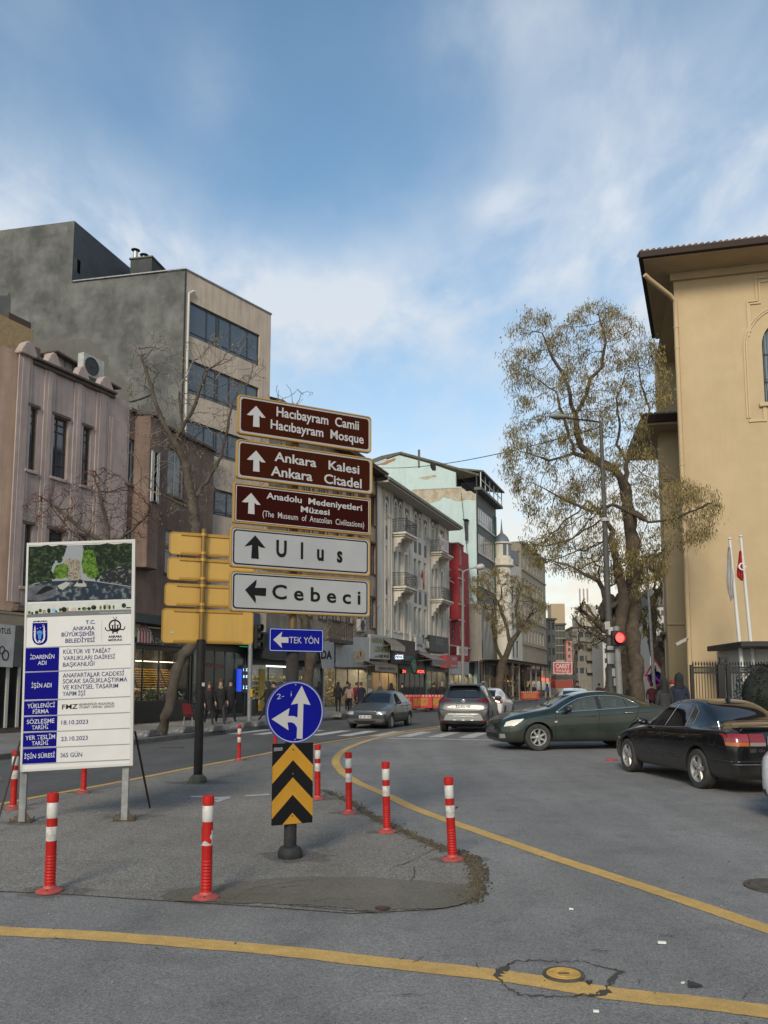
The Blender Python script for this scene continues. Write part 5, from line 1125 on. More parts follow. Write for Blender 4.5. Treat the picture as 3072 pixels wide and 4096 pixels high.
# peeled patches
def patch8(pts, m_, jit=7, n=5):
 rnd = random.Random(len(pts)); out = []
 for a, b in zip(pts, pts[1:]+pts[:1]):
  for k in range(n): out.append((a[0]+(b[0]-a[0])*k/n + (rnd.uniform(-jit,jit) if k else 0), a[1]+(b[1]-a[1])*k/n + (rnd.uniform(-jit,jit) if k else 0)))
 P_ = [w8(*ZD(*p)) for p in out]; MB().prism([(x-.02,y-.02,z) for x,y,z in P_], (.015,.01,0)).build('peeled_patch', m_, mt)
patch8([(465,385),(815,372),(930,420),(930,455),(800,470),(700,440),(640,470),(560,500),(480,440),(450,410)], M_peel)
patch8([(190,200),(290,165),(340,150),(330,170),(260,200)], mat('bare brick', (.25,.12,.06), .95, col2=(.3,.2,.12), scale=8), 3)
patch8([(500,300),(620,275),(640,285),(560,310)], M_peel, 3)
MB().prism([w8(*ZD(470,383)), w8(*ZD(820,366)), w8(*ZD(820,372)), w8(*ZD(470,389))], (-.05,-.1,0)).build('ledge', M_steel, mt)
rl = [w8(*ZD(170,190)), w8(*ZD(360,122)), w8(*ZD(600,187)), w8(*ZD(935,285))]
for a, b in zip(rl, rl[1:]):
 MB().prism([(a[0]-.1,a[1]-.25,a[2]),(b[0]-.1,b[1]-.25,b[2]),(b[0]-.1,b[1]-.25,b[2]+.22),(a[0]-.1,a[1]-.25,a[2]+.22)], (.8,2.5,0)).build('roof', mat('mossy roof edge', (.11,.11,.075), .9, col2=(.07,.065,.05), scale=3), mt)
# terrace
mb = MB(); zf = w8(*tc_)[2]
t0, t1 = w8(*tb2), w8(*td)
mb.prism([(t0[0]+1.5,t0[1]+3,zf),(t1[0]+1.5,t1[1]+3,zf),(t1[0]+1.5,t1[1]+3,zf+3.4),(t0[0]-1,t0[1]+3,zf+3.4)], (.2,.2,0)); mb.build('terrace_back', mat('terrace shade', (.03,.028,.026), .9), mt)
mb = MB()
for i in range(12): p = Vector(t0).lerp(Vector(t1), i/11); mb.tube([(p.x,p.y,zf),(p.x,p.y,zf+1.1)], .025, 4)
mb.tube([(t0[0],t0[1],zf+1.1),(t1[0],t1[1],zf+1.1)], .035, 4); mb.tube([(t1[0],t1[1],0.5),(t1[0],t1[1],z8)], .09, 6); mb.build('terrace_railing', M_ironw, mt)
rz8 = [(G8.sz(*ZD(955,y1))[1], G8.sz(*ZD(955,y0))[1]) for y0, y1 in ((515,640),(705,850),(925,1090),(1200,1350))]
hol = [(.25, W8-1.2, a, b) for a, b in rz8]; mb = MB(); z8b = G8.sz(*ZD(945,410))[1]
wall_holes(mb, 0, W8, 4, z8b, hol, .15); mb.poly([(W8,0,4),(W8,10,4),(W8,10,z8b),(W8,0,z8b)]); mb.poly([(0,0,z8b),(W8,0,z8b),(W8,10,z8b),(0,10,z8b)]); mb.build('front_wall', M_grn, mt)
for a,b,c,d in hol:
 window(mt, a, c, b-a, d-c, (.125,.25,.375,.5,.625,.75,.875), (.25,), .09, M_pvc, M_glass2, .06)
 MB().box(a-.2,b+.3,-.12,-.003,c-.16,c-.004).build('sill_band', M_pvc, mt)
MB().box(W8-1.1,W8,-.06,-.003,4,z8b-1).build('green_strip', mat('green paint', (.035,.10,.055), .8, dirt=.3), mt)
MB().box(-.1,W8+.2,-.8,-.003,z8b-.05,z8b+.25).build('terrace_slab', M_grn, mt)
MB().prism([(-.1,-1.0,z8+.1),(W8+.3,-1.0,z8+.1),(W8+.3,7,z8+1.6),(-.1,7,z8+1.6)], (0,0,.18)).build('roof', M_grn, mt)
mb = MB()
for i in range(6): x = W8*i/5; mb.box(x-.05,x+.05,-.75,-.65,z8b+.25,z8+.1)
mb.box(0,W8,-.76,-.70,z8b+1.0,z8b+1.1); mb.build('terrace_post', M_pvc, mt)
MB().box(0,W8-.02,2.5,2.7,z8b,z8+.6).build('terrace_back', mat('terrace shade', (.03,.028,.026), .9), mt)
v_ = w8(*ZD(802,620)); MB().tube([(v_[0]-.3,v_[1]-.9,v_[2]-2.1),(v_[0]-.3,v_[1]-.9,v_[2])], .16, 8).box(v_[0]-.7,v_[0]+.1,v_[1]-1.1,v_[1]-.6,v_[2],v_[2]+.1).build('flue', M_ironw, mt)
v_ = w8(*ZD(542,155)); MB().tube([(v_[0],v_[1]+.5,v_[2]-1),(v_[0],v_[1]+.5,v_[2]+1.0)], .13, 8).build('flue', M_grn, mt)
# scaffold netting over its lower storeys
nt0 = S8.s(1862);
M_net = mat('grey scaffold netting', (.26,.25,.215), .95, col2=(.21,.20,.175), scale=.6, bump=.8, bscale=3, streak=.35)
s_n = ML.s(1880)+.3; NFc = Fac(ML.pt(s_n, -1.2).to_tuple()[:2], 20.5); n1 = NFc.s(1972); zn1, zn0 = NFc.sz(*ZD(880,1190))[1], NFc.sz(*ZD(900,1640))[1]
net = thing('scaffold_netting', 'grey net draped over the lower storeys beside the crimson building', 'netting', NFc.A, NFc.rz)
MB().grid(lambda a, b: (a*n1, -.10*math.sin(a*23)*b - .12*math.sin(b*7+a*6), zn0 + (zn1-zn0)*b*(1-.06*a) ), 28, 20).build('net', M_net, net, smooth=True)
MB().grid(lambda a, b: (-.1, a*2.5, zn0 + (zn1-zn0)*b), 4, 6).build('net', M_net, net)
mb = MB()
for i in range(5): mb.tube([(n1*i/4,.35,.1),(n1*i/4,.35,zn1)], .05, 5)
mb.build('scaffold_pole', M_steel, net)
# ---------------- white corner house with the domed turret, and the long beige house beyond
M_cream = mat('cream stone', (.55,.52,.45), .9, col2=(.48,.45,.39), scale=1, dirt=.25)
M_old = mat('old beige facade', (.34,.29,.21), .9, col2=(.28,.24,.175), scale=1.2, streak=.5, streakcol=(.10,.09,.07), dirt=.2)
s9 = ML.s(1994)+.01; T9 = Fac(ML.pt(s9).to_tuple()[:2], 20.5); W9 = T9.s(2092)
tw = thing('turret_house', 'cream corner house with a small blue grey dome and spire', 'building', T9.A, T9.rz)
zt9 = T9.sz(*ZD(1150,900))[1]
hw9 = [(x, x+1.3, z, z+2.1) for x in (1.0,3.4,5.8,8.2,10.6) if x < W9-2 for z in (5.2,8.6,12.0,15.2) if z+2.1 < zt9]
mb = MB(); wall_holes(mb, 0, W9, 4, zt9, hw9, .2); shell(mb, 0, W9, 4, zt9, 8); mb.build('wall', M_cream, tw)
for a,b,c,d in hw9: window(tw, a, c, b-a, d-c, (.5,), (), .08, M_dframe, M_glass, .1)
cx9 = T9.s(2023, -.8); zz = lambda y: T9.sz(*ZD(1140,y), -.8)[1]
ts = .62; MB().lathe([(r_*ts, z_) for r_, z_ in [(1.7,4.5),(1.7,zz(965)),(2.3,zz(955)),(2.35,zz(945)),(1.9,zz(940)),(1.9,zz(900)),(1.65,zz(895)),(1.65,zz(800)),(1.95,zz(795)),(1.95,zz(785)),(1.5,zz(780))]], 14, (cx9,-.6,0)).build('turret', M_cream, tw, smooth=30)
MB().lathe([(r_*ts, z_) for r_, z_ in [(1.45,zz(785)),(1.4,zz(765)),(1.15,zz(745)),(.7,zz(725)),(.35,zz(715)),(.22,zz(700)),(.12,zz(660)),(.03,zz(610))]], 16, (cx9,-.6,0)).build('dome', mat('lead dome', (.11,.13,.16), .6), tw, smooth=40)
mb = MB()
for a in range(14):
 t = a*2*math.pi/14; mb.tube([(cx9+1.95*ts*math.cos(t),-.6+1.95*ts*math.sin(t),zz(945)),(cx9+1.95*ts*math.cos(t),-.6+1.95*ts*math.sin(t),zz(905))], .08, 5)
mb.build('baluster', M_cream, tw)
for a in (-1.9,-1.2,-2.6): MB().box(-.2,.2,-.02,.06,0,1.5).build('turret_window', M_glass, tw, loc=(cx9+1.66*ts*math.cos(a),-.6+1.66*ts*math.sin(a),zz(880)), rz=a+math.pi/2)
s10 = ML.s(2094)+.02; L10 = Fac(ML.pt(s10).to_tuple()[:2], 20.5); W10 = L10.s(2190); z10 = L10.sz(2094,2183)[1]
lb_ = thing('beige_long_house', 'long beige house with rows of tall windows beyond the dome', 'building', L10.A, L10.rz)
zr = [(L10.sz(*ZD(1340,y1))[1], L10.sz(*ZD(1340,y0))[1]) for y0, y1 in ((905,1000),(1075,1170))]
dzr = zr[0][0]-zr[1][0]; zr += [(zr[1][0]-dzr*k, zr[1][1]-dzr*k) for k in (1,2)]
hw = [(x*2.35+.8, x*2.35+2.3, a, b) for x in range(int((W10-1)//2.35)) for a, b in zr if a > 4.3]
mb = MB(); wall_holes(mb, 0, W10, 4, z10, hw, .2); shell(mb, 0, W10, 4, z10, 9, left=False)
l10 = L10.s(2046, 0); hl = [(-1,0,0,0)]
mb.poly([(0,0,4),(0,0,z10),(-3.8,2.2,z10),(-3.8,2.2,4)]); mb.poly([(0,0,z10),(0,9,z10),(-3.8,9,z10),(-3.8,2.2,z10)])
mb.build('wall', M_old, lb_)
for a,b,c,d in hw: window(lb_, a, c, b-a, d-c, (.5,), (.7,), .08, M_pvc, M_glass2 if random.random()<.5 else M_glass, .1)
for a, b in zr:
 if a > 4.3:
  mb = MB().prism([(-3.3,1.85,a),(-.6,.3,a),(-.6,.3,b),(-3.3,1.85,b)], (-.05,-.09,0)); mb.build('corner_window', M_glass, lb_)
 MB().box(-.1,W10,-.15,-.003,a-.5,a-.3).build('string_course', M_old, lb_)
MB().box(-.2,W10+.2,-.4,9,z10+.002,z10+.3).build('roof', M_grn, lb_)
# ---------------- far houses closing the street
def far_house(u0, u1, vt, D, name, label, m, nx, nz, zlow=4., wf=.6, wh=.55, frame=None, pane=None, ang=95, depth=12, roof=None):
 p = Vector(((u0-1536)/FL*D, D, 0)); F = Fac((p.x, p.y), ang); W = F.s(u1); zt = F.sz((u0+u1)/2, vt)[1]
 t = thing(name, label, 'building', F.A, F.rz); st = (zt-zlow)/nz; cw = W/nx
 hs = [(cw*(i+.5-wf/2), cw*(i+.5+wf/2), zlow+st*(j+.25), zlow+st*(j+.25+wh)) for i in range(nx) for j in range(nz)]
 mb = MB(); wall_holes(mb, 0, W, 0, zt, hs, .25); shell(mb, 0, W, 0, zt, depth); mb.build('wall', m, t)
 for a,b,c,d in hs: window(t, a, c, b-a, d-c, (.5,), (), .09, frame or M_dframe, pane or (M_glass if random.random()<.6 else M_glass2), .12)
 MB().box(-.2,W+.2,-.25,depth,zt+.003,zt+.3).build('roof', roof or M_stone, t)
 return t, F, W, zt
far_house(2188,2226,2480,135,'dark_house','narrow dark grey house after the long beige house', mat('dark stone', (.10,.10,.10), .9, dirt=.3), 2, 4, ang=70)
t,F,W,zt = far_house(2222,2266,2500,150,'glass_house','teal glazed block behind the red shop sign in the distance', mat('tan far wall', (.34,.27,.18), .9, dirt=.2), 3, 5, 6, .94, .9, M_dframe, mat('teal glass', (.02,.045,.048), .15, spec=.8), 92)
MB().box(-.5,2,1,5,zt+.3,zt+4).build('roof_tower', mat('tan far wall', (.34,.27,.18), .9), t)
mb = MB()
for dx in (0,.7,1.4): mb.tube([(5+dx,2,zt),(5+dx,2,zt+7)], .06, 4); mb.box(5+dx-.15,5+dx+.15,1.9,2.0,zt+4.5,zt+6.8)
mb.build('antenna_mast', plain('antenna red white', (.35,.25,.22), .6), t)
far_house(2264,2292,2560,148,'pink_far_house','narrow pink house front in the distance', mat('salmon wall', (.42,.21,.18), .9, dirt=.2), 1, 5, 4, .35, .5, ang=92)
t,F,W,zt = far_house(2290,2412,2512,165,'grey_flats','beige grey block of flats seen down the street', mat('grey beige flats', (.22,.205,.18), .9, col2=(.18,.17,.15), scale=1, streak=.3), 5, 4, 3.5, .7, .45)
for k in range(3): MB().box(W*.45,W*.98,-1.0,-.003,4.+(zt-3.5)/4*k+.2,5.+(zt-3.5)/4*k+.2).build('balcony', mat('grey beige flats', (.2,.2,.2), .9), t)
MB().box(W*.2,W*.85,1,8,zt+.3,zt+2.6).box(W*.5,W*.9,2,8,zt+2.603,zt+4.6).build('penthouse', mat('pale penthouse', (.33,.31,.27), .9, dirt=.2), t)
far_house(2410,2536,2505,150,'white_flats','white block of flats behind the trunk of the big tree', mat('white flats', (.46,.45,.42), .9, dirt=.12), 5, 5, 3.5, .42, .5)
far_house(2534,2600,2450,140,'pale_far_house','pale tall house between the big tree and the lamp post', mat('white flats', (.46,.45,.42), .9), 3, 6, 4, .6, .4)
t,F,W,zt = far_house(2598,2700,2425,120,'dark_topped_house','pale house with a dark glazed top floor left of the yellow building', mat('pale far wall', (.38,.37,.34), .9, dirt=.15), 4, 5, 4, .75, .42)
MB().box(0,W,-.2,6,zt+.3,zt+2.6).build('top_storey', M_grn, t)
far_house(2060,2200,2640,190,'low_far_house','low brown house at the bend of the street', M_old, 6, 2)
# ------------------------------------------------------------------ shops at street level, left row
M_sglass = mat('shop window', (.03,.035,.035), .04, spec=.9, alpha=.20)
M_warm = mat('shop lamp', (1,.85,.55), .5, emit=(1,.80,.45), es=15); M_cool = mat('cool shop lamp', (1,1,1), .5, emit=(.85,.95,1), es=13)
M_sign_w = mat('white signboard', (.40,.40,.39), .6, col2=(.34,.34,.33), scale=2, dirt=.2); M_goldl2 = mat('gilt letters', (.42,.29,.10), .4, metal=.4)
M_floor = mat('shop floor', (.12,.11,.10), .6); M_wallin = mat('shop inner wall', (.26,.22,.16), .8, col2=(.10,.08,.06), scale=3.5, lo=.45, hi=.55)
M_goods = [plain('goods %d' % i, c, .4) for i, c in enumerate([(.55,.40,.06),(.5,.45,.3),(.08,.25,.12),(.42,.10,.14),(.5,.5,.5),(.05,.07,.16),(.3,.18,.08)])]
SZ = .13
def shop(u0, u1, label, frame, H1=4.0, glass=None, sill=.5, gtop=2.9, lit=None, divs=3, depth=2.6, inner=None, door=None, name='shopfront', fascia=None, y=0.):
 s0, s1 = ML.s(u0)+.01, ML.s(u1)-.01; F = Fac(ML.pt(s0, y).to_tuple()[:2], 20.5); W = s1-s0
 t = thing(name, label, 'shop', F.A, F.rz, 'shopfronts of the left row')
 MB().box(0,W,depth,depth+.1,SZ,H1-.02).build('back_wall', inner or M_wallin, t)
 MB().box(0,W,.06,depth-.01,SZ-.02,SZ+.01).build('floor', M_floor, t)
 for x_ in (0, W-.12): MB().box(x_,x_+.12,-.02,depth-.02,SZ,H1-.02).build('side_wall', frame, t)
 MB().box(.125,W-.125,.0,.5,gtop,H1-.02).build('fascia_backing', fascia or frame, t)
 MB().box(.125,W-.125,.0,.35,SZ,sill).build('plinth', frame, t)
 mb = MB(); mb.box(.125,W-.125,.02,.08,sill+.001,sill+.05).box(.125,W-.125,.02,.08,gtop-.06,gtop-.001)
 for i in range(divs+1): x = .13 + (W-.26)*i/divs; mb.box(x-.025,x+.025,.022,.078,sill+.051,gtop-.061)
 mb.build('window_frame', M_dframe, t)
 MB().box(.13,W-.13,.045,.052,sill+.05,gtop-.06).build('pane', M_sglass, t)
 if lit: MB().box(.3,W-.3,.7,.95,gtop+.25,gtop+.32).build('strip_lamp', lit, t)
 return t, F, W
def goods(t, x0, x1, z0, z1, y, n, mats, s=.08, rnd=random.Random(4), name='goods'):
 for k, m in enumerate(mats):
  mb = MB()
  for i in range(n//len(mats)):
   a = rnd.uniform(.4,1.)*s; x, z = rnd.uniform(x0,x1), z0 + (z1-z0)*rnd.random()**1.6
   mb.lathe([(a*.3,-a*.5),(a*.6,-a*.3),(a*.6,a*.2),(a*.2,a*.5)], 6, (x, y+rnd.uniform(0,.25), z))
  mb.build(name, m, t, kind='stuff', label='heap of small goods in the window')
def shelves(t, x0, x1, zs, y, m, mg):
 mb = MB(); g_ = MB()
 for z in zs:
  mb.box(x0,x1,y-.02,y+.3,z-.03,z); x = x0+.05
  while x < x1-.1: w_ = random.uniform(.04,.14); h_ = random.uniform(.06,.2); g_.box(x,x+w_,y,y+.12,z+.001,z+h_); x += w_+random.uniform(.01,.06)
 mb.build('shelf', m, t); g_.build('shelf_goods', mg, t, kind='stuff', label='rows of goods on the shelves')
# jeweller
tA, FA, WA = shop(420, 762, 'jeweller with gold trays in lit windows under a dark fascia', mat('black shop stone', (.012,.012,.013), .3), sill=.98, gtop=3.15, lit=M_warm, divs=5)
M_gold9 = mat('gold jewellery', (.80,.52,.08), .3, metal=.1, bump=.6, bscale=60)
def fx(F, Z, x, y, off=0.): return F.sz(*Z(x,y), off)
M_vel = plain('dark velvet', (.03,.015,.012), .9)
for (xa, xb) in ((110,240),(200,365),(365,400),(430,520),(625,700)):
 x0, x1 = fx(FA,ZJ,xa,900,.5)[0], fx(FA,ZJ,xb,900,.5)[0]; z1_ = 2.35; z0_ = 1.45
 if x1-x0 < .25: x1 = x0+.3
 tr = MB().prism([(x0,.75,z1_+.02),(x1,.75,z1_+.02),(x1,.30,z0_),(x0,.30,z0_)], (0,.02,-.02)).build('gold_tray', M_vel, tA)
 mb = MB(); rows = 9; n_ = max(3, int((x1-x0)/.075))
 for r_ in range(rows):
  f = (r_+.5)/rows; yy = .30+.45*f; zz_ = z0_+(z1_-z0_)*f
  for c in range(n_): xx = x0+(x1-x0)*(c+.5)/n_; mb.tube([(xx-.025,yy-.03,zz_+.03),(xx,yy-.04,zz_-.005),(xx+.025,yy-.03,zz_+.03)], .011, 4)
 mb.build('gold_rows', M_gold9, tr, kind='stuff', label='rows of gold bracelets')
goods(tA, fx(FA,ZJ,100,1050,.3)[0], fx(FA,ZJ,440,1050,.3)[0], 1.0, 1.5, .15, 220, [M_goods[4],M_goods[2],M_goods[3],M_goods[1],M_goods[0]], .12)
goods(tA, fx(FA,ZJ,600,1050,.3)[0], fx(FA,ZJ,700,1050,.3)[0], 1.0, 1.35, .15, 60, [M_goods[4],M_goods[2],M_goods[3]], .1)
MB().box(.14,WA-.14,.1,.75,.93,1.0).build('display_shelf', M_sign_w, tA)
MB().box(.3,WA-.3,.16,.22,2.62,2.64).build('lamp_strip', mat('tray lamp', (1,.85,.55), .5, emit=(1,.80,.45), es=6), tA)
sg = thing('shop_sign', 'black fascia with white serif letters over the jeweller', 'sign', FA.A, FA.rz)
za, zb = fx(FA,ZJ,300,495,-.3)[1], fx(FA,ZJ,300,330,-.3)[1]
MB().box(.3,WA-.1,-.3,-.02,za,zb).build('board', mat('black fascia', (.012,.012,.014), .4), sg)
MB().box(.25,WA-.05,-.34,-.02,zb+.002,zb+.07).build('edge', mat('brown edge', (.12,.08,.05), .6), sg)
letters('lettering', sg, mat('cream letters', (.45,.43,.38), .5), [ptext(FA,'ORA', ZJ(188,460), ZJ(318,474), 82/2.765, .012, -.3), ptext(FA,'Dağıtım  Kuyum', ZJ(335,474), ZJ(690,500), 55/2.765, .0, -.3)], -.31)
aw = thing('awning', 'small red and white striped awning behind the notice board', 'awning', FA.A, FA.rz)
xa, z_ = fx(FA,ZJ,60,320,-.6); xb = fx(FA,ZJ,205,380,-.6)[0]; z2 = fx(FA,ZJ,150,470,-.8)[1]
n_ = 9
for k in range(n_):
 m_ = mat('awning red', (.28,.03,.03), .8) if k % 2 else mat('awning white', (.34,.33,.31), .8); x0 = xa+(xb-xa)*k/n_; x1 = xa+(xb-xa)*(k+1)/n_
 MB().prism([(x0,-.35,z2+1.1),(x1,-.35,z2+1.1),(x1,-.95,z2+.45),(x0,-.95,z2+.45)], (0,0,.02)).box(x0,x1,-.97,-.951,z2+.0,z2+.44).build('stripe', m_, aw)
MB().box(.1, WA, -1.1,-.02, 4.05, 4.4).build('canopy', M_gren2, loc=FA.A, rz=FA.rz, label='dark flat canopy over the jeweller fascia', cat='canopy')
# exchange office
tB, FB, WB = shop(766, 982, 'exchange office with a glass front and blue lit rate board', mat('dark green frame', (.014,.022,.02), .4), sill=.25, gtop=3.3, lit=M_cool, divs=5, inner=mat('pale office wall', (.20,.20,.17), .7, col2=(.09,.09,.08), scale=1.5))
shelves(tB, .4, WB*.45, (1.0,1.4,1.8), 1.2, M_sign_w, M_goods[0]); goods(tB, .3, WB*.6, .3, .9, .4, 50, [M_goods[5],M_goods[3],M_goods[4]], .16)
x0,_ = fx(FB,ZJ,1240,900,-.05); MB().box(x0,x0+.32,-.12,-.01,1.35,2.45).build('light_box', mat('blue light box', (.01,.03,.4), .4, emit=(.02,.10,1), es=.4), tB)
x1,_ = fx(FB,ZJ,1290,900,-.05); rbx = MB().box(x1,x1+.75,-.10,-.01,1.30,2.65).build('rate_board', plain('led board', (.004,.008,.03), .4), tB)
ledm = mat('led digits', (.5,.7,1), .5, emit=(.45,.75,1), es=1.6)
letters('digits', rbx, ledm, [('1  375', x1+.05,x1+.68,2.35,.13,0,.01), ('8  870', x1+.05,x1+.68,2.02,.13,0,.01), ('3  230', x1+.05,x1+.68,1.48,.15,0,.01)], -.105)
letters('window_lettering', tB, mat('red transfer', (.30,.06,.05), .6), [('GELİR DÜNYANIZ', .6, WB*.62, 2.45, .22, 0, .01)], .03)
sg = thing('shop_sign', 'lit white exchange office letters right above the group of walkers', 'sign', FB.A, FB.rz)
xa, z_ = fx(FB,ZJ,1450,525,-.3); xb, zt_ = fx(FB,ZJ,1575,430,-.3)
MB().box(xa-.5,xb+.3,-.3,-.02,z_-.2,zt_+.5).build('board', mat('dark blue board', (.008,.010,.022), .4), sg)
letters('lettering', sg, mat('lit white letters', (.7,.75,.9), .5, emit=(.6,.7,1), es=.9), [ptext(FB,'DÖVİZ', ZJ(1435,500), ZJ(1560,516), 42/2.765, .015, -.3)], -.31)
x_, z_ = fx(FB,ZJ,1265,515,-.2); MB().box(x_,x_+.75,-.3,-.2,z_,z_+.22).build('exit_sign', mat('green lit sign', (.01,.2,.06), .5, emit=(.02,.5,.12), es=.5), loc=FB.A, rz=FB.rz, label='small green lit sign under the yellow panel backs', cat='sign')
MB().box(.2, WB+.6, -.9, -.02, 3.55, 4.3).build('canopy', mat('dark canopy', (.02,.02,.024), .6), loc=FB.A, rz=FB.rz, label='dark canopy over the exchange office', cat='canopy')
p_ = fx(FB,ZJ,1425,200,-.6); MB().box(p_[0],p_[0]+.62,-.62,-.55,fx(FB,ZJ,1425,395,-.6)[1],fx(FB,ZJ,1425,140,-.6)[1]).build('sign_panel', plain('navy sign panel', (.02,.025,.06), .5), loc=FB.A, rz=FB.rz, label='upright navy sign panel hanging above the exchange office', cat='sign')
# yellow strip shop and bright window
tC, FC, WC_ = shop(986, 1290, 'brightly lit shop window behind the round blue sign', mat('dark frame', (.02,.02,.022), .5), sill=.9, gtop=2.75, lit=M_cool, divs=4, inner=mat('bright wall', (.35,.34,.30), .7, col2=(.2,.18,.13), scale=5))
shelves(tC, 1.4, WC_-.3, (1.1,1.4,1.7,2.0), .8, M_sign_w, M_goods[0])
x0 = fx(FC,ZJ,1490,1000,-.1)[0]; x1 = fx(FC,ZJ,1540,1000,-.1)[0]; MB().box(x0,x1,-.12,-.02,.35,2.5).build('yellow_panel', mat('yellow poster', (.40,.27,.02), .6, col2=(.25,.18,.03), scale=6), tC)
MB().box(x1+.3,x1+3.3,-.05,-.01,2.62,2.70).build('light_strip', mat('window light', (1,1,1), .5, emit=(.85,.95,1), es=1.2), tC)
MB().box(.1,WC_-.1,-.9,-.02,3.0,4.2).build('canopy', mat('dark canopy', (.02,.02,.024), .6), loc=FC.A, rz=FC.rz, label='dark canopy behind the one way plate', cat='canopy')
b_ = thing('shop_banner', 'white banner with two black letters hanging beside the one way plate', 'banner', FC.A, FC.rz)
bpoly(FC, [(1275,2568),(1336,2562),(1336,2678),(1290,2674)], lambda x,y:(x,y), -1.0, -1.0, .02, 'cloth', M_cloth, b_)
letters('lettering', b_, M_black, [ptext(FC,'DA', (1284,2634), (1328,2636), 32, .04, -1.0)], -1.004)
# jeweller with white angular fascia
tD, FD, WD = shop(1292, 1480, 'white fronted jeweller with a lit window under an angular sign', M_sign_w, sill=.35, gtop=2.75, lit=M_warm, divs=4)
goods(tD, .4, WD*.5, .5, 2.2, .5, 120, [M_goods[0],M_goods[1],M_goods[4]], .10)
sg = thing('shop_sign', 'white angular fascia with gilt capital letters', 'sign', FD.A, FD.rz)
bpoly(FD, [ZL(*p) for p in [(-20,330),(100,335),(100,275),(355,275),(355,612),(320,612),(300,600),(60,606),(-20,600)]], lambda x,y:(x,y), -.35, -.35, .33, 'board', M_sign_w, sg, bevel=.01)
letters('lettering', sg, M_goldl2, [ptext(FD,'EMİN', ZL(178,515), ZL(302,512), 80/2.765, .03, -.35), ptext(FD,'KUYUMCULUK', ZL(170,572), ZL(304,574), 26/2.765, .02, -.35)], -.37)
x_, z_ = fx(FD,ZL,255,425,-.35); MB().plate(circ(x_,z_,.14,6), -.37, .02).build('ornament', M_goldl2, sg)
# restaurant
tE, FE, WE = shop(1482, 1592, 'small restaurant with a warm lit doorway and posters', mat('ochre wall', (.34,.24,.11), .8, dirt=.15), sill=.5, gtop=2.6, lit=M_warm, divs=3, inner=mat('warm wall', (.42,.30,.13), .7, col2=(.3,.2,.08), scale=3))
sg = thing('shop_sign', 'white board with green letters and a phone number', 'sign', FE.A, FE.rz)
bpoly(FE, [ZL(*p) for p in [(362,238),(582,262),(582,522),(360,512)]], lambda x,y:(x,y), -.4, -.4, .25, 'board', M_sign_w, sg, bevel=.01)
M_olive = mat('olive letters', (.17,.19,.04), .6, col2=(.10,.11,.03), scale=8)
letters('lettering', sg, M_olive, [ptext(FE,'HARRAN TAVA', ZL(378,335), ZL(575,345), 62/2.765, .05, -.4), ptext(FE,'LOKANTASI', ZL(412,432), ZL(575,442), 60/2.765, .05, -.4)], -.405)
letters('lettering', sg, M_black, [ptext(FE,'ALO PAKET', ZL(410,496), ZL(458,498), 22/2.765, .02, -.4), ptext(FE,'380 99 00', ZL(462,500), ZL(568,505), 34/2.765, .03, -.4)], -.405)
def awning(F, x0, x1, zt_, zb_, out, m, label, valance=None, text=None, tm=None):
 t = thing('awning', label, 'awning', F.A, F.rz, 'awnings over the shops')
 MB().prism([(x0,-.05,zt_),(x1,-.05,zt_),(x1,-out,zb_),(x0,-out,zb_)], (0,0,.03)).build('cover', m, t)
 vh = .38; v_ = MB().box(x0,x1,-out-.02,-out,zb_-vh,zb_).build('valance', valance or m, t)
 MB().tube([(x0+.05,-.05,zb_-.1),(x0+.05,-out,zb_)], .02, 5).tube([(x1-.05,-.05,zb_-.1),(x1-.05,-out,zb_)], .02, 5).build('arm', M_steel, t)
 if text: letters('lettering', v_, tm or M_black, [(text, x0+(x1-x0)*.12, x1-(x1-x0)*.08, zb_-vh*.78, vh*.52, 0, .02)], -out-.024)
 return t
x0, zb_ = fx(FE,ZL,420,578,-1.2); x1 = fx(FE,ZL,652,578,-1.2)[0]; zt_ = fx(FE,ZL,365,532,-.1)[1]
awning(FE, x0, x1, zt_, zb_, 1.2, mat('brown awning', (.09,.07,.065), .8), 'brown awning with a lettered valance', mat('grey valance', (.24,.22,.2), .8), 'HARRAN LOKANTASI')
x0 = fx(FE,ZL,325,700,-.02)[0]; x1 = fx(FE,ZL,385,700,-.02)[0]
dp = MB().box(x0,x1,-.04,-.005,.3,2.45).build('door', mat('grey door', (.2,.2,.19), .6), tE)
for k, z_ in enumerate((1.1,1.6,2.0)): MB().box(x0+.15,x1-.15,-.05,-.041,z_,z_+.35).build('poster', M_goods[(4,6,1)[k]], dp)
# green shop
tF, FF, WF = shop(1596, 1702, 'dark green shop with a lit name and a round hanging sign', mat('bottle green', (.012,.035,.025), .5), sill=.3, gtop=2.7, lit=None, divs=5, inner=plain('dark room', (.02,.02,.018), .9))
sg = thing('shop_sign', 'lit white name with a dark green beam beside it', 'sign', FF.A, FF.rz)
x0, z0 = fx(FF,ZL,725,532,-.3); x1, z1 = fx(FF,ZL,862,490,-.3); MB().box(x0,x1,-.32,-.1,z0,z1).build('beam', plain('green beam', (.008,.05,.035), .5), sg)
xb_, _ = fx(FF,ZL,592,500,-.25); MB().box(xb_,x1+1.2,-.25,-.02,z0-.25,z1+1.2).build('board', mat('brown board', (.045,.032,.025), .7), sg)
letters('lettering', sg, mat('lit white name', (.8,.8,.85), .5, emit=(.8,.85,1), es=1.0), [ptext(FF,'GÖZDE', ZL(632,518), ZL(724,514), 46/2.765, .02, -.3)], -.33)
x_, z_ = fx(FF,ZL,850,592,-.9); r_ = .55
rs2 = thing('round_shop_sign', 'round dark green hanging shop sign', 'sign', FF.pt(x_,-.9,z_), FF.rz)
MB().plate(circ(0,0,r_*1.0,24,r_*.85), 0, .12).build('disc', plain('green disc', (.008,.045,.03), .5), rs2)
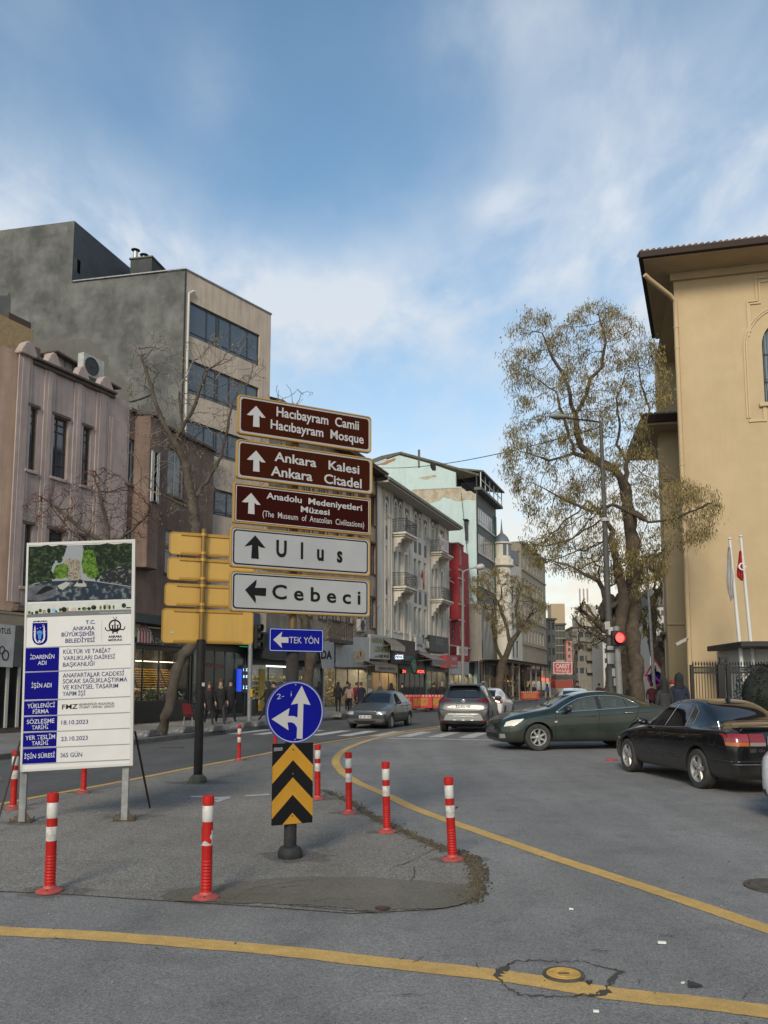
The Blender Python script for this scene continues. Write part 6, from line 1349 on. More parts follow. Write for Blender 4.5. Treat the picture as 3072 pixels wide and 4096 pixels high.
MB().ring(circ(0,0,r_*.9,24,r_*.76), circ(0,0,r_*.8,24,r_*.67), -.006, .005).box(-.2,.2,-.006,-.001,.05,.15).box(-.16,.16,-.006,-.001,-.1,0).build('print', plain('pale green print', (.08,.2,.15), .5), rs2)
M_led = mat('red led text', (1,.1,.05), .5, emit=(1,.06,.03), es=2.2)
for (xa,xb,y_,tx) in ((876,960,668,'AÇIK'),(716,752,668,'24')):
 x0, z0 = fx(FF,ZL,xa,y_,-.1); x1, _ = fx(FF,ZL,xb,y_,-.1); l_ = thing('led_sign', 'red lit scrolling sign over the shop door' if xa > 800 else 'small red lit sign left of the round green sign', 'sign', FF.A, FF.rz)
 MB().box(x0-.1,x1+.1,-.12,-.02,z0-.06,z0+.30).build('case', plain('black case', (.01,.01,.01), .5), l_)
 letters('lettering', l_, M_led, [(tx, x0, x1, z0+.03, .2, 0, .03)], -.125)
# awning shop and red signs
tG, FG, WG = shop(1704, 1792, 'glass fronted shop under a sloping grey awning', mat('grey frame', (.10,.10,.10), .6), sill=.3, gtop=2.9, lit=M_warm, divs=4)
shelves(tG, .4, WG-.4, (.9,1.4,1.9), 1.2, M_sign_w, M_goods[2])
x0, zb_ = fx(FG,ZL,975,540,-1.5); x1 = fx(FG,ZL,1092,550,-1.5)[0]; zt_ = fx(FG,ZL,860,432,-.1)[1]; xs_ = fx(FG,ZL,855,432,-.1)[0]
awning(FG, xs_+.3, max(x1, xs_+4), zt_, zb_+.2, 1.5, mat('grey awning', (.17,.155,.145), .8), 'sloping grey awning left of the red shop signs')
def signbox(F, pts, Z, off, m, label, texts=(), name='shop_sign', th=.2):
 t = thing(name, label, 'sign', F.A, F.rz); bpoly(F, pts, Z, off, off, th, 'board', m, t)
 for (tx, a, b, cap, tm, wt) in texts: letters('lettering', t, tm, [ptext(F, tx, Z(*a), Z(*b), cap, wt, off)], off-.006)
 return t
M_rsign = mat('red signboard', (.33,.02,.025), .5); M_redt = plain('red letters', (.4,.03,.03), .5)
signbox(FG, [(1050,455),(1198,462),(1198,600),(1050,590)], ZL, -.5, M_sign_w, 'white and red board over the shop beside the grey awning', [('MARKET', (1062,520), (1180,526), 14, M_redt, .05), ('MERKEZ', (1070,575), (1185,580), 10, M_redt, .05)])
signbox(FG, [(1205,472),(1330,478),(1330,618),(1205,612)], ZL, -1.0, M_rsign, 'bright red box sign under the crimson building', [('PTT', (1268,535), (1318,538), 12, M_sign_w, .05), ('KARGO', (1255,600), (1325,604), 8, M_sign_w, .04)], th=.8)
signbox(W6F, [(1018,248),(1228,280),(1228,452),(1030,430)], ZL, -.4, mat('dark green grey board', (.035,.04,.037), .6, dirt=.2), 'large dark signboard on the white building', [('DENİZ', (1090,350), (1170,362), 22, plain('faded letters', (.12,.13,.12), .6), .03)])
signbox(W6F, [(872,265),(948,272),(948,415),(872,418)], ZL, -.35, M_sign_w, 'small upright white sign between the air conditioners', [('OPTİK', (880,380), (940,384), 10, M_black, .03)])
signbox(R7, [(1342,375),(1440,382),(1440,478),(1342,470)], ZL, -.9, M_sign_w, 'white sign with dark letters on the crimson building', [('DÜNYA', (1355,450), (1432,454), 18, M_redt, .03)])
for x, y_, lb in ((838,375,'air conditioner left of the small white sign'),(890,330,'air conditioner above the grey awning'),(975,390,'air conditioner right of the small white sign')):
 x_, z_ = fx(W6F,ZL,x,y_,-.02); ac_unit(W6F, x_, z_, -.03, lb, .8, .7)
x0, zb_ = fx(W6F,ZL,592,372,-1.0); x1 = fx(W6F,ZL,745,388,-1.0)[0]
awning(W6F, x0, x1, zb_+.75, zb_+.1, 1.0, mat('brown tan awning', (.16,.13,.11), .8), 'rolled tan awning on the first floor of the white building', M_beige)
tH, FH, WH = shop(1795, 1876, 'shop with red and white signs under the crimson building', M_sign_w, sill=.4, gtop=2.7, lit=M_warm, divs=4)
tI, FI, WI = shop(1880, 1990, 'shop behind the scaffold with a dim window', mat('dark frame', (.02,.02,.022), .5), sill=.4, gtop=2.9, lit=M_warm, divs=6, y=.2)
tJ, FJ, WJ = shop(1994, 2092, 'bright shop behind the canopy posts', mat('dark frame', (.02,.02,.022), .5), sill=.4, gtop=3.0, lit=M_warm, divs=6, inner=mat('bright yellow wall', (.6,.5,.25), .7), y=.2)
shelves(tJ, .4, WJ-.4, (1.0,1.6,2.2), 1.2, M_sign_w, M_goods[0])
tK, FK, WK = shop(2096, 2188, 'row of shops under the long beige house', mat('dark frame', (.02,.02,.022), .5), sill=.4, gtop=3.0, lit=M_warm, divs=8, inner=mat('bright yellow wall', (.6,.5,.25), .7))
signbox(FJ, [(318,822),(452,822),(452,882),(318,880)], ZM, -1.2, plain('navy signboard', (.01,.014,.035), .5), 'navy shop sign with a white script name', [('Silver', (332,864), (390,866), 14, M_sign_w, .02)])
signbox(FJ, [(380,755),(432,755),(432,808),(380,808)], ZM, -1.0, plain('brown signboard', (.07,.025,.015), .5), 'small brown sign with white letters above the navy one', [('em', (386,804), (426,804), 9, M_sign_w, .03)])
signbox(FI, [(235,735),(330,765),(330,830),(225,825)], ZM, -.8, mat('beige signboard', (.26,.22,.16), .6), 'beige signboard behind the tree trunk')
signbox(FK, [(560,790),(650,800),(655,870),(560,860)], ZM, -1.3, mat('beige signboard', (.26,.22,.16), .6), 'beige sign with a gilt word far down the street', [('Altın', (612,862), (652,866), 30/2.07, M_goldl2, .03)])
x0, z0 = FK.sz(*ZM(555,877), -1.5); x1, z1 = FK.sz(*ZM(602,858), -1.5); MB().box(x0,x1,-1.6,-1.45,z0,z1).build('led_sign', M_led, loc=FK.A, rz=FK.rz, label='red lit sign far down the street', cat='sign')
M_kiosk = mat('red far kiosk', (.25,.03,.03), .7)
q_ = at(*ZM(728,770), 118); cs = thing('shop_sign', 'red sign with white capital letters far down the street', 'sign', q_, R(-4))
MB().box(-1.35,1.35,0,.3,-.85,.85).build('board', M_sign_w, cs); MB().box(-1.2,1.2,-.012,-.004,-.72,.72).build('red_face', M_rsign, cs)
letters('lettering', cs, M_sign_w, [('CARET', -1.0, 1.0, -.05, .6, 0, .04), ('PASAJI', -.9, .9, -.6, .36, 0, .02)], -.016)
for k,(u0,u1,v0,v1,m_,lb) in enumerate(((2222,2290,2720,2752,mat('red stall', (.2,.04,.03), .8),'red market stall front in the distance'),(2224,2310,2700,2718,M_gren2,'dark flat canopy in the distance'),(2130,2200,2725,2760,M_sign_w,'pale kiosk side in the distance'))):
 a, b = at(u0,v1,112), at(u1,v0,112); MB().box(0,b.x-a.x,0,3,max(.12-a.z,-1) if False else 0,b.z-a.z).build('stall', m_, loc=(a.x,112,max(a.z,.12)), label=lb, cat='stall')
# covered walkway of posts in front of the shops behind the tree
cw_ = thing('timber_canopy', 'rough timber canopy on posts over the pavement behind the tree', 'canopy', ML.pt(ML.s(1885), -.9), ML.rz)
lc = ML.s(2092) - ML.s(1885)
for k in range(9):
 x = lc*k/8
 for y_ in (-2.6, -.2): MB().box(x-.08,x+.08,y_-.08,y_+.08,.1,3.95+.0).build('post', M_beig2 if k % 3 else M_wood, cw_)
for y_ in (-2.6,-.2): MB().box(-.3,lc+.3,y_-.1,y_+.1,3.952,4.2).build('beam', M_wood, cw_)
for k in range(int(lc/1.2)): MB().box(k*1.2,k*1.2+1.15,-3.0,.1,4.202,4.26).build('board', M_wood, cw_)
# red plastic chair
q_ = gp(*ZJ(735,1425), z=.13); rc = thing('chair', 'dark red plastic chair on the pavement behind the black sign pole', 'chair', q_, R(150))
M_rch = mat('dark red plastic', (.11,.01,.014), .5)
MB().box(-.21,.21,-.2,.2,.42,.45).build('seat', M_rch, rc, bevel=.01); MB().prism([(-.2,.18,.5),(.2,.18,.5),(.2,.27,.88),(-.2,.27,.88)], (0,.02,0)).build('backrest', M_rch, rc)
for sx in (-1,1):
 for sy in (-1,1): MB().tube([(sx*.18,sy*.17,.43),(sx*.22,sy*.21,0)], .014, 6).build('leg', M_steel, rc)
# signal post by the shops
q_ = gp(*ZJ(1372,1375), z=.13); sp = thing('signal_post', 'grey signal post with a yellow push button box on the left pavement', 'signal post', q_, ML.rz)
D_ = q_.y; k_ = D_/FL
MB().lathe([(.09,0),(.09,3.9),(.05,3.92)], 14).build('pole', M_steel, sp, smooth=40)
MB().box(-.13,.13,-.18,-.09,1.05,1.38).build('button_box', mat('yellow box', (.45,.28,.01), .5), sp, bevel=.02)
MB().box(-.07,.07,-.185,-.181,1.2,1.34).build('screen', plain('black case', (.01,.01,.01), .5), sp)
sh = MB().box(.15,.50,-.2,.15,2.95,3.95).build('signal_head', plain('signal black', (.008,.009,.009), .6), sp, bevel=.03)
for z in (3.1,3.45,3.8): MB().lathe([(.13,0),(.15,-.02),(.15,-.14),(.135,-.14),(.13,-.02)], 14, (.32,-.2,z), axis='y').build('visor', plain('signal black', (.008,.009,.009), .6), sh)
# plastic road barriers
M_rb = mat('red plastic barrier', (.42,.02,.025), .5, dirt=.2); M_ob = mat('orange warning panel', (.40,.20,.03), .6, col2=(.25,.08,.02), scale=5)
bar = None
for k, (u, v, a, lb) in enumerate(((1668,2838,-12,'red plastic barrier just behind the old grey hatchback'),(1684,2836,40,'red barrier turned edge-on between the two others'),(1745,2832,-6,'red and white topped barrier with an orange panel left of the grey crossover'),(2120,2806,0,'far red barrier between the white cars'))):
 p = gp(u, v, .0); p.z = .05 if k < 3 else .1
 if k < 3: p = Vector(((u-1536)/FL*52, 52, .13))
 if bar is None:
  bar = thing('road_barrier', lb, 'barrier', p, R(a), 'red plastic road barriers'); b_ = bar
  MB().box(-.95,.95,-.03,.03,.12,.95).build('panel', M_rb, bar, bevel=.02)
  for i in range(9): MB().box(-.93+i*.21,-.83+i*.21,-.034,-.031,.83,.93).build('white_square', M_sign_w, bar)
  MB().box(-.7,.7,-.036,-.0315,.28,.74).build('warning_panel', M_ob, bar)
  for s_ in (-.7,.7): MB().box(s_-.06,s_+.06,-.3,.3,0,.1).build('foot', plain('black case', (.01,.01,.01), .5), bar)
 else: b_ = copy_tree(bar, p, R(a), lb)
# ------------------------------------------------------------------ cars
def paint(name, col, rough=.28, dirt=.3, coat=.7, metal=.25):
 m = mat(name, col, rough, metal=metal, coat=coat, col2=tuple(c*1.25+.004 for c in col), scale=2)
 nt = m.node_tree; b = nt.nodes['Principled BSDF']; tc = N(nt, 'ShaderNodeTexCoord'); sp = N(nt, 'ShaderNodeSeparateXYZ'); L(nt, tc.outputs['Object'], sp.inputs[0])
 nz = N(nt, 'ShaderNodeTexNoise'); nz.inputs['Scale'].default_value = 5; nz.inputs['Detail'].default_value = 6; L(nt, tc.outputs['Object'], nz.inputs['Vector'])
 ad = N(nt, 'ShaderNodeMath', operation='MULTIPLY_ADD'); L(nt, nz.outputs['Fac'], ad.inputs[0]); ad.inputs[1].default_value = -.5; L(nt, sp.outputs[2], ad.inputs[2])
 r = N(nt, 'ShaderNodeMapRange'); L(nt, ad.outputs[0], r.inputs[0]); r.inputs[1].default_value = .35; r.inputs[2].default_value = -.05; r.inputs[3].default_value = 0; r.inputs[4].default_value = dirt
 old = b.inputs['Base Color'].links[0].from_socket if b.inputs['Base Color'].links else None
 mx = N(nt, 'ShaderNodeMixRGB'); L(nt, r.outputs[0], mx.inputs[0]); mx.inputs[2].default_value = (.07,.062,.05,1)
 if old: L(nt, old, mx.inputs[1])
 else: mx.inputs[1].default_value = (*col, 1)
 L(nt, mx.outputs[0], b.inputs['Base Color'])
 r2 = N(nt, 'ShaderNodeMapRange'); L(nt, r.outputs[0], r2.inputs[0]); r2.inputs[3].default_value = rough; r2.inputs[4].default_value = .9; L(nt, r2.outputs[0], b.inputs['Roughness'])
 r3 = N(nt, 'ShaderNodeMapRange'); L(nt, r.outputs[0], r3.inputs[0]); r3.inputs[3].default_value = coat; r3.inputs[4].default_value = 0; L(nt, r3.outputs[0], b.inputs['Coat Weight'])
 return m
M_tyre = mat('tyre rubber', (.018,.018,.018), .85, col2=(.045,.042,.038), scale=9, bump=.2)
M_rim = mat('alloy rim', (.42,.42,.41), .4, metal=.5, col2=(.30,.29,.28), scale=10)
M_well = plain('wheel well black', (.006,.006,.006), .95)
M_trimb = plain('black trim', (.012,.012,.013), .5)
M_chrome = plain('chrome', (.55,.56,.58), .15, metal=1)
M_tint = mat('tinted car glass', (.006,.007,.009), .04, spec=.9)
M_clear = mat('clear car glass', (.16,.20,.19), .03, spec=.9, alpha=.30)
M_tail = mat('red lamp glass', (.20,.004,.004), .15, spec=.8, coat=.6); M_amber = mat('amber lamp glass', (.36,.08,.005), .15, spec=.8, coat=.6)
M_lens = mat('clear lamp glass', (.30,.31,.31), .1, spec=.9, metal=.3, coat=.5)
M_plate = plain('number plate white', (.52,.52,.51), .4); M_pblue = plain('plate blue', (.01,.03,.22), .4)
M_inside = plain('dark cabin', (.02,.02,.02), .9)
def cage_mesh(st, mats, level=2):
 V, F = [], []
 def half(w, zb, zs, zt, wt):
  tc = (wt, zt - min(.09, (zt-zs)*.35)); sh = (w*.965, zs)
  lp = lambda a, b, t: (a[0]+(b[0]-a[0])*t, a[1]+(b[1]-a[1])*t)
  return [(0,zb),(w*.78,zb),(w*.955,zb+.035),(w,zb+.20),(w*1.0,(zb+zs)/2+.06),(w*.99,zs-.08),sh,lp(sh,tc,.12),lp(sh,tc,.88),(wt-.07,zt-.012),(wt*.5,zt+.004),(0,zt+.012)]
 K = 12
 for (x, w, zb, zs, zt, wt) in st:
  h = half(w, zb, zs, zt, wt); V += [(x, -y, z) for y, z in h] + [(x, y, z) for y, z in h]
 n = 2*K
 for s in range(len(st)-1):
  a, b = s*n, (s+1)*n
  for i in range(K-1): F += [(a+i, a+i+1, b+i+1, b+i), (a+K+i+1, a+K+i, b+K+i, b+K+i+1)]
 for s, flip in ((0, False), (len(st)-1, True)):
  a = s*n
  for i in range(K-1): q = (a+i, a+K+i, a+K+i+1, a+i+1); F.append(q[::-1] if flip else q)
 me = bpy.data.meshes.new('body'); me.from_pydata(V, [], F);
 bm = bmesh.new(); bm.from_mesh(me); bmesh.ops.remove_doubles(bm, verts=bm.verts, dist=1e-5); bmesh.ops.recalc_face_normals(bm, faces=bm.faces); bm.to_mesh(me); bm.free()
 for m in mats: me.materials.append(m)
 return me
def evaluated(o):
 dg = bpy.context.evaluated_depsgraph_get(); dg.update(); return bpy.data.meshes.new_from_object(o.evaluated_get(dg))
def make_body(st, wheels, wr, mats, windows=(), well=.055, hw=.9):
 """subdivided cage, then wheel wells (and see-through windows) cut out"""
 me = cage_mesh(st, mats); o = bpy.data.objects.new('tmp', me); COL.objects.link(o)
 s = o.modifiers.new('s', 'SUBSURF'); s.levels = s.render_levels = 2
 base = evaluated(o)
 o.modifiers.clear(); o.data = base
 cut = MB()
 for x in wheels:
  for sy in (-1, 1):
   y0, y1 = (-hw-.2, -hw+.34) if sy < 0 else (hw-.34, hw+.2); n = 28
   a = [(x + (wr+well)*math.cos(2*math.pi*i/n), y0, wr + (wr+well)*math.sin(2*math.pi*i/n)) for i in range(n)]
   cut.prism(a[::-1], (0, y1-y0, 0))
 for w_ in windows: cut.prism([(x, -1.6, z) for x, z in w_][::-1], (0, 3.2, 0))
 cm = cut.mesh('cut', [M_well]); bm = bmesh.new(); bm.from_mesh(cm); bmesh.ops.recalc_face_normals(bm, faces=bm.faces); bm.to_mesh(cm); bm.free()
 co = bpy.data.objects.new('cut', cm); COL.objects.link(co)
 b = o.modifiers.new('b', 'BOOLEAN'); b.operation = 'DIFFERENCE'; b.object = co; b.solver = 'EXACT'; b.material_mode = 'TRANSFER'
 res = evaluated(o); bpy.data.objects.remove(co); bpy.data.objects.remove(o)
 bv = BVHTree.FromPolygons([v.co for v in base.vertices], [tuple(p.vertices) for p in base.polygons])
 res.polygons.foreach_set('use_smooth', [True]*len(res.polygons)); res.set_sharp_from_angle(angle=R(32)); res.name = 'body'
 return res, bv
def tess(pts, step=.06):
 bm = bmesh.new(); vs = [bm.verts.new((x, z, 0)) for x, z in pts]; bm.faces.new(vs)
 for ax in (0, 1):
  lo, hi = min(p[ax] for p in pts), max(p[ax] for p in pts); k = int((hi-lo)/step)
  for i in range(1, k+1):
   g = list(bm.verts) + list(bm.edges) + list(bm.faces); no = (1,0,0) if ax == 0 else (0,1,0); co = tuple((lo + i*(hi-lo)/(k+1)) if j == ax else 0 for j in range(3))
   bmesh.ops.bisect_plane(bm, geom=g, plane_co=co, plane_no=no)
 bmesh.ops.triangulate(bm, faces=[f for f in bm.faces if len(f.verts) > 4])
 bm.verts.index_update(); V = [(v.co.x, v.co.y) for v in bm.verts]; F = [tuple(v.index for v in f.verts) for f in bm.faces]; bm.free(); return V, F
def cast(bv, a, b, mode):
 """mode 'L','R': (x,z) cast from the left/right side; 'F','B': (y,z) from front/back; 'T': (x,y) from above"""
 if mode in 'LR':
  s = -1 if mode == 'L' else 1; h = bv.ray_cast(Vector((a, s*2, b)), Vector((0, -s, 0)))
 elif mode == 'F': h = bv.ray_cast(Vector((-1, a, b)), Vector((1, 0, 0)))
 elif mode == 'B': h = bv.ray_cast(Vector((7, a, b)), Vector((-1, 0, 0)))
 else: h = bv.ray_cast(Vector((a, b, 3)), Vector((0, 0, -1)))
 if h[0] is None: return None, None
 dr = {'L': (0,1,0), 'R': (0,-1,0), 'F': (1,0,0), 'B': (-1,0,0), 'T': (0,0,-1)}[mode]
 return h[0], (-h[1] if h[1].dot(Vector(dr)) > 0 else h[1])
def patch(bv, pts, mode, m, name, parent, off=.004, step=.06, **kw):
 V, F = tess(pts, step); P3, ok = [], []
 for a, b in V:
  p, n = cast(bv, a, b, mode)
  ok.append(p is not None); P3.append(p + n*off if p is not None else Vector((0,0,0)))
 F = [f for f in F if all(ok[i] for i in f)]
 if not F: return None
 mb = MB(); mb.add(P3, F); return mb.build(name, m, parent, smooth=True, **kw)
def pline(bv, pts, mode, r, m, name, parent, off=.002, n=5, dens=.05):
 out = []
 for a, b in zip(pts, pts[1:]):
  k = max(1, int(math.dist(a, b)/dens))
  for i in range(k): out.append((a[0]+(b[0]-a[0])*i/k, a[1]+(b[1]-a[1])*i/k))
 out.append(pts[-1]); P3 = []
 for a, b in out:
  p, q = cast(bv, a, b, mode)
  if p is not None: P3.append(p + q*off)
 if len(P3) < 2: return None
 return MB().tube(P3, r, n).build(name, m, parent, smooth=True)
WHEELS = {}
def wheel(parent, x, y, r, w, style, side, rimr=.62):
 """one wheel (tyre) with rim, spokes and hub as its parts; side -1 = left"""
 k = (r, w, style)
 if k not in WHEELS:
  ty = MB().lathe([(r*rimr,-w*.42),(r*.70,-w*.5),(r*.93,-w*.5),(r*.985,-w*.42),(r,-w*.3),(r,-w*.1),(r*.985,-w*.08),(r*.985,w*.08),(r,w*.1),(r,w*.3),(r*.985,w*.42),(r*.93,w*.5),(r*.70,w*.5),(r*rimr,w*.42),(r*rimr*.97,0)], 36, axis='y', caps=False).mesh('tyre', M_tyre, 40)
  q = r*rimr
  rm = MB().lathe([(q*.99,-w*.40),(q*1.03,-w*.46),(q*1.0,-w*.47),(q*.93,-w*.42),(q*.90,-w*.30),(q*.88,w*.1),(q*.90,w*.1)], 36, axis='y', caps=False).mesh('rim', M_rim, 40)
  bk = MB().lathe([(q*.96,-w*.12),(q*.3,-w*.16),(.01,-w*.16)], 24, axis='y').mesh('brake', M_well)
  ns = {'5': 5, '7': 7, 'cap': 0, '5w': 5, '10': 10}[style]; sp = MB()
  for i in range(ns):
   a = 2*math.pi*i/ns + .3; ca, sa = math.cos(a), math.sin(a)
   wi, wo = (q*.17, q*.13) if style == '5' else (q*.12, q*.10)
   if style == '5w': wi, wo = q*.20, q*.16
   def pt(rad, t, y_): return (ca*rad - sa*t, y_, sa*rad + ca*t)
   A = [pt(q*.12,-wi,-w*.36), pt(q*.95,-wo,-w*.40), pt(q*.95,wo,-w*.40), pt(q*.12,wi,-w*.36)]
   B = [pt(q*.12,-wi*1.3,-w*.22), pt(q*.95,-wo*1.4,-w*.26), pt(q*.95,wo*1.4,-w*.26), pt(q*.12,wi*1.3,-w*.22)]
   sp.add(A+B, [(0,1,2,3),(4,7,6,5),(0,4,5,1),(1,5,6,2),(2,6,7,3),(3,7,4,0)])
  sp.lathe([(q*.24,-w*.20),(q*.24,-w*.38),(q*.12,-w*.42),(.005,-w*.42)], 18, axis='y')
  if style == 'cap': sp.lathe([(q*.93,-w*.36),(q*.8,-w*.42),(q*.4,-w*.40),(q*.3,-w*.45),(.01,-w*.45)], 24, axis='y')
  spm = sp.mesh('spokes', M_rim)
  bl = MB()
  for i in range(5): a = 2*math.pi*i/5; bl.lathe([(q*.035,-w*.39),(q*.035,-w*.43)], 6, (math.cos(a)*q*.17, 0, math.sin(a)*q*.17), axis='y')
  for me_ in (ty, rm, bk, spm):
   bm = bmesh.new(); bm.from_mesh(me_); bmesh.ops.recalc_face_normals(bm, faces=bm.faces); bm.to_mesh(me_); bm.free()
  WHEELS[k] = (ty, rm, bk, spm, bl.mesh('wheel_bolts', M_well))
 ty, rm, bk, spm, bl = WHEELS[k]
 o = link('wheel', ty, parent, (x, y, r)); o.rotation_euler = (0, random.uniform(0, 6), 0) if side < 0 else (0, 0, math.pi)
 for nm, me in (('rim', rm), ('brake', bk), ('spokes', spm), ('wheel_bolts', bl)): link(nm, me, o)
 return o
def place_car(root, pos, heading):
 """nose at pos (x,y), heading = direction of travel; local -x is forwards"""
 a = math.atan2(-heading[1], -heading[0]); root.location = (pos[0], pos[1], root.location.z); root.rotation_euler = (0, 0, a)
def mirror_arm(t, bv, x, z, m, sides='LR', s=1.):
 for sd in sides:
  sg = -1 if sd == 'L' else 1
  p, n_ = cast(bv, x, z, sd)
  if p is None: continue
  y = abs(p.y)
  mb = MB();
  mb.lathe([(.0,-.10*s),(.055*s,-.09*s),(.085*s,-.05*s),(.09*s,.0),(.08*s,.035*s),(.05*s,.05*s)], 12, (0,0,0), axis='x')
  me = mb.mesh('wing_mirror', m, True, fn=lambda q: (q[0]*.8+x+.02, sg*(y+.11*s) + q[1]*1.1, z+.05*s + q[2]*.72))
  bm = bmesh.new(); bm.from_mesh(me); bmesh.ops.recalc_face_normals(bm, faces=bm.faces); bm.to_mesh(me); bm.free()
  o = link('wing_mirror', me, t); MB().tube([(x+.01,sg*(y-.02),z+.0),(x+.01,sg*(y+.09),z+.04)], .025, 6).build('mirror_arm', M_trimb, o)
def plate_text(t, x, y0, y1, z0, z1, txt, facing, th=.012, sub=None):
 """number plate on the face at x; facing 'B' looks along +x, 'F' along -x"""
 pl_ = bpy.data.objects.new('number_plate', MB().box(0, y1-y0, 0, th, 0, z1-z0).mesh('number_plate', M_plate)); COL.objects.link(pl_); pl_.parent = t
 if facing == 'B': pl_.location = (x, y0, z0); pl_.rotation_euler = (0, 0, R(90))
 else: pl_.location = (x, y1, z0); pl_.rotation_euler = (0, 0, R(-90))
 W_, H_ = y1-y0, z1-z0
 MB().box(.0,W_*.08,-.001,.0,0,H_).build('blue_band', M_pblue, pl_)
 letters('lettering', pl_, M_black, [(txt, W_*.11, W_*.97, H_*.17, H_*.66, 0, .02)], -.0015)
 return pl_
def seats(t, xs, z=.62, ys=(-.38,.38)):
 for x in xs:
  for y in ys:
   MB().prism([(x,y-.22,z-.25),(x+.1,y-.22,z+.40),(x+.2,y-.22,z+.40),(x+.16,y-.22,z-.25)], (0,.44,0)).box(x+.09,x+.19,y-.11,y+.11,z+.42,z+.62).build('seat', M_inside, t, bevel=.02)
# ---- dark green saloon -------------------------------------------------
M_green = paint('dark green paint', (.012,.022,.017), .22, .35)
GX = lambda x: (x-92)/219.; GZ_ = lambda y: (1122-y)/219.*.975
gs = thing('green_saloon', 'dark green saloon turning across the junction with chrome window line and headlights on', 'car')
st = [(0.02,.40,.36,.55,.66,.34),(.05,.62,.24,.58,.70,.52),(.16,.78,.19,.62,.78,.64),(.36,.885,.19,.70,.87,.70),(.75,.925,.19,.83,.97,.72),(1.25,.93,.20,.90,1.04,.74),(1.52,.93,.20,.94,1.10,.72),
      (1.85,.93,.20,.965,1.28,.62),(2.25,.93,.20,.985,1.445,.58),(2.75,.93,.20,1.01,1.50,.58),(3.25,.93,.20,1.04,1.475,.575),(3.70,.93,.20,1.07,1.36,.575),(4.10,.92,.20,1.08,1.21,.60),(4.45,.90,.22,1.07,1.13,.66),(4.70,.86,.26,1.03,1.09,.66),(4.80,.76,.34,.90,.98,.60),(4.83,.60,.45,.75,.85,.5)]
wing = [(1.62,.99),(1.86,1.12),(2.17,1.275),(2.50,1.345),(2.61,1.355),(2.585,1.02),(2.2,1.0)]
wind = [(2.70,1.03),(2.72,1.36),(2.98,1.365),(3.24,1.34),(3.38,1.315),(3.39,1.075)]
winq = [(3.42,1.08),(3.41,1.305),(3.60,1.24),(3.70,1.17),(3.69,1.11),(3.60,1.09)]
me, bv = make_body(st, (.97, 3.71), .335, [M_green], (wing, wind, winq), hw=.93)
link('body', me, gs)
for sd in 'LR':
 for w_ in (wing, wind, winq): patch(bv, w_, sd, M_clear, 'side_window', gs, -.004)
 out_ = [(GX(412),.955),(GX(470),1.10),(GX(520),1.21),(GX(560),1.285),(GX(610),1.335),(GX(650),1.36),(GX(720),1.375),(GX(800),1.355),(GX(860),1.28),(GX(895),1.20),(GX(908),1.13),(GX(900),1.085),(GX(800),1.055),(GX(660),1.015),(GX(540),.985),(GX(412),.955)]
 pline(bv, out_, sd, .013, M_chrome, 'chrome_strip', gs)
 patch(bv, [(2.60,1.02),(2.62,1.355),(2.71,1.36),(2.69,1.03)], sd, M_trimb, 'door_pillar', gs, .002)
 for l in ([(GX(408),.93),(GX(400),.70),(GX(405),.24)], [(GX(664),1.0),(GX(657),.6),(GX(655),.24)], [(GX(905),1.06),(GX(880),.8),(GX(848),.68)], [(1.45,.245),(3.2,.245)]):
  pline(bv, l, sd, .006, M_well, 'door_seam', gs, -.002)
 for (a, b), z in (((GX(597),GX(640)),.86),((GX(815),GX(866)),.935)): pline(bv, [(a,z),(b,z+.004)], sd, .016, M_green if a < 2.6 else M_chrome, 'door_handle', gs, .018, 6)
 pline(bv, [(1.1,.80),(2.0,.84),(3.2,.90),(4.2,.96)], sd, .006, M_green, 'body_crease', gs, .0)
 patch(bv, [(.13,.60),(.20,.71),(.33,.755),(.62,.80),(.52,.72),(.36,.64)], sd, mat('lit headlamp', (.4,.4,.36), .1, emit=(1,.9,.62), es=.22, coat=.5), 'headlight', gs, .006, .03)
 patch(bv, [(1.40,.70),(1.47,.705),(1.47,.745),(1.40,.74)], sd, M_chrome, 'side_repeater', gs)
 patch(bv, [(4.40,.80),(4.40,1.0),(4.72,.98),(4.70,.80)], sd, M_tail, 'tail_light', gs, .005)
patch(bv, [(-.52,.30),(.52,.30),(.45,.42),(-.45,.42)], 'F', M_trimb, 'lower_grille', gs)
patch(bv, [(-.30,.50),(.30,.50),(.34,.66),(-.34,.66)], 'F', M_chrome, 'grille', gs, .01)
for s_ in (-1,1): patch(bv, [(s_*.56,.30),(s_*.74,.32),(s_*.74,.42),(s_*.58,.42)][::s_], 'F', M_lens, 'fog_light', gs, .006)
patch(bv, [(1.42,-.62),(1.42,.62),(2.08,.52),(2.08,-.52)], 'T', M_tint, 'windscreen', gs)
patch(bv, [(3.55,-.5),(3.55,.5),(4.2,.58),(4.2,-.58)], 'T', M_tint, 'rear_window', gs)
mirror_arm(gs, bv, 1.72, .97, M_trimb, s=1.3)
for x in (.97, 3.71):
 for s_ in (-1,1): wheel(gs, x, s_*.80, .335, .235, '7', s_)
seats(gs, (2.25,3.1), .66)
px_ = MB()
# driver seen through the glass
px_.lathe([(.02,0),(.085,.03),(.10,.12),(.09,.2),(.05,.25),(.01,.26)], 12, (2.22,-.36,1.02)); px_.lathe([(.2,0),(.22,.2),(.2,.38),(.08,.46),(.05,.5)], 12, (2.25,-.36,.55))
dr = px_.build('person', mat('dark driver', (.03,.025,.022), .9), None, smooth=True)
NXg = gp(1960, 2980); place_car(gs, (2.78, 21.75), (-.985, -.17))
dr.parent = None; dr.matrix_world = Matrix.Translation(gs.location) @ Matrix.Rotation(gs.rotation_euler.z, 4, 'Z'); tag(dr, 'dark clothed driver behind the wheel of the green saloon', 'person')
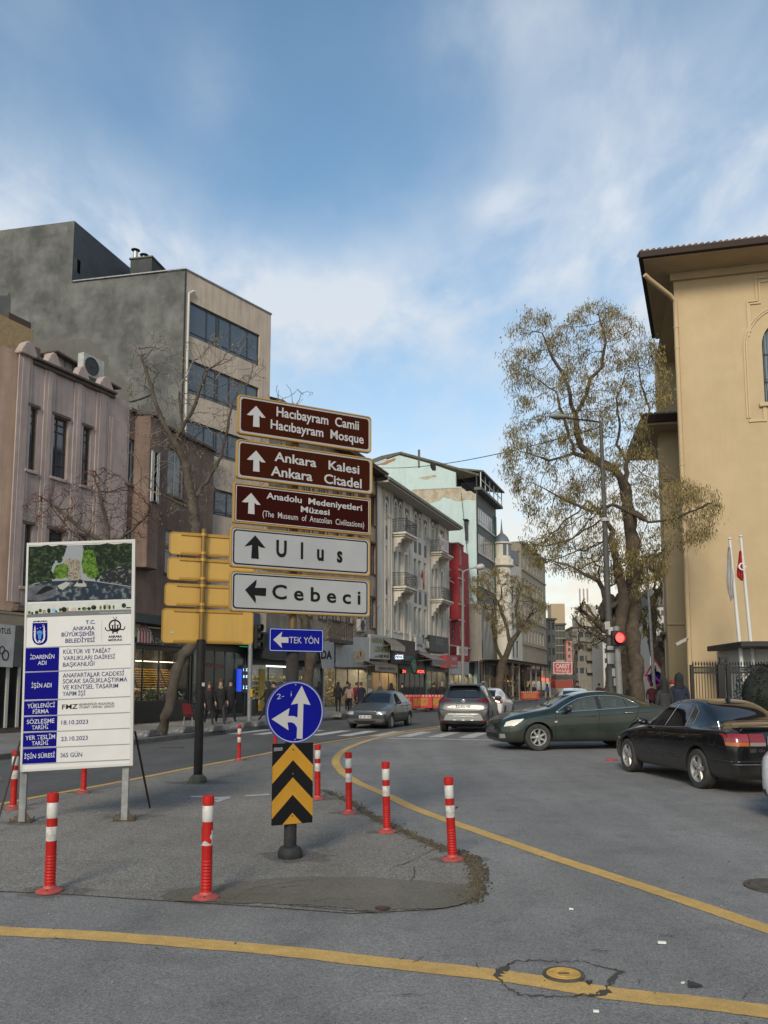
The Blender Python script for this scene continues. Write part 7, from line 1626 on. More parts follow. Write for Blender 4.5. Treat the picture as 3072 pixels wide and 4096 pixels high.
# ---- black saloon ------------------------------------------------------
M_blk = paint('black car paint', (.006,.006,.007), .18, .45)
bs_ = thing('black_saloon', 'black saloon with tinted windows and boot spoiler parked at the right edge', 'car')
Lb = 4.53
st = [(0.02,.42,.34,.52,.60,.36),(.06,.62,.22,.56,.66,.54),(.2,.76,.18,.62,.74,.60),(.5,.825,.18,.72,.83,.62),(.95,.845,.19,.80,.91,.63),(1.30,.848,.19,.85,.97,.62),(1.60,.848,.19,.875,1.12,.58),(1.95,.848,.19,.885,1.33,.54),(2.3,.848,.19,.895,1.395,.53),
      (2.8,.848,.19,.905,1.405,.53),(3.15,.848,.19,.915,1.37,.53),(3.5,.848,.19,.93,1.20,.56),(3.80,.845,.19,.945,1.03,.60),(4.15,.835,.20,.95,1.005,.62),(4.40,.81,.22,.92,1.0,.62),(4.50,.77,.25,.84,.93,.60),(4.54,.68,.32,.68,.78,.55)]
me, bv = make_body(st, (.93, 3.51), .312, [M_blk], hw=.848)
link('body', me, bs_)
for sd in 'LR':
 patch(bv, [(1.62,.92),(1.80,1.07),(2.00,1.21),(2.15,1.27),(2.37,1.305),(2.34,.935)], sd, M_tint, 'side_window', bs_)
 patch(bv, [(2.40,.94),(2.43,1.31),(2.70,1.32),(2.95,1.28),(3.06,.96)], sd, M_tint, 'side_window', bs_)
 patch(bv, [(3.09,.965),(2.99,1.27),(3.12,1.22),(3.20,1.10),(3.22,.975)], sd, M_tint, 'quarter_window', bs_)
 pline(bv, [(1.56,.905),(2.36,.92),(3.24,.955),(3.24,1.05),(3.16,1.21),(3.0,1.295),(2.7,1.335),(2.4,1.325),(2.15,1.29),(1.98,1.22),(1.7,1.03),(1.56,.905)], sd, .007, mat('grey window rubber', (.12,.12,.12), .4), 'window_trim', bs_)
 pline(bv, [(2.38,.93),(2.42,1.32)], sd, .006, M_steel, 'window_trim', bs_); pline(bv, [(3.07,.96),(2.97,1.28)], sd, .005, M_steel, 'window_trim', bs_)
 for l in ([(1.42,.87),(1.38,.6),(1.42,.25)], [(2.37,.91),(2.38,.6),(2.42,.25)], [(3.24,.95),(3.20,.75),(3.02,.55)], [(1.4,.25),(3.0,.25)], [(3.85,.47),(4.4,.47)]): pline(bv, l, sd, .005, M_well, 'door_seam', bs_, -.002)
 for a in (2.17, 3.0): pline(bv, [(a,.78),(a+.16,.785)], sd, .015, M_trimb, 'door_handle', bs_, .012, 6)
 pline(bv, [(1.5,.46),(3.0,.47)], sd, .012, M_blk, 'rub_strip', bs_, .004)
 pline(bv, [(3.95,.50),(4.45,.50)], sd, .012, M_blk, 'bumper_line', bs_, .004)
 patch(bv, [(4.32,.79),(4.31,.86),(4.36,.905),(4.45,.910),(4.50,.79)], sd, M_tail, 'tail_light', bs_, .005, .03)
 patch(bv, [(4.33,.73),(4.32,.785),(4.5,.785),(4.5,.73)], sd, M_amber, 'indicator', bs_, .005, .03)
 patch(bv, [(1.16,.62),(1.22,.62),(1.22,.65),(1.16,.65)], sd, mat('side lamp red', (.2,.01,.01), .3), 'side_repeater', bs_)
mb = MB()
for s_ in (-1,1):
 a = lambda q: [(s_*x, z) for x, z in q][::s_]
 patch(bv, a([(.555,.79),(.555,.905),(.81,.905),(.81,.79)]), 'B', M_tail, 'tail_light', bs_, .006, .04)
 patch(bv, a([(.555,.73),(.555,.785),(.81,.785),(.81,.73)]), 'B', M_amber, 'indicator', bs_, .006, .04)
 patch(bv, a([(.30,.79),(.31,.905),(.54,.905),(.54,.79)]), 'B', mat('dull red lamp', (.16,.006,.008), .15, coat=.4), 'tail_light', bs_, .006, .04)
 patch(bv, a([(.29,.73),(.295,.785),(.54,.785),(.54,.73)]), 'B', mat('smoky lamp', (.22,.17,.165), .15, coat=.4), 'reversing_light', bs_, .006, .04)
 pline(bv, a([(.545,.60),(.548,.90),(.57,.97)]) , 'B', .005, M_well, 'boot_seam', bs_, -.001)
pline(bv, [(-.78,.50),(.78,.50)], 'B', .014, M_blk, 'bumper_line', bs_, .006)
pline(bv, [(-.78,.46),(.78,.46)], 'B', .005, M_steel, 'bumper_strip', bs_, .006)
patch(bv, [(3.12,-.50),(3.12,.50),(3.74,.57),(3.74,-.57)], 'T', M_tint, 'rear_window', bs_, .004)
patch(bv, [(1.38,-.55),(1.38,.55),(1.95,.48),(1.95,-.48)], 'T', M_tint, 'windscreen', bs_, .004)
pline(bv, [(3.80,-.60),(3.80,.60)], 'T', .006, M_well, 'boot_seam', bs_, -.002)
sp_ = MB(); zs_ = 1.0
sp_.prism([(4.16,-.64,.975),(4.34,-.64,.995),(4.50,-.64,1.015),(4.51,-.64,.995),(4.42,-.64,.94),(4.2,-.64,.93)], (0,1.28,0)); sp_.build('boot_spoiler', M_blk, bs_, bevel=.015, seg=2)
MB().prism([(2.98,-.02,1.375),(3.08,-.012,1.45),(3.12,-.012,1.45),(3.15,-.03,1.35)], (0,.035,0)).build('aerial_fin', M_trimb, bs_, bevel=.006)
MB().lathe([(.016,0),(.016,.02),(.008,.05)], 8, (3.78,-.6,1.02)).build('washer_jet', M_chrome, bs_)
p_, _n = cast(bv, 0, .74, 'B'); plate_text(bs_, p_.x+.012, -.27, .25, .755, .87, '16 DLC 84', 'B', .01).location.x = p_.x + .014
bd = bpy.data.objects.new('badge_mount', MB().box(0,.30,.0,.002,-.005,.055).mesh('badge_mount', M_blk)); COL.objects.link(bd); bd.parent = bs_; bd.location = (p_.x-.005, -.55, .64); bd.rotation_euler = (0,0,R(90))
letters('lettering', bd, M_chrome, [('2.0 GLi', 0.02,.24,.005,.04,0,.0)], -.003)
fr = bpy.data.objects.new('plate_holder', MB().box(0,.54,.0,.004,0,.03).mesh('plate_holder', M_blk)); COL.objects.link(fr); fr.parent = bs_; fr.location = (p_.x+.015, -.28, .722); fr.rotation_euler = (0,0,R(90))
letters('lettering', fr, M_lett, [('CERMİLER', .14,.42,.006,.017,0,.01)], -.002)
mirror_arm(bs_, bv, 1.66, .93, M_blk, s=1.05)
for x in (.93, 3.51):
 for s_ in (-1,1): wheel(bs_, x, s_*.745, .312, .205, '5', s_, .66)
bh = Vector((-.36, 2.53)).normalized(); bpos = Vector((5.03, 13.38)) + bh*3.51 + Vector((bh.y, -bh.x))*.80
place_car(bs_, bpos, bh)
# ---- grey crossover seen from behind ----------------------------------
M_gsuv = paint('grey metallic paint', (.028,.031,.034), .35, .5, .5, .1)
sv = thing('grey_crossover', 'grey crossover waiting at the crossing seen from behind', 'car')
st = [(0.02,.5,.4,.62,.74,.4),(.08,.74,.28,.74,.88,.6),(.3,.86,.25,.85,.98,.7),(.9,.91,.25,.98,1.08,.74),(1.3,.92,.25,1.02,1.14,.74),(1.7,.92,.25,1.05,1.40,.66),(2.2,.92,.25,1.07,1.66,.63),(2.9,.92,.25,1.09,1.70,.63),(3.6,.92,.25,1.11,1.69,.62),(4.15,.915,.27,1.13,1.64,.60),(4.30,.91,.29,1.13,1.55,.60),(4.44,.905,.31,1.12,1.30,.64),(4.54,.895,.33,1.05,1.14,.70),(4.60,.88,.34,.98,1.06,.72),(4.66,.85,.36,.80,.92,.74),(4.70,.80,.40,.60,.70,.7)]
me, bv = make_body(st, (.93, 3.64), .36, [M_gsuv], hw=.92)
link('body', me, sv)
patch(bv, [(-.60,1.20),(.60,1.20),(.53,1.60),(-.53,1.60)], 'B', M_tint, 'rear_window', sv, .006, .05)
MB().prism([(4.02,-.58,1.675),(4.42,-.56,1.66),(4.42,-.56,1.63),(4.1,-.58,1.62)], (0,1.14,0)).build('roof_spoiler', M_gsuv, sv, bevel=.012)
for s_ in (-1,1):
 a = lambda q: [(s_*x, z) for x, z in q][::s_]
 patch(bv, a([(.42,1.10),(.50,1.16),(.88,1.19),(.89,1.06),(.70,1.05)]), 'B', mat('dark red lamp', (.09,.006,.008), .15, coat=.5), 'tail_light', sv, .012, .04)
 patch(bv, a([(.66,.40),(.72,.50),(.84,.56),(.90,.78),(.87,.78),(.78,.68),(.60,.48)]), 'B', M_trimb, 'bumper_trim', sv, .008, .05)
 patch(bv, a([(.62,.42),(.80,.42),(.78,.455),(.62,.45)]), 'B', M_tail, 'reflector', sv, .014)
 sd = 'L' if s_ < 0 else 'R'
 patch(bv, [(1.65,1.10),(2.05,1.38),(2.4,1.52),(2.75,1.54),(2.75,1.14)], sd, M_tint, 'side_window', sv)
 patch(bv, [(2.80,1.14),(2.80,1.54),(3.6,1.53),(3.62,1.18)], sd, M_tint, 'side_window', sv)
 patch(bv, [(3.67,1.19),(3.65,1.52),(4.0,1.48),(4.15,1.30)], sd, M_tint, 'quarter_window', sv)
 pline(bv, [(1.5,1.08),(2.7,1.115),(3.7,1.155),(4.2,1.27)], sd, .01, M_chrome, 'chrome_strip', sv)
 patch(bv, [(3.95,1.08),(3.93,1.18),(4.42,1.2),(4.48,1.06)], sd, mat('dark red lamp', (.09,.006,.008), .15), 'tail_light', sv, .008, .04)
 patch(bv, [(1.3,.27),(1.35,.38),(3.2,.38),(3.25,.27)], sd, M_trimb, 'sill_trim', sv, .006)
 for l in ([(1.55,1.05),(1.5,.6),(1.55,.3)], [(2.77,1.1),(2.75,.3)], [(3.66,1.15),(3.5,.85),(3.3,.7)]): pline(bv, l, sd, .005, M_well, 'door_seam', sv, -.002)
 MB().tube([(1.9,s_*.56,1.66),(2.3,s_*.58,1.76),(3.6,s_*.57,1.765),(4.0,s_*.55,1.70)], .022, 6).build('roof_rail', M_chrome, sv, smooth=True)
 p0, _ = cast(bv, 1.2, .8, sd)
patch(bv, [(-.78,.34),(.78,.34),(.70,.46),(-.70,.46)], 'B', M_trimb, 'lower_bumper', sv, .006, .05)
patch(bv, [(-.70,.44),(.70,.44),(.58,.66),(-.58,.66)], 'B', mat('silver bumper', (.26,.26,.26), .35, metal=.5), 'skid_plate', sv, .010, .05)
pline(bv, [(-.56,.655),(.56,.655)], 'B', .022, mat('bright silver', (.6,.6,.6), .25, metal=.6), 'bumper_bar', sv, .014)
pline(bv, [(-.38,.585),(.38,.585)], 'B', .009, mat('bright silver', (.6,.6,.6), .25, metal=.6), 'bumper_bar', sv, .014)
for y in (-.3,0,.3): pline(bv, [(y-.09,.45),(y+.09,.45)], 'B', .016, mat('bright silver', (.6,.6,.6), .25, metal=.6), 'skid_tab', sv, .014)
pline(bv, [(-.80,.82),(-.55,.76),(.55,.76),(.80,.82)], 'B', .012, M_trimb, 'tailgate_seam', sv, .0)
pline(bv, [(-.42,.90),(.42,.90)], 'B', .008, M_chrome, 'chrome_strip', sv, .008)
pline(bv, [(-.0,1.22),(.42,1.235)], 'B', .012, M_trimb, 'wiper', sv, .02)
p_, _n = cast(bv, 0, .95, 'B'); plate_text(sv, p_.x+.02, -.26, .26, .855, .965, '06 EIU 490', 'B')
p_, _n = cast(bv, 0, 1.07, 'B')
rg_ = MB().lathe([(.055,0),(.065,.004),(.065,.010),(.055,.012),(.048,.008)], 20, axis='x').box(0,.012,-.085,.085,-.012,.012).build('emblem', M_chrome, sv, loc=(p_.x+.008,0,1.09))
bd = bpy.data.objects.new('badge_mount', MB().box(0,.50,.0,.002,0,.05).mesh('badge_mount', M_gsuv)); COL.objects.link(bd); bd.parent = sv; bd.location = (p_.x+.03, -.25, .985); bd.rotation_euler = (0,0,R(90))
letters('lettering', bd, M_chrome, [('Q A S H Q A I', 0.03,.47,.008,.028,0,.01)], -.003)
mirror_arm(sv, bv, 1.62, 1.10, M_trimb, s=1.35)
for x in (.93, 3.64):
 for s_ in (-1,1): wheel(sv, x, s_*.80, .36, .235, '5', s_)
MB().box(.6,4.2,-.6,.6,.2,.3).build('underside', M_well, sv)
hd = Vector((math.sin(R(12)), math.cos(R(12)))); place_car(sv, Vector((2.73,28.7)) + hd*4.70, hd)
# ---- old grey hatchback -------------------------------------------------
M_ghat = paint('dull grey blue paint', (.04,.046,.05), .4, .5, .4, .1)
hb_ = thing('grey_hatchback', 'old boxy grey hatchback driving towards the camera on the left carriageway', 'car')
st = [(.0,.66,.30,.52,.62,.56),(.04,.76,.20,.56,.68,.66),(.12,.80,.18,.60,.74,.68),(.6,.835,.18,.74,.84,.68),(1.05,.845,.19,.83,.92,.67),(1.25,.848,.19,.86,.99,.64),(1.55,.85,.19,.88,1.22,.58),(1.85,.85,.19,.89,1.39,.55),(2.2,.85,.19,.90,1.435,.55),
      (2.8,.85,.19,.91,1.44,.55),(3.4,.85,.19,.93,1.40,.55),(3.62,.845,.2,.94,1.30,.56),(3.82,.835,.22,.93,1.0,.62),(3.92,.81,.26,.80,.90,.64),(3.95,.76,.34,.62,.72,.6)]
winf = [(1.56,.93),(1.80,1.15),(1.98,1.30),(2.26,1.32),(2.27,.95)]
me, bv = make_body(st, (.80, 3.34), .285, [M_ghat], (winf,), hw=.85)
link('body', me, hb_)
for sd in 'LR':
 patch(bv, [(2.33,.96),(2.32,1.33),(2.9,1.32),(3.0,.98)], sd, M_tint, 'side_window', hb_)
 patch(bv, [(3.05,.98),(2.96,1.31),(3.15,1.29),(3.42,1.08),(3.45,1.0)], sd, M_tint, 'quarter_window', hb_)
 for l in ([(1.35,.86),(1.32,.6),(1.36,.24)], [(2.30,.92),(2.30,.24)], [(3.05,.94),(2.95,.5)], [(1.2,.24),(3.0,.24)]): pline(bv, l, sd, .006, M_well, 'door_seam', hb_, -.002)
 pline(bv, [(.95,.50),(3.1,.53)], sd, .010, M_trimb, 'rub_strip', hb_, .004)
 for a in (2.10, 2.88): pline(bv, [(a,.84),(a+.15,.845)], sd, .016, M_trimb, 'door_handle', hb_, .01)
 pline(bv, [(1.52,.91),(2.3,.935),(3.5,.97)], sd, .006, M_steel, 'window_trim', hb_)
for s_ in (-1,1):
 a = lambda q: [(s_*x, z) for x, z in q][::s_]
 patch(bv, a([(.46,.55),(.46,.67),(.76,.66),(.78,.56)]), 'F', M_lens, 'headlight', hb_, .008, .05)
 patch(bv, a([(.30,.27),(.42,.27),(.42,.34),(.30,.34)]), 'F', M_trimb, 'fog_light', hb_, .008)
patch(bv, [(-.44,.55),(.44,.55),(.44,.67),(-.44,.67)], 'F', M_trimb, 'grille', hb_, .008)
pline(bv, [(-.44,.665),(.44,.665)], 'F', .016, M_chrome, 'grille_bar', hb_, .012)
patch(bv, [(-.76,.40),(.76,.40),(.77,.53),(-.77,.53)], 'F', M_trimb, 'bumper', hb_, .014, .06)
patch(bv, [(-.32,.24),(.32,.24),(.32,.33),(-.32,.33)], 'F', M_trimb, 'lower_grille', hb_, .01)
patch(bv, [(1.18,-.60),(1.18,.60),(1.78,.50),(1.78,-.50)], 'T', M_tint, 'windscreen', hb_, .004)
for y in (-.35,.1): pline(bv, [(1.16,y),(1.32,y+.45)], 'T', .008, M_trimb, 'wiper', hb_, .015)
plate_text(hb_, -.035, -.26, .26, .41, .52, '45 HR 394', 'F').location.x = -.035
mirror_arm(hb_, bv, 1.58, .93, M_trimb)
seats(hb_, (2.1,), .55)
for x in (.80, 3.34):
 for s_ in (-1,1): wheel(hb_, x, s_*.745, .285, .185, 'cap', s_)
a_ = R(17); hd = Vector((-math.sin(a_), -math.cos(a_)))
lf = hd.yx * Vector((-1, 1)); place_car(hb_, (-.72, 31.4), hd)
# ---- white crossover, white hatchback, white nose at the right edge ----
M_wcar = paint('white car paint', (.50,.50,.50), .25, .35, metal=0)
st_c = [(.02,.5,.38,.58,.68,.42),(.08,.72,.26,.66,.80,.6),(.3,.85,.2,.78,.90,.68),(.8,.895,.2,.88,1.0,.7),(1.2,.90,.2,.92,1.08,.7),(1.6,.90,.2,.95,1.32,.60),(2.1,.90,.2,.97,1.52,.57),(2.8,.90,.2,1.0,1.54,.57),(3.5,.90,.2,1.02,1.48,.56),(3.9,.895,.22,1.03,1.36,.56),(4.1,.88,.25,1.0,1.12,.62),(4.22,.85,.3,.92,1.02,.64),(4.27,.76,.4,.7,.82,.6)]
def white_car(name, label, pos, hd, k=1.):
 me, bv = make_body(st_c, (.87, 3.47), .325, [M_wcar], hw=.90)
 t = thing(name, label, 'car'); link('body', me, t)
 for sd in 'LR':
  patch(bv, [(1.55,1.0),(1.95,1.27),(2.2,1.38),(2.55,1.40),(2.55,1.04)], sd, M_tint, 'side_window', t)
  patch(bv, [(2.6,1.05),(2.6,1.40),(3.2,1.38),(3.6,1.25),(3.7,1.10)], sd, M_tint, 'side_window', t)
  for l in ([(1.4,.95),(1.4,.25)], [(2.58,1.0),(2.58,.25)]): pline(bv, l, sd, .006, M_well, 'door_seam', t, -.002)
  patch(bv, [(.12,.62),(.2,.72),(.55,.82),(.45,.72),(.25,.64)], sd, M_lens, 'headlight', t, .006, .04)
  patch(bv, [(4.0,.80),(3.95,.98),(4.2,.98),(4.24,.80)], sd, M_tail, 'tail_light', t, .006, .04)
  patch(bv, [(1.25,.22),(1.3,.32),(3.1,.32),(3.15,.22)], sd, M_trimb, 'sill_trim', t, .006)
 for s_ in (-1,1):
  patch(bv, [(s_*x, z) for x, z in [(.5,.80),(.5,.97),(.84,.95),(.84,.80)]][::s_], 'B', M_tail, 'tail_light', t, .006, .05)
 patch(bv, [(-.5,.44),(.5,.44),(.46,.62),(-.46,.62)], 'F', M_trimb, 'grille', t, .008)
 patch(bv, [(-.60,.26),(.60,.26),(.66,.38),(-.66,.38)], 'F', M_trimb, 'lower_grille', t, .008)
 patch(bv, [(-.52,1.10),(.52,1.10),(.48,1.42),(-.48,1.42)], 'B', M_tint, 'rear_window', t, .006, .05)
 patch(bv, [(-.7,.28),(.7,.28),(.7,.42),(-.7,.42)], 'B', M_trimb, 'lower_bumper', t, .006)
 patch(bv, [(1.25,-.6),(1.25,.6),(1.95,.5),(1.95,-.5)], 'T', M_tint, 'windscreen', t)
 mirror_arm(t, bv, 1.6, 1.0, M_trimb, s=1.1)
 for x in (.87, 3.47):
  for s_ in (-1,1): wheel(t, x, s_*.80, .325, .22, '5', s_)
 p_, _ = cast(bv, 0, .72, 'B'); plate_text(t, p_.x+.02, -.26, .26, .66, .77, '06 AC 318', 'B')
 MB().tube([(3.3,0,1.49),(3.55,0,1.72)], .008, 5).build('aerial', M_trimb, t)
 place_car(t, pos, hd); return t
h12 = Vector((math.sin(R(17)), math.cos(R(17))))
white_car('white_crossover', 'white crossover partly hidden ahead of the grey crossover', Vector((4.75,39.6)) + h12*4.27, h12)
white_car('white_hatchback', 'white hatchback with a roof aerial behind the green saloon', Vector((7.0,33.2)) + h12*4.27, Vector((math.sin(R(8)), math.cos(R(8)))))
h3 = Vector((-.88, .475)).normalized(); lft = Vector((-h3.y, h3.x))
white_car('white_car', 'front corner of a white car cut off by the right edge', Vector((4.84, 10.77)), h3)
# ------------------------------------------------------------------ yellow building on the right
M_tan = mat('yellow house render', (.42,.325,.20), .9, col2=(.38,.292,.178), scale=.5, detail=8, bump=.15, bscale=30, streak=.12, streakcol=(.25,.18,.10))
M_tan2 = mat('ochre moulding', (.43,.335,.21), .85, bump=.15, dirt=.08)
M_sof = mat('soffit boards', (.36,.275,.165), .85, col2=(.31,.235,.14), scale=1.2, dirt=.25)
M_gut = mat('brown gutter', (.02,.009,.007), .6, spec=.2); M_tile = mat('clay roof tile', (.22,.15,.10), .9, col2=(.13,.10,.08), scale=9)
TA = Vector((.3682*30, 30, 0)); TF = Fac((TA.x, TA.y), 103.7)
yb_ = thing('yellow_building', 'tall ochre building with deep eaves and an arched window at the right edge', 'building', TF.A, TF.rz)
zE = TF.sz(2707,1098)[1]; TW = 14.
# arched window opening
def tz(x, y, off=0.): return TF.sz(*ZO(x,y), off)
wx0 = tz(1362,1500)[0]; wx1 = wx0 + 1.55; wz0 = tz(1376,1748)[1]; wz1 = tz(1400,1035)[1]+.35; cxw = (wx0+wx1)/2; zsp = tz(1360,1180)[1]
mb = MB(); wall_holes(mb, 0, TW, 0, zE, [(wx0,wx1,wz0,wz1)], .3); shell(mb, 0, TW, 0, zE, 9, left=False)
mb.poly([(0,0,0),(0,0,zE),(1.4,9,zE),(1.4,9,0)]); mb.build('wall', M_tan, yb_)
arc = [(cxw - (cxw-wx0)*math.cos(t), zsp + (wz1-zsp)*math.sin(t)) for t in [k*math.pi/20 for k in range(11)]]
L1 = [(wx0+.001, wz1-.001)] + [(x+.001, z-.001) for x, z in reversed(arc)]
MB().plate(L1, -.002, .28).plate([(2*cxw-x, z) for x, z in L1][::-1], -.002, .28).build('spandrel', M_tan, yb_)
window(yb_, wx0+.003, wz0+.003, wx1-wx0-.006, wz1-wz0-.006, (.5,), (.28,.62), .09, M_ironw, M_glass, .24)
mb = MB()
for i in range(9):
 x = wx0 + (wx1-wx0)*(i+.5)/9; mb.tube([(x,.1,wz1-.25),(x,.08,wz0+.9),(x,-.08,wz0+.35),(x,.0,wz0+.05)], .012, 5)
mb.tube([(wx0,.08,wz0+.9),(wx1,.08,wz0+.9)], .012, 5).build('window_grille', M_ironw, yb_)
MB().box(wx0-.2,wx1+.2,-.12,.1,wz0-.16,wz0-.003).build('sill', M_tan2, yb_, bevel=.02)
def mould(pts, name, w_=.06, d_=.045):
 P3 = [(x, z) for x, z in pts]; mb = MB()
 for a, b in zip(P3, P3[1:]):
  v = Vector((b[0]-a[0], b[1]-a[1]));
  if v.length < 1e-4: continue
  t_ = v.normalized(); n_ = Vector((-t_.y, t_.x))*w_/2; e_ = t_*w_/2
  A_, B_2 = Vector(a)-e_, Vector(b)+e_
  mb.plate([tuple(A_+n_), tuple(A_-n_), tuple(B_2-n_), tuple(B_2+n_)][::-1], -d_+random.uniform(0,.004), d_-.002)
 mb.build(name, M_tan2, yb_)
mr = lambda P_: [(2*cxw-x, z) for x, z in P_][::-1]
o1 = [tz(*p) for p in [(1215,1088),(1185,757),(1292,750),(1272,528),(1406,512)]]; o2 = [tz(*p) for p in [(1230,1045),(1206,780),(1325,772),(1305,562),(1406,546)]]
for P_ in (o1, o2):
 P_[1] = (P_[0][0], P_[1][1]); P_[2] = (P_[2][0], P_[1][1]); P_[3] = (P_[2][0], P_[3][1]); P_[4] = (P_[4][0], P_[3][1])
 mould(P_ + mr(P_), 'stepped_moulding')
for e_, nm in ((.62,'arch_moulding'),(.54,'arch_moulding')):
 a_ = [(cxw - (cxw-wx0+e_)*math.cos(t), zsp-.05 + (wz1-zsp+e_)*math.sin(t)) for t in [k*math.pi/28 for k in range(15)]]
 zb_ = tz(1250,1890)[1]; P_ = [(a_[0][0], zb_)] + a_; mould(P_ + mr(P_), nm)
zb2 = tz(1228,1928)[1]; xL = tz(1228,1928)[0]; mould([(xL, zb2),(wx0-.05, zb2)], 'base_moulding', .09); mould([(2*cxw-wx0+.05, zb2),(2*cxw-xL, zb2)], 'base_moulding', .09)
mould([(wx0-.02, wz0-.2),(wx0-.02, zb2)], 'base_moulding', .12)
# eaves
gx, gzt = TF.sz(2568,1022,-1.5); OH = 1.5
def zpl(u, v, z):
 r = ray(u, v); t = (z-H)/r.z; p = Vector((r.x*t, r.y*t, 0)) - TF.A; return (p.dot(TF.d), p.dot(TF.n))
f0, b0_ = zpl(2572,1032,zE+.1), zpl(2622,1350,zE+.1); OH = -f0[1]; ex_ = f0[0]
MB().prism([(f0[0],f0[1],zE+.02),(TW,f0[1],zE+.02),(TW,b0_[1],zE+.02),(b0_[0],b0_[1],zE+.02)], (0,0,.1)).build('soffit', M_sof, yb_)
MB().box(-.32,TW,-.32,-.003,zE-.0,zE+.018).box(-.12,TW,-.14,-.004,zE-.28,zE-.002).build('frieze', M_sof, yb_)
g_ = MB(); g_.box(f0[0]-.14,TW,f0[1]-.16,f0[1]-.002,zE+.05,zE+.30); g_.prism([(f0[0]-.16,f0[1],zE+.05),(f0[0]-.002,f0[1],zE+.05),(b0_[0]-.002,b0_[1],zE+.05),(b0_[0]-.16,b0_[1],zE+.05)], (0,0,.25)); g_.build('gutter', M_gut, yb_, bevel=.02)
# tiles: each tile course end is a half round
tl_ = MB(); tn_ = MB()
tm = MB().lathe([(.075,0),(.085,.5)], 8, axis='y').mesh('roof_tile', M_tile)
n_t = 0; x = ex_-.05
while x < 12:
 for r_ in range(3):
  o = link('roof_tile', tm, yb_, (x, -OH-.12+r_*.42, zE+.30+r_*.17)); o.rotation_euler = (R(22),0,0); n_t += 1
 x += .21
MB().prism([(ex_,-OH,zE+.13),(TW,-OH,zE+.13),(TW,5,zE+2.4),(1.5,5,zE+2.4)], (0,0,.12)).build('roof', M_tile, yb_)
y = -OH+.3
while y < b0_[1]:
 o = link('roof_tile', tm, yb_, (ex_+(b0_[0]-ex_)*(y+OH)/(b0_[1]+OH)-.1, y, zE+.31)); o.rotation_euler = (0,0,R(-90)); y += .27
# downpipe
pth = [tz(195,490,-1.45), tz(235,530,-1.3), tz(440,690,-.35), tz(482,745,-.2), tz(487,1000,-.15)]
offs = [-1.45,-1.3,-.35,-.2,-.15]; P3 = [(p[0],o_,p[1]) for p, o_ in zip(pth, offs)] + [(.02,-.15,zE-4),(.02,-.15,.4)]
P3[3] = (.02,-.16,P3[3][2]); P3[4] = (.02,-.15,P3[4][2])
dpp = MB().tube(P3, .085, 10).build('downpipe', mat('ochre pipe', (.42,.32,.19), .7, dirt=.2), yb_, smooth=50)
for z in (zE-2.2,zE-3,zE-7.5,zE-11,5): MB().lathe([(.1,z),(.1,z+.06)], 10, (.02,-.15,0)).build('pipe_clamp', M_tan2, dpp)
# camera
xc, zc = TF.sz(*ZN(445,215), -.4); sc_ = thing('security_camera', 'grey security camera on the corner of the ochre building', 'camera', TF.pt(xc,-.4,zc), TF.rz)
MB().box(-.28,.12,-.07,.07,-.08,.05).build('housing', plain('camera grey', (.3,.29,.26), .5), sc_, bevel=.02).rotation_euler = (0,R(-28),0)
MB().tube([(.1,0,.05),(.18,.1,.12),(.2,.35,.0)], .035, 6).build('bracket', plain('camera grey', (.3,.29,.26), .5), sc_)
# lower wing behind
WG = Fac(((2672-1536)/FL*38, 38), 100); WGW = 4
zw = WG.sz(2690,1725)[1]
wg = thing('rear_wing', 'lower ochre wing with its own eaves behind the tall ochre building', 'building', WG.A, WG.rz)
MB().box(0,WGW,0,1,0,zw).build('wall', M_tan, wg); MB().box(-.85,WGW,-1.2,5,zw+.002,zw+.25).build('soffit', M_sof, wg)
MB().box(-.03,WGW,-.05,-.003,zw-2.4,zw-.0).build('frieze', M_sof, wg)
MB().box(-1.0,WGW,-1.35,-1.2,zw+.1,zw+.45).box(-1.0,-.853,-1.198,5,zw+.1,zw+.45).build('gutter', M_gut, wg)
for k in range(22): o = link('roof_tile', tm, wg, (-.95+k*.21,-1.3,zw+.45)); o.rotation_euler = (R(22),0,0)
zl = WG.sz(2690,2495)[1]; MB().box(0,WGW,-.06,-.003,zl-.05,zl+.05).build('string_course', M_tan2, wg)
# ------------------------------------------------------------------ iron fence, flagpoles, booth
M_fence = mat('black iron fence', (.010,.010,.011), .5)
fA = Vector(((2762-1536)/FL*25.2, 25.2, 0)); FN = Fac((fA.x, fA.y), 93)
fn = thing('iron_fence', 'black iron fence with spear heads and scrolls before the ochre building', 'fence', (fA.x, fA.y, .12), FN.rz)
zt_ = FN.sz(*ZN(700,492))[1]-.12; zr1 = FN.sz(*ZN(700,578))[1]-.12; zr2 = FN.sz(*ZN(700,650))[1]-.12; FWD = 4.2
for z in (zr1, zr2, .25, .95): MB().box(0,FWD,-.02,.02,z-.025,z+.025).build('rail', M_fence, fn)
sh_ = .085; bm_ = MB();
barm = MB().lathe([(.011,.05),(.011,zt_-.12)], 6).lathe([(.011,zt_-.12),(.026,zt_-.10),(.03,zt_-.09),(.016,zt_-.075),(.026,zt_-.06),(.003,zt_)], 6).mesh('bar', M_fence)
ovm = MB().ring(circ(0,0,.055,12,.026), circ(0,0,.042,12,.015), -.01, .02).mesh('oval', M_fence)
nb_ = int(FWD/sh_)
for i in range(nb_):
 link('bar', barm, fn, (sh_*(i+.5), 0, 0));
 if i < nb_-1: link('oval', ovm, fn, (sh_*(i+1), 0, (zr1+zr2)/2))
def spiral(cx, cz, r, turns=1.6, d=1, a0=0): return [(cx + d*r*(1-k/22*.8)*math.cos(a0+turns*2*math.pi*k/22), -.025, cz + r*(1-k/22*.8)*math.sin(a0+turns*2*math.pi*k/22)) for k in range(23)]
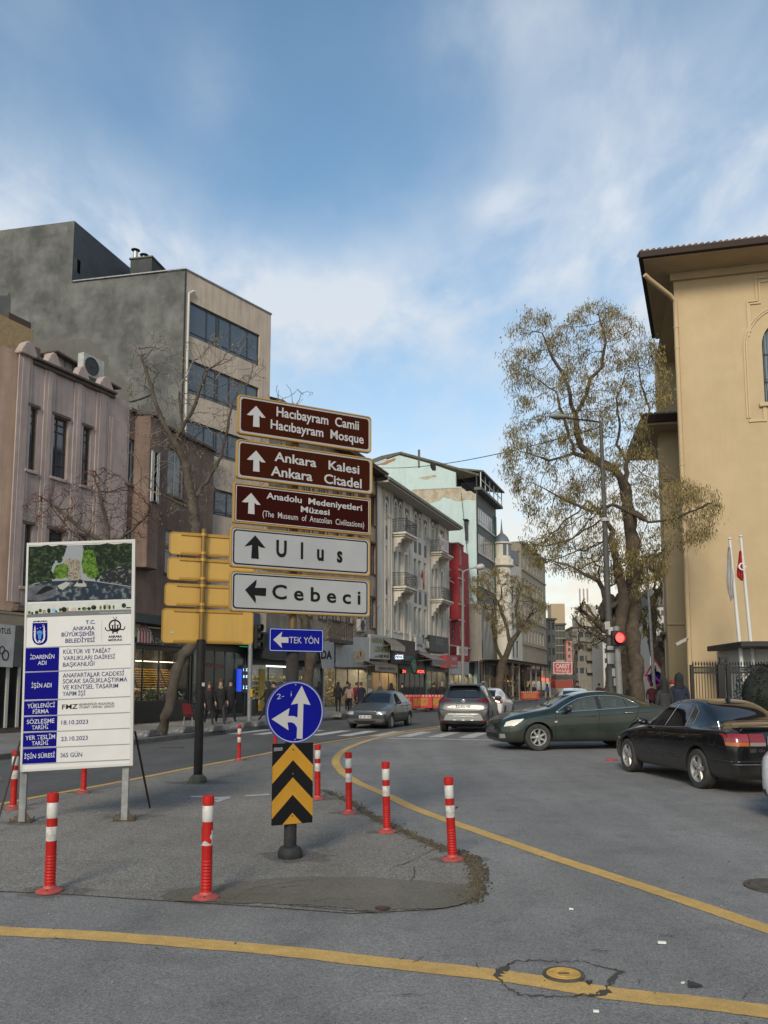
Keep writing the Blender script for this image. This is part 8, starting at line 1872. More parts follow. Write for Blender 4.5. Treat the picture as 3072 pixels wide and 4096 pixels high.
for k in range(7):
 x = .3 + k*.58; MB().tube(spiral(x, .62, .13), .012, 5).tube(spiral(x+.28, .50, .12, d=-1), .012, 5).tube([(x-.13,-.025,.62),(x-.1,-.025,.8),(x+.05,-.025,.9),(x+.3,-.025,.62),(x+.4,-.025,.5)], .010, 5).tube(spiral(x+.1,.92,.09), .010, 5).build('scroll', M_fence, fn)
for x, wd in ((0,.05),(FN.s(2884),.10),(FN.s(2915),.06),(FN.s(3015),.06)): MB().box(x-wd,x+wd,-wd,wd,0,zr1+.08).build('post', M_fence, fn)
x0, x1 = FN.s(2881), FN.s(2914); zt2 = FN.sz(*ZN(1000,436))[1]-.12
MB().ring([(x1,zt2),(x0,zt2),(x0,zr1+.1),(x1,zr1+.1)], [(x1-.06,zt2-.07),(x0+.06,zt2-.07),(x0+.06,zr1+.16),(x1-.06,zr1+.16)], -.05, .09).build('gate_frame', M_fence, fn)
MB().box(-.2,FWD,.1,.5,-.12,.25).build('plinth_wall', M_stone, fn)
M_fpole = mat('white pole', (.52,.52,.50), .5, dirt=.15)
def flagpole(a, b, D, lab, cloth):
 base = at(*b, D); top = at(*a, D); t = thing('flagpole', lab, 'flagpole', (base.x, D, .12)); d0 = top - Vector((base.x, D, .12))
 k_ = (base.z-.12)/max(d0.z,.1); foot = Vector((-(d0.x)*0,0,0))
 MB().tube([(0,0,0), d0*.5, d0], [.075,.06,.045], 10).lathe([(.03,0),(.06,.03),(.04,.08)], 8, tuple(d0)).build('pole', M_fpole, t, smooth=50)
 f_ = thing('flag', cloth[0], 'flag', (base.x, D, .12)); pts, m, cr_ = cloth[1], cloth[2], cloth[3]
 P_ = [at(*ZF(*p), D-.12) - Vector((base.x, D, .12)) for p in pts]
 zs = [p.z for p in P_]; xs = [p.x for p in P_]
 mb = MB();
 n2 = len(pts)//2   # left edge downwards, then right edge upwards
 Lp, Rp = P_[:n2], P_[n2:][::-1]
 def fn_(a_, b_):
  i = min(int(b_*(n2-1)), n2-2); f = b_*(n2-1)-i; l = Lp[i].lerp(Lp[i+1], f); r = Rp[i].lerp(Rp[i+1], f); p = l.lerp(r, a_); return (p.x, p.y + .07*math.sin(a_*14+b_*3), p.z)
 mb.grid(fn_, 18, 14); mb.build('cloth', m, f_, smooth=True)
 if cr_: c = at(*ZF(1507,95), D-.2) - Vector((base.x, D, .12)); crescent(f_, c.x, c.z, .12, c.y-.08, plain('flag white', (.55,.55,.55), .7))
 return t
M_wcloth = mat('white flag cloth', (.40,.39,.38), .85, col2=(.30,.29,.28), scale=5)
flagpole((2919,2160),(2985,2760), 26.2, 'left of the two leaning white flagpoles', ('limp white flag on the left flagpole', [(1437,-18),(1428,60),(1425,150),(1432,220),(1448,290),(1462,270),(1458,215),(1466,150),(1455,50),(1440,-18)], M_wcloth, False))
flagpole((2963,2150),(3030,2760), 26.4, 'right of the two leaning white flagpoles', ('limp red flag with crescent on the right flagpole', [(1500,5),(1494,60),(1488,110),(1486,150),(1500,165),(1514,175),(1519,150),(1516,100),(1511,50),(1504,5)], M_flag, True))
# booth with a flat canopy
kx = at(2952,2562,26); kb = thing('guard_booth', 'white guard booth with a flat black canopy roof at the right edge', 'booth', (kx.x, 26.9, .12), R(-4))
zk = at(2952,2588,25.6).z-.12; zk1 = at(2952,2565,25.6).z-.12
MB().box(0,4.5,-1.3,2.0,zk,zk1).build('canopy', mat('black canopy', (.012,.012,.013), .5), kb, bevel=.02)
MB().box(.4,.9,.0,2.2,0,zk-.003).box(.902,4.5,.0,2.2,zk-.5,zk-.004).build('wall', mat('white booth wall', (.50,.50,.47), .7, dirt=.15), kb)
MB().box(.902,4.5,.3,2.2,0,zk-.503).build('window_band', M_glassd, kb)
# dark shrub at the right edge
# ------------------------------------------------------------------ signals, lamp posts, traffic signs
D = 25.
u_ = lambda x: 1900 + x/1.4155
lp_x = (u_(768)-1536)/FL*D
lp = thing('street_lamp', 'tall dark grey lamp post with pasted papers in front of the big tree', 'street lamp', (lp_x, D, .1))
ztl = at(*ZE(712,835), D).z-.1; dxl = at(*ZE(712,835), D).x - lp_x
MB().tube([(0,0,0),(dxl*.3,0,2.5),(dxl,0,ztl)], [.13,.11,.055], 12).build('pole', mat('lamp post grey', (.045,.045,.042), .6, col2=(.07,.07,.065), scale=5, spec=.25), lp, smooth=50)
ea = at(*ZE(525,812), D) - Vector((lp_x, D, .1)); MB().tube([(dxl,0,ztl),(dxl-.25,0,ztl+.05),tuple(ea)], .03, 8).build('arm', M_polegrey, lp)
hA, hB = at(*ZE(530,805), D) - Vector((lp_x,D,.1)), at(*ZE(420,795), D) - Vector((lp_x,D,.1))
MB().tube([tuple(hA), tuple(hA.lerp(hB,.2)), tuple(hA.lerp(hB,.7)), tuple(hB)], [.05,.13,.15,.05], 12).build('lamp_head', mat('lamp head grey', (.16,.16,.14), .6), lp, smooth=50, fn=lambda p: (p[0], p[1], hA.z+(p[2]-hA.z)*.6))
for k in range(9):
 z = 1.5+random.random()*1.9; a = random.uniform(-2.4,-.7); MB().box(-.09,.09,-.004,.0,-.12,.12).build('pasted_paper', mat('pasted paper', (.36,.35,.33), .8, dirt=.3), lp, loc=(.15*math.cos(a),.152*math.sin(a),z), rz=a+math.pi/2)
MB().lathe([(.14,6.55),(.142,6.6),(.14,6.66)], 12, (dxl*.55,0,-.0)).build('band', M_cloth, lp)
tlx = (u_(815)-1536)/FL*24.2; tl = thing('traffic_light', 'traffic signal on a grey pole showing red', 'traffic light', (tlx, 24.2, .1))
ztp = at(*ZF(803,432), 24.2).z-.1
MB().tube([(0,0,0),(-.07,0,ztp)], .095, 12).build('pole', mat('signal pole grey', (.13,.135,.13), .6, col2=(.2,.2,.19), scale=6), tl, smooth=50)
zc = at(*ZF(801,500), 24.2).z-.1; xc = at(*ZF(801,500), 24.2).x-tlx
hd_ = MB().box(xc-.2,xc+.2,-.28,-.1,zc-.22,zc+.21).build('housing', mat('signal housing', (.02,.008,.008), .5), tl, bevel=.02)
MB().lathe([(.15,-.29),(.165,-.30),(.165,-.45),(.15,-.45),(.15,-.31)], 20, (xc,0,zc), axis='y', caps=False).build('visor', plain('signal black', (.008,.009,.009), .6), hd_)
MB().lathe([(.145,-.285),(.145,-.295),(.1,-.315),(.01,-.32)], 20, (xc,0,zc), axis='y').build('red_lamp', mat('lit red lamp', (1,.05,.04), .4, emit=(1,.04,.035), es=3), hd_)
MB().box(-.35,-.1,-.05,.05,zc-.42,zc-.34).box(-.35,-.1,-.05,.05,zc+.02,zc+.1).build('bracket', M_polegrey, tl)
# left street lamp by the crimson house
D = 60; lx = (1849-1536)/FL*D; l2 = thing('street_lamp', 'grey street lamp with a curved arm in front of the crimson building', 'street lamp', (lx, D, .13))
zt2 = at(*ZU(1095,995), D).z-.13; dx2 = at(*ZU(1095,995), D).x-lx
MB().tube([(0,0,0),(dx2*.5,0,zt2*.6),(dx2,0,zt2)], [.14,.11,.07], 10).build('pole', mat('pale lamp grey', (.17,.165,.155), .6), l2, smooth=50)
e_ = at(*ZU(1245,945), D) - Vector((lx,D,.13)); e2 = at(*ZU(1348,930), D) - Vector((lx,D,.13))
MB().tube([(dx2,0,zt2),(dx2+.6,0,zt2+.25),tuple(e_)], .05, 8).build('arm', M_steel, l2); MB().tube([tuple(e_), tuple(e_.lerp(e2,.2)), tuple(e_.lerp(e2,.75)), tuple(e2)], [.07,.2,.24,.1], 12).build('lamp_head', mat('lamp head pale', (.38,.38,.36), .5), l2, smooth=50)
# distant lamps
for (u, vt, D, lb) in ((2315,2520,118,'thin far street lamp before the grey flats'),(2612,2410,44,'slim grey lamp post behind the round and triangular signs')):
 x = (u-1536)/FL*D; a = at(u-12,vt if D>100 else 2250,D).z-.1; t = thing('street_lamp', lb, 'street lamp', (x,D,.1)); MB().tube([(0,0,0),(-.2,0,a)], [.1,.06], 8).build('pole', M_steel, t)
 MB().tube([(-.2,0,a),(.6,0,a+.3)], .05, 6).build('arm', M_steel, t); MB().tube([(.6,0,a+.3),(1.3,0,a+.36)], [.14,.1], 8).build('lamp_head', M_shut, t)
# pedestrian triangle and no parking sign
D = 46.; q_ = at(*ZM(1497,795), D); ts = thing('warning_sign', 'red triangle pedestrian sign over a round no parking sign', 'traffic sign', (q_.x, D, .12))
zc = q_.z-.12; s_ = .42
MB().tube([(0,.05,0),(0,.05,zc+.3)], .035, 8).build('post', M_steel, ts)
tri = lambda k, dy=0: [(-s_*k, zc-s_*.55*k+.05), (s_*k, zc-s_*.55*k+.05), (0, zc+s_*1.0*k+.05)]
tp = MB().plate(tri(1.5), 0, .02).build('triangle_plate', mat('red sign print', (.33,.02,.02), .5), ts); MB().plate(tri(1.12), -.004, .003).build('white_field', M_lett, tp)
MB().plate(circ(0,zc+.22,.05,10), -.008, .003).plate([(-.05,zc+.15),(.06,zc+.15),(.05,zc-.0),(.14,zc-.17),(.08,zc-.18),(.0,zc-.04),(-.07,zc-.18),(-.13,zc-.17),(-.05,zc-.0)], -.008, .003).plate([(-.28,zc-.12),(-.2,zc-.12),(-.15,zc-.2),(-.23,zc-.2)], -.008, .003).plate([(.16,zc-.12),(.24,zc-.12),(.3,zc-.2),(.2,zc-.2)], -.008, .003).build('walking_figure', M_black, tp)
q2 = at(*ZM(1492,852), D); z2 = q2.z-.12; np_ = MB().plate(circ(0,z2,.47,28), 0, .02).build('round_plate', mat('red sign print', (.33,.02,.02), .5), ts)
MB().plate(circ(0,z2,.37,28), -.004, .003).build('blue_field', M_blue, np_); MB().plate([(-.30,z2+.22),(-.22,z2+.30),(.30,z2-.22),(.22,z2-.30)], -.008, .003).build('red_bar', mat('red sign print', (.33,.02,.02), .5), np_)
# overhead cables
def cable(a, b, sag, r, lb, n=24):
 a, b = Vector(a), Vector(b); mb = MB().tube([a.lerp(b, i/n) - Vector((0,0,sag*4*(i/n)*(1-i/n))) for i in range(n+1)], r, 5)
 mb.build('cable', M_ironw, label=lb, cat='cable', group='overhead cables')
cable(at(1480,1868,58), at(2405,1708,25), .5, .018, 'long overhead cable crossing from the tan building to the lamp post')
cable(at(*ZU(1075,60),84.6), at(*ZU(1185,1150),84.2), -.0, .03, 'cable running down the pale blue wall')
cable(at(*ZA(655,1150),32), at(*ZA(930,1090),34), .15, .04, 'thick cable between the pink and the brown buildings')
cable(at(*ZL(0,240),45), at(*ZL(330,20),52), .5, .015, 'thin cable over the white angular fascia')
cable(at(1340,2580,46), at(1520,2420,58), .5, .015, 'thin cable rising to the tan building')
# stone bench edge and boxes behind the cars
MB().box(0,3.2,0,.5,0,.5).build('stone_bench', M_cream, loc=(at(2480,2780,34).x,34,.12), rz=R(-8), label='pale stone bench behind the green saloon', cat='bench', bevel=.03)
# ------------------------------------------------------------------ trees grown towards their crowns
M_bark = mat('dark bark', (.045,.034,.025), .95, col2=(.085,.065,.045), scale=5, bump=.9, bscale=18)
M_bark2 = mat('pale bark', (.13,.11,.085), .95, col2=(.07,.06,.05), scale=6, bump=.6, bscale=20)
M_twig = mat('twig', (.050,.038,.028), .95); M_twigr = mat('reddish twig', (.075,.036,.028), .95); M_twigp = mat('pale twig', (.14,.12,.10), .95)
LEAF = [mat('olive brown seed', (.155,.117,.036), .8), mat('ochre seed', (.23,.175,.065), .8), mat('dark olive leaf', (.055,.048,.018), .8), mat('green olive leaf', (.085,.085,.026), .8)]
import mathutils.noise as mnoise
def inside(p, poly):
 x, y = p; r = False; j = len(poly)-1
 for i in range(len(poly)):
  if (poly[i][1] > y) != (poly[j][1] > y) and x < (poly[j][0]-poly[i][0])*(y-poly[i][1])/(poly[j][1]-poly[i][1]) + poly[i][0]: r = not r
  j = i
 return r
def tree(name, label, cat, guides, outline, D, natt, spread, seed, step=.28, leaves=None, rmin=.008, rk=.5, bark=None, twig=None, base_r=.35, kill=1.6, dep=2.0, lsize=.1, lw=.035, lclump=3, thick=.035, droop=.0, group=None, tw=2., infl=9., taper=1.12):
 rnd = random.Random(seed); nodes, par, gr = [], [], []
 base = Vector(guides[0][0])
 for g in guides:                      # guide: list of world points; first point snaps to the nearest node
  pts = [Vector(p) for p in g]
  if nodes:
   i0 = min(range(len(nodes)), key=lambda i: (nodes[i]-pts[0]).length_squared)
  else: nodes.append(pts[0]); par.append(-1); i0 = 0
  prev = i0
  for a, b in zip([nodes[i0]] + pts[1:-1], pts[1:]):
   k = max(1, int((b-a).length/step))
   for j in range(1, k+1):
    q = a.lerp(b, j/k) + Vector((rnd.gauss(0,1), rnd.gauss(0,1), rnd.gauss(0,.5)))*step*.10
    if j == k: q = b.copy()
    nodes.append(q); par.append(prev); prev = len(nodes)-1
 att = []
 xs = [p[0] for p in outline]; ys = [p[1] for p in outline]
 while len(att) < natt:
  u, v = rnd.uniform(min(xs),max(xs)), rnd.uniform(min(ys),max(ys))
  if inside((u,v), outline): att.append(at(u, v, D + max(-2.2, min(2.2, rnd.gauss(0,1)))*dep))
 for it in range(90):
  kd = kdtree.KDTree(len(nodes))
  for i, q in enumerate(nodes): kd.insert(q, i)
  kd.balance(); pull = {}; keep = []
  for a in att:
   co, i, d = kd.find(a)
   if d < step*kill: continue
   keep.append(a)
   if d < infl: pull.setdefault(i, Vector()); pull[i] += (a-co).normalized()
  att = keep
  if not att or not pull: break
  seen = set()
  for i, v in pull.items():
   v = v.normalized() + Vector((rnd.uniform(-.35,.35), rnd.uniform(-.35,.35), rnd.uniform(-.3,.3)-droop))
   q = nodes[i] + v.normalized()*step; k = (i, round(q.x,2), round(q.z,2))
   nodes.append(q); par.append(i)
  if len(nodes) > 9000: break
 n = len(nodes); kids = [[] for _ in range(n)]
 for i in range(1, n): kids[par[i]].append(i)
 rad = [0.]*n
 for i in range(n-1, -1, -1):
  rad[i] = max(rmin, sum(rad[c]**tw for c in kids[i])**(1/tw)) if kids[i] else rmin
 r0 = rad[0]; rad = [max(rmin, base_r*(r/r0)**taper) for r in rad]
 t = thing(name, label, cat, base, 0, group); B = base
 big, small = MB(), MB()
 def chain(i0):
  i = i0; pts = [nodes[i]]; rs = [rad[i]]
  while kids[i]:
   c = max(kids[i], key=lambda c: rad[c])
   for o in kids[i]:
    if o != c: stack.append((i, o))
   pts.append(nodes[c]); rs.append(rad[c]); i = c
  return pts, rs
 stack = [(None, 0)]
 while stack:
  p, i = stack.pop(); pts, rs = chain(i)
  if p is not None: pts = [nodes[p]] + pts; rs = [min(rad[p], rs[0]*1.15)] + rs
  if len(pts) < 2: continue
  cut = next((k for k, r in enumerate(rs) if r < thick), len(rs)); pts = [q-B for q in pts]
  if cut >= 2: big.tube(pts[:cut], [r*(1+.12*math.sin(k*1.7)) if r > .12 else r for k, r in enumerate(rs[:cut])], 18 if rs[0] > .15 else (10 if rs[0] > .08 else 6))
  if cut < len(rs)-0:
   a = max(cut-1, 0)
   if len(pts)-a >= 2: small.tube(pts[a:], rs[a:], 3, caps=False)
 tk = big.build('trunk', bark or M_bark, t, smooth=60); nz = mnoise; dk = min(base_r, .34)
 for v in tk.data.vertices:
  k_ = dk*max(.12, 1-v.co.z/9); v.co += v.normal*k_*(.30*nz.noise(v.co*1.6) + .22*nz.noise(v.co*5.0))
 small.build('twigs', twig or M_twig, t, fix=False, kind='stuff', label='fine twigs of the crown')
 if leaves:
  mb = MB(); tips = sorted(range(n), key=lambda i: rad[i])[:int(n*.72)]
  for _ in range(leaves):
   i = rnd.choice(tips); q = nodes[i] + Vector((rnd.gauss(0,.11), rnd.gauss(0,.11), rnd.gauss(-.05,.10))) - B
   if mnoise.noise(nodes[i]*1.3)*1.4 + .35 < rnd.random(): continue
   for c in range(lclump):
    a = rnd.uniform(0, 6.28); l = lsize*rnd.uniform(.6,1.3); w_ = lw*rnd.uniform(.6,1.2); dx, dy = math.cos(a)*w_/2, math.sin(a)*w_/2
    p0 = q + Vector((rnd.gauss(0,.05), rnd.gauss(0,.05), rnd.gauss(0,.05))); tl_ = Vector((rnd.uniform(-.35,.35)*l, rnd.uniform(-.35,.35)*l, -l))
    m = rnd.choices((0,1,2,3), (.42,.22,.24,.12))[0]
    mb.add([p0 + Vector((-dx,-dy,0)), p0 + Vector((dx,dy,0)), p0 + tl_ + Vector((dx*.6,dy*.6,0)), p0 + tl_ + Vector((-dx*.6,-dy*.6,0))], [(0,1,2,3) if rnd.random() < .4 else (0,1,2)], m)
  mb.build('foliage', LEAF, t, fix=False, kind='stuff', label='hanging dry seeds and leaves')
 return t
def pz(Z, pts, D): return [at(*Z(p[0], p[1]), D + (p[2] if len(p) > 2 else 0)) for p in pts]
# big tree
D = 27.4
bx_ = at(*ZF(915,800), D).x
outl = [ZE(*p) for p in [(150,400),(215,260),(290,175),(450,200),(480,260),(580,150),(700,105),(830,165),(905,225),(960,290),(1060,380),(1080,520),(1130,560),(1120,700),(1000,760),(1000,900),(1050,1040),(1150,1100),(1200,1180),(1330,1180),(1410,1330),(1380,1450),(1260,1520),(1180,1480),(1100,1640),(1000,1760),(880,1700),(620,1700),(400,1640),(230,1480),(420,1450),(260,1330),(160,1180),(115,1060),(150,960),(200,930),(180,830),(230,760),(160,620),(150,500)]]
gA = [Vector((bx_, D, .1))] + pz(ZF, [(915,640),(895,540),(885,440),(905,300),(900,120)], D) + pz(ZE, [(880,1400),(850,1200),(790,1100),(700,1060),(600,970),(575,860),(572,780)], D)
gs_ = [gA, pz(ZE, [(572,780),(540,680),(500,560),(440,470),(380,330)], D-.4), pz(ZE, [(575,775),(630,680),(650,590),(720,520),(740,380),(700,220)], D+.3), pz(ZE, [(850,1200),(860,1050),(940,900),(990,760),(940,620),(920,480)], D+.5),
       pz(ZE, [(790,1100),(800,960),(820,860),(800,700),(850,560)], D+1.5), pz(ZE, [(860,1240),(980,1400),(1130,1380),(1250,1330),(1340,1290)], D-1), pz(ZE, [(700,1060),(560,1010),(420,1050),(260,1000)], D-.5), pz(ZE, [(575,900),(460,660),(370,600)], D-1.2),
       pz(ZE, [(880,1400),(780,1300),(660,1340),(500,1270),(330,1180)], D-1)]
stem2 = [Vector((bx_-1.15, D-.3, .1))] + pz(ZF, [(790,640),(800,500),(830,400),(840,240),(800,60)], D-.3) + pz(ZE, [(770,1500),(780,1360),(790,1240),(780,1120)], D-.3)
tree('big_tree', 'tall knobbly street tree with hanging brown seeds before the ochre building', 'tree', gs_, outl, D, 6500, 0, 3, step=.24, leaves=42000, rmin=.006, base_r=.23, dep=1.1, lsize=.085, lw=.03, lclump=3, thick=.03, droop=.10, taper=1.2)
tree('gnarled_tree', 'thick gnarled trunk with stubs standing just behind the lamp post', 'tree', [stem2, pz(ZE, [(775,1440),(700,1340),(640,1280),(608,1215),(645,1185)], D-.6), pz(ZF, [(800,300),(740,330),(725,220),(700,175)], D-.7)],
     [ZE(*p) for p in [(250,1480),(420,1440),(620,1500),(760,1550),(900,1600),(1080,1500),(1080,1740),(800,1720),(420,1690),(300,1640)]], D, 900, 0, 5, taper=1.4, step=.24, leaves=3600, rmin=.006, base_r=.22, dep=1.0, lsize=.085, lw=.03, thick=.04, droop=.1)
# burls on the trunks
bl = MB(); rnd = random.Random(2)
tb_ = [o for o in SC.objects if o.name in ('big_tree','gnarled_tree')]
for o, pts in zip(tb_, ([(893,530,.26),(885,440,.28),(915,640,.25),(905,735,.26)], [(800,390,.32),(745,350,.28),(760,300,.24),(835,300,.28),(805,470,.26)])):
 for (x, y, r) in pts:
  c = at(*ZF(x,y), D) - o.location; mb = MB()
  mb.grid(lambda a, b: (lambda th, ph, rr: (c.x + rr*math.sin(ph)*math.cos(th), c.y + rr*math.sin(ph)*math.sin(th)*.8, c.z + rr*1.15*math.cos(ph)))(a*2*math.pi, b*math.pi, r*(1+.16*math.sin(a*12.6+b*9)+.1*math.sin(a*25.1+b*17+1))), 18, 12).build('burl', M_bark, o, smooth=True)
# tree at the left side of the street
D = 68.
outl = [ZD(*p) for p in [(870,1060),(960,980),(1100,930),(1200,990),(1340,1070),(1420,1150),(1500,1230),(1420,1330),(1300,1460),(1200,1420),(1130,1380),(1080,1480),(1000,1340),(890,1260),(860,1160)]]
gT = [Vector((at(*ZD(1095,1950),D).x, D, .1))] + pz(ZD, [(1105,1780),(1130,1650),(1180,1530),(1250,1420),(1320,1320),(1400,1270)], D)
tree('street_tree', 'forked street tree with fine olive twigs before the dome', 'tree', [gT, pz(ZD, [(1130,1650),(1075,1520),(1055,1380),(1060,1270),(1110,1190)], D), pz(ZD, [(1180,1530),(1150,1380),(1110,1260),(1070,1180)], D+1), pz(ZD, [(1250,1420),(1220,1250),(1260,1120)], D+1)],
     outl, D, 2600, 0, 8, step=.42, leaves=15000, rmin=.011, taper=1.3, base_r=.33, dep=2.2, lsize=.13, lw=.04, lclump=2, thick=.06)
# leaning plane tree at the left with a bare crown
D = 25.
gp_ = [gp(*ZJ(400,1500), z=.12)] + pz(ZJ, [(470,1250),(520,1000),(560,800),(640,610),(745,500)], D) + pz(lambda x,y:(x,y), [(800,2460),(812,2300),(790,2150),(770,2020)], D)
g2 = pz(ZA, [(1165,1720),(1120,1500),(1110,1350),(1090,1200),(1080,1050)], D)
outl = [ZA(*p) for p in [(750,900),(770,740),(860,820),(930,640),(1000,720),(1100,760),(1250,750),(1350,700),(1480,660),(1620,900),(1640,1000),(1480,1060),(1420,1150),(1400,1500),(1400,1750),(1250,1850),(1000,1850),(850,1650),(740,1400),(740,1100)]]
tree('plane_tree', 'leaning bare tree with dry seed heads on the left pavement', 'tree', [gp_, g2, pz(ZA, [(1165,1720),(1260,1600),(1330,1480),(1370,1320),(1400,1150)], D+.3), pz(ZA, [(1120,1500),(1000,1300),(930,1120),(880,950),(830,830)], D-.3), pz(ZA, [(1110,1350),(1180,1150),(1250,950)], D-.4), pz(ZB, [(1150,180),(1000,130),(850,70),(740,40)], D-.4)],
     outl, D, 2300, 0, 12, step=.16, leaves=420, rmin=.006, base_r=.16, dep=1.1, lsize=.05, lw=.045, lclump=3, thick=.03, bark=mat('grey brown bark', (.05,.038,.029), .95, col2=(.08,.066,.052), scale=3, bump=.6, bscale=20), twig=M_twigp)
# dark bushy crown behind the notice board
D = 22.
b0 = Vector(((440-1536)/FL*D, D, .12))
outl = [ZB(*p) for p in [(110,180),(150,120),(300,50),(480,-20),(620,-80),(720,-20),(900,110),(1010,230),(960,370),(820,420),(600,440),(420,430),(330,350),(200,310)]]
tree('bushy_tree', 'tangled reddish twigs of a small tree behind the notice board', 'tree', [[b0] + pz(ZB, [(640,900),(650,600),(660,430)], D), pz(ZB, [(660,430),(500,330),(380,230),(260,140)], D), pz(ZB, [(660,430),(640,280),(600,100),(560,-20)], D), pz(ZB, [(660,430),(800,330),(900,230)], D), pz(ZB, [(655,500),(520,420),(420,330),(330,220)], D-.4)],
     outl, D, 4200, 0, 21, step=.12, leaves=250, rmin=.006, base_r=.11, dep=.8, lsize=.04, lw=.03, lclump=3, thick=.025, twig=M_twigr)
# tree behind the direction sign
D = 38.
tree('pavement_tree', 'bare tree behind the direction panels, its trunk beside the one way plate', 'tree', [[Vector(((1222-1536)/FL*D, D, .12))] + pz(lambda x,y:(x,y), [(1232,2700),(1245,2620),(1210,2450),(1180,2200),(1160,1900),(1150,1700)], D), pz(lambda x,y:(x,y), [(1245,2600),(1340,2540),(1400,2490)], D), pz(lambda x,y:(x,y), [(1210,2450),(1290,2400),(1380,2380)], D)],
     [(1000,1560),(1150,1500),(1260,1560),(1290,1600),(1200,1700),(1500,2300),(1460,2480),(1300,2520),(1100,2480),(950,2400),(960,1900)], D, 700, 0, 31, step=.3, leaves=300, rmin=.009, base_r=.25, dep=1.4, lsize=.1, lw=.05, thick=.04, bark=M_bark, twig=M_twigp)
# trees beyond, right side of the street
D = 48.
I_ = lambda x, y: (x, y)
tree('far_tree', 'leaning tree with brown foliage left of the ochre building', 'tree', [[Vector((at(*ZF(1040,760),D).x, D, .12))] + pz(ZF, [(1030,620),(1000,520),(960,420),(925,340),(900,260)], D), pz(ZF, [(1000,520),(1010,400),(1010,280),(1060,200)], D)],
     [ZF(*p) for p in [(880,60),(960,0),(1080,20),(1090,160),(1060,330),(1085,420),(1080,560),(1000,560),(950,480),(900,330),(860,200)]], D, 900, 0, 41, step=.36, leaves=2600, rmin=.011, base_r=.28, dep=1.6, lsize=.16, lw=.05, lclump=3, thick=.05)
tree('far_tree', 'thick pale trunk right of the triangular sign', 'tree', [[Vector((at(*ZF(1075,760),40).x, 40, .12))] + pz(ZF, [(1075,700),(1080,640),(1070,560)], 40)], [ZF(*p) for p in [(1040,560),(1090,520),(1090,420),(1050,430)]], 40, 120, 0, 43, step=.3, leaves=200, rmin=.012, base_r=.20, dep=.8, thick=.05, bark=M_bark2)
D = 120.
tree('far_tree', 'bare brownish tree before the grey flats down the street', 'tree', [[Vector((at(*ZM(820,900),D).x, D, .12))] + pz(ZM, [(825,820),(835,700),(860,560),(870,480)], D)],
     [ZM(*p) for p in [(740,440),(800,380),(900,370),(960,420),(1040,500),(1060,620),(960,640),(860,640),(780,600),(740,520)]], D, 900, 0, 51, step=.7, leaves=700, rmin=.018, base_r=.3, dep=3, lsize=.22, lw=.06, thick=.1)
D = 52.
tree('far_tree', 'bare forked tree between the traffic light and the flats', 'tree', [[Vector((at(*ZM(1250,930),D).x, D, .12))] + pz(ZM, [(1240,700),(1235,560),(1180,460)], D)],
     [ZM(*p) for p in [(850,200),(950,180),(1100,350),(1120,480),(1240,560),(1300,620),(1240,660),(1060,600),(960,560),(880,420),(760,300)]], D, 700, 0, 55, step=.4, leaves=900, rmin=.010, base_r=.3, dep=1.5, lsize=.14, lw=.05, thick=.05)
# shrub at the right edge
sh = thing('dark_shrub', 'round dark evergreen shrub before the fence at the right edge', 'shrub', (at(3045,2780,23.5).x, 23.5, .12))
rnd = random.Random(9); mb = MB()
for k in range(2600):
 th, ph = rnd.uniform(0,6.28), math.acos(rnd.uniform(-1,1)); r_ = .54*(1+.18*math.sin(th*3)+.12*rnd.random()); q = Vector((r_*math.sin(ph)*math.cos(th), r_*math.sin(ph)*math.sin(th), 1.25+1.05*r_*1.25*math.cos(ph)))
 a = rnd.uniform(0,6.28); s_ = .05; mb.add([q, q+Vector((math.cos(a)*s_, math.sin(a)*s_, rnd.uniform(-.03,.05))), q+Vector((math.cos(a+1)*s_, math.sin(a+1)*s_, rnd.uniform(-.02,.06)))], [(0,1,2)])
mb.build('leaves', mat('evergreen', (.008,.012,.008), .8), sh, kind='stuff', label='dark evergreen leaves', fix=False)
MB().grid(lambda a, b: (.52*math.sin(b*math.pi)*math.cos(a*6.283), .52*math.sin(b*math.pi)*math.sin(a*6.283), 1.25+.68*math.cos(b*math.pi)), 16, 10).build('inner_branches', mat('evergreen', (.008,.012,.008), .8), sh, smooth=True)
MB().lathe([(.06,0),(.05,.9)], 8).build('stem', M_bark, sh)
# ------------------------------------------------------------------ people: skinned figures with clothes
M_skin = mat('skin', (.36,.22,.16), .6)
CL = {n: mat('cloth '+n, c, .9, col2=tuple(x*.7 for x in c), scale=6) for n, c in dict(black=(.012,.012,.014), charcoal=(.028,.028,.03), navy=(.012,.016,.04), red=(.22,.015,.018), pink=(.36,.24,.21), plaid=(.05,.07,.075), brown=(.06,.04,.03), jeans=(.03,.045,.08), grey=(.10,.10,.10), blue=(.02,.05,.16), maroon=(.09,.02,.025), tan=(.2,.15,.1)).items()}
M_hair = [mat('dark hair', (.012,.009,.007), .7), mat('brown hair', (.06,.035,.02), .7), mat('grey hair', (.2,.19,.18), .8)]
POSE = {}
def skinned(verts, edges, radii, root=0, lv=1):
 me = bpy.data.meshes.new('fig'); me.from_pydata([Vector(v) for v in verts], edges, []); o = bpy.data.objects.new('fig', me); COL.objects.link(o)
 sk = o.modifiers.new('sk', 'SKIN'); sk.use_smooth_shade = True
 for i, r in enumerate(radii): me.skin_vertices[0].data[i].radius = (r, r) if not isinstance(r, tuple) else r
 me.skin_vertices[0].data[root].use_root = True
 sb = o.modifiers.new('s', 'SUBSURF'); sb.levels = sb.render_levels = lv; return o
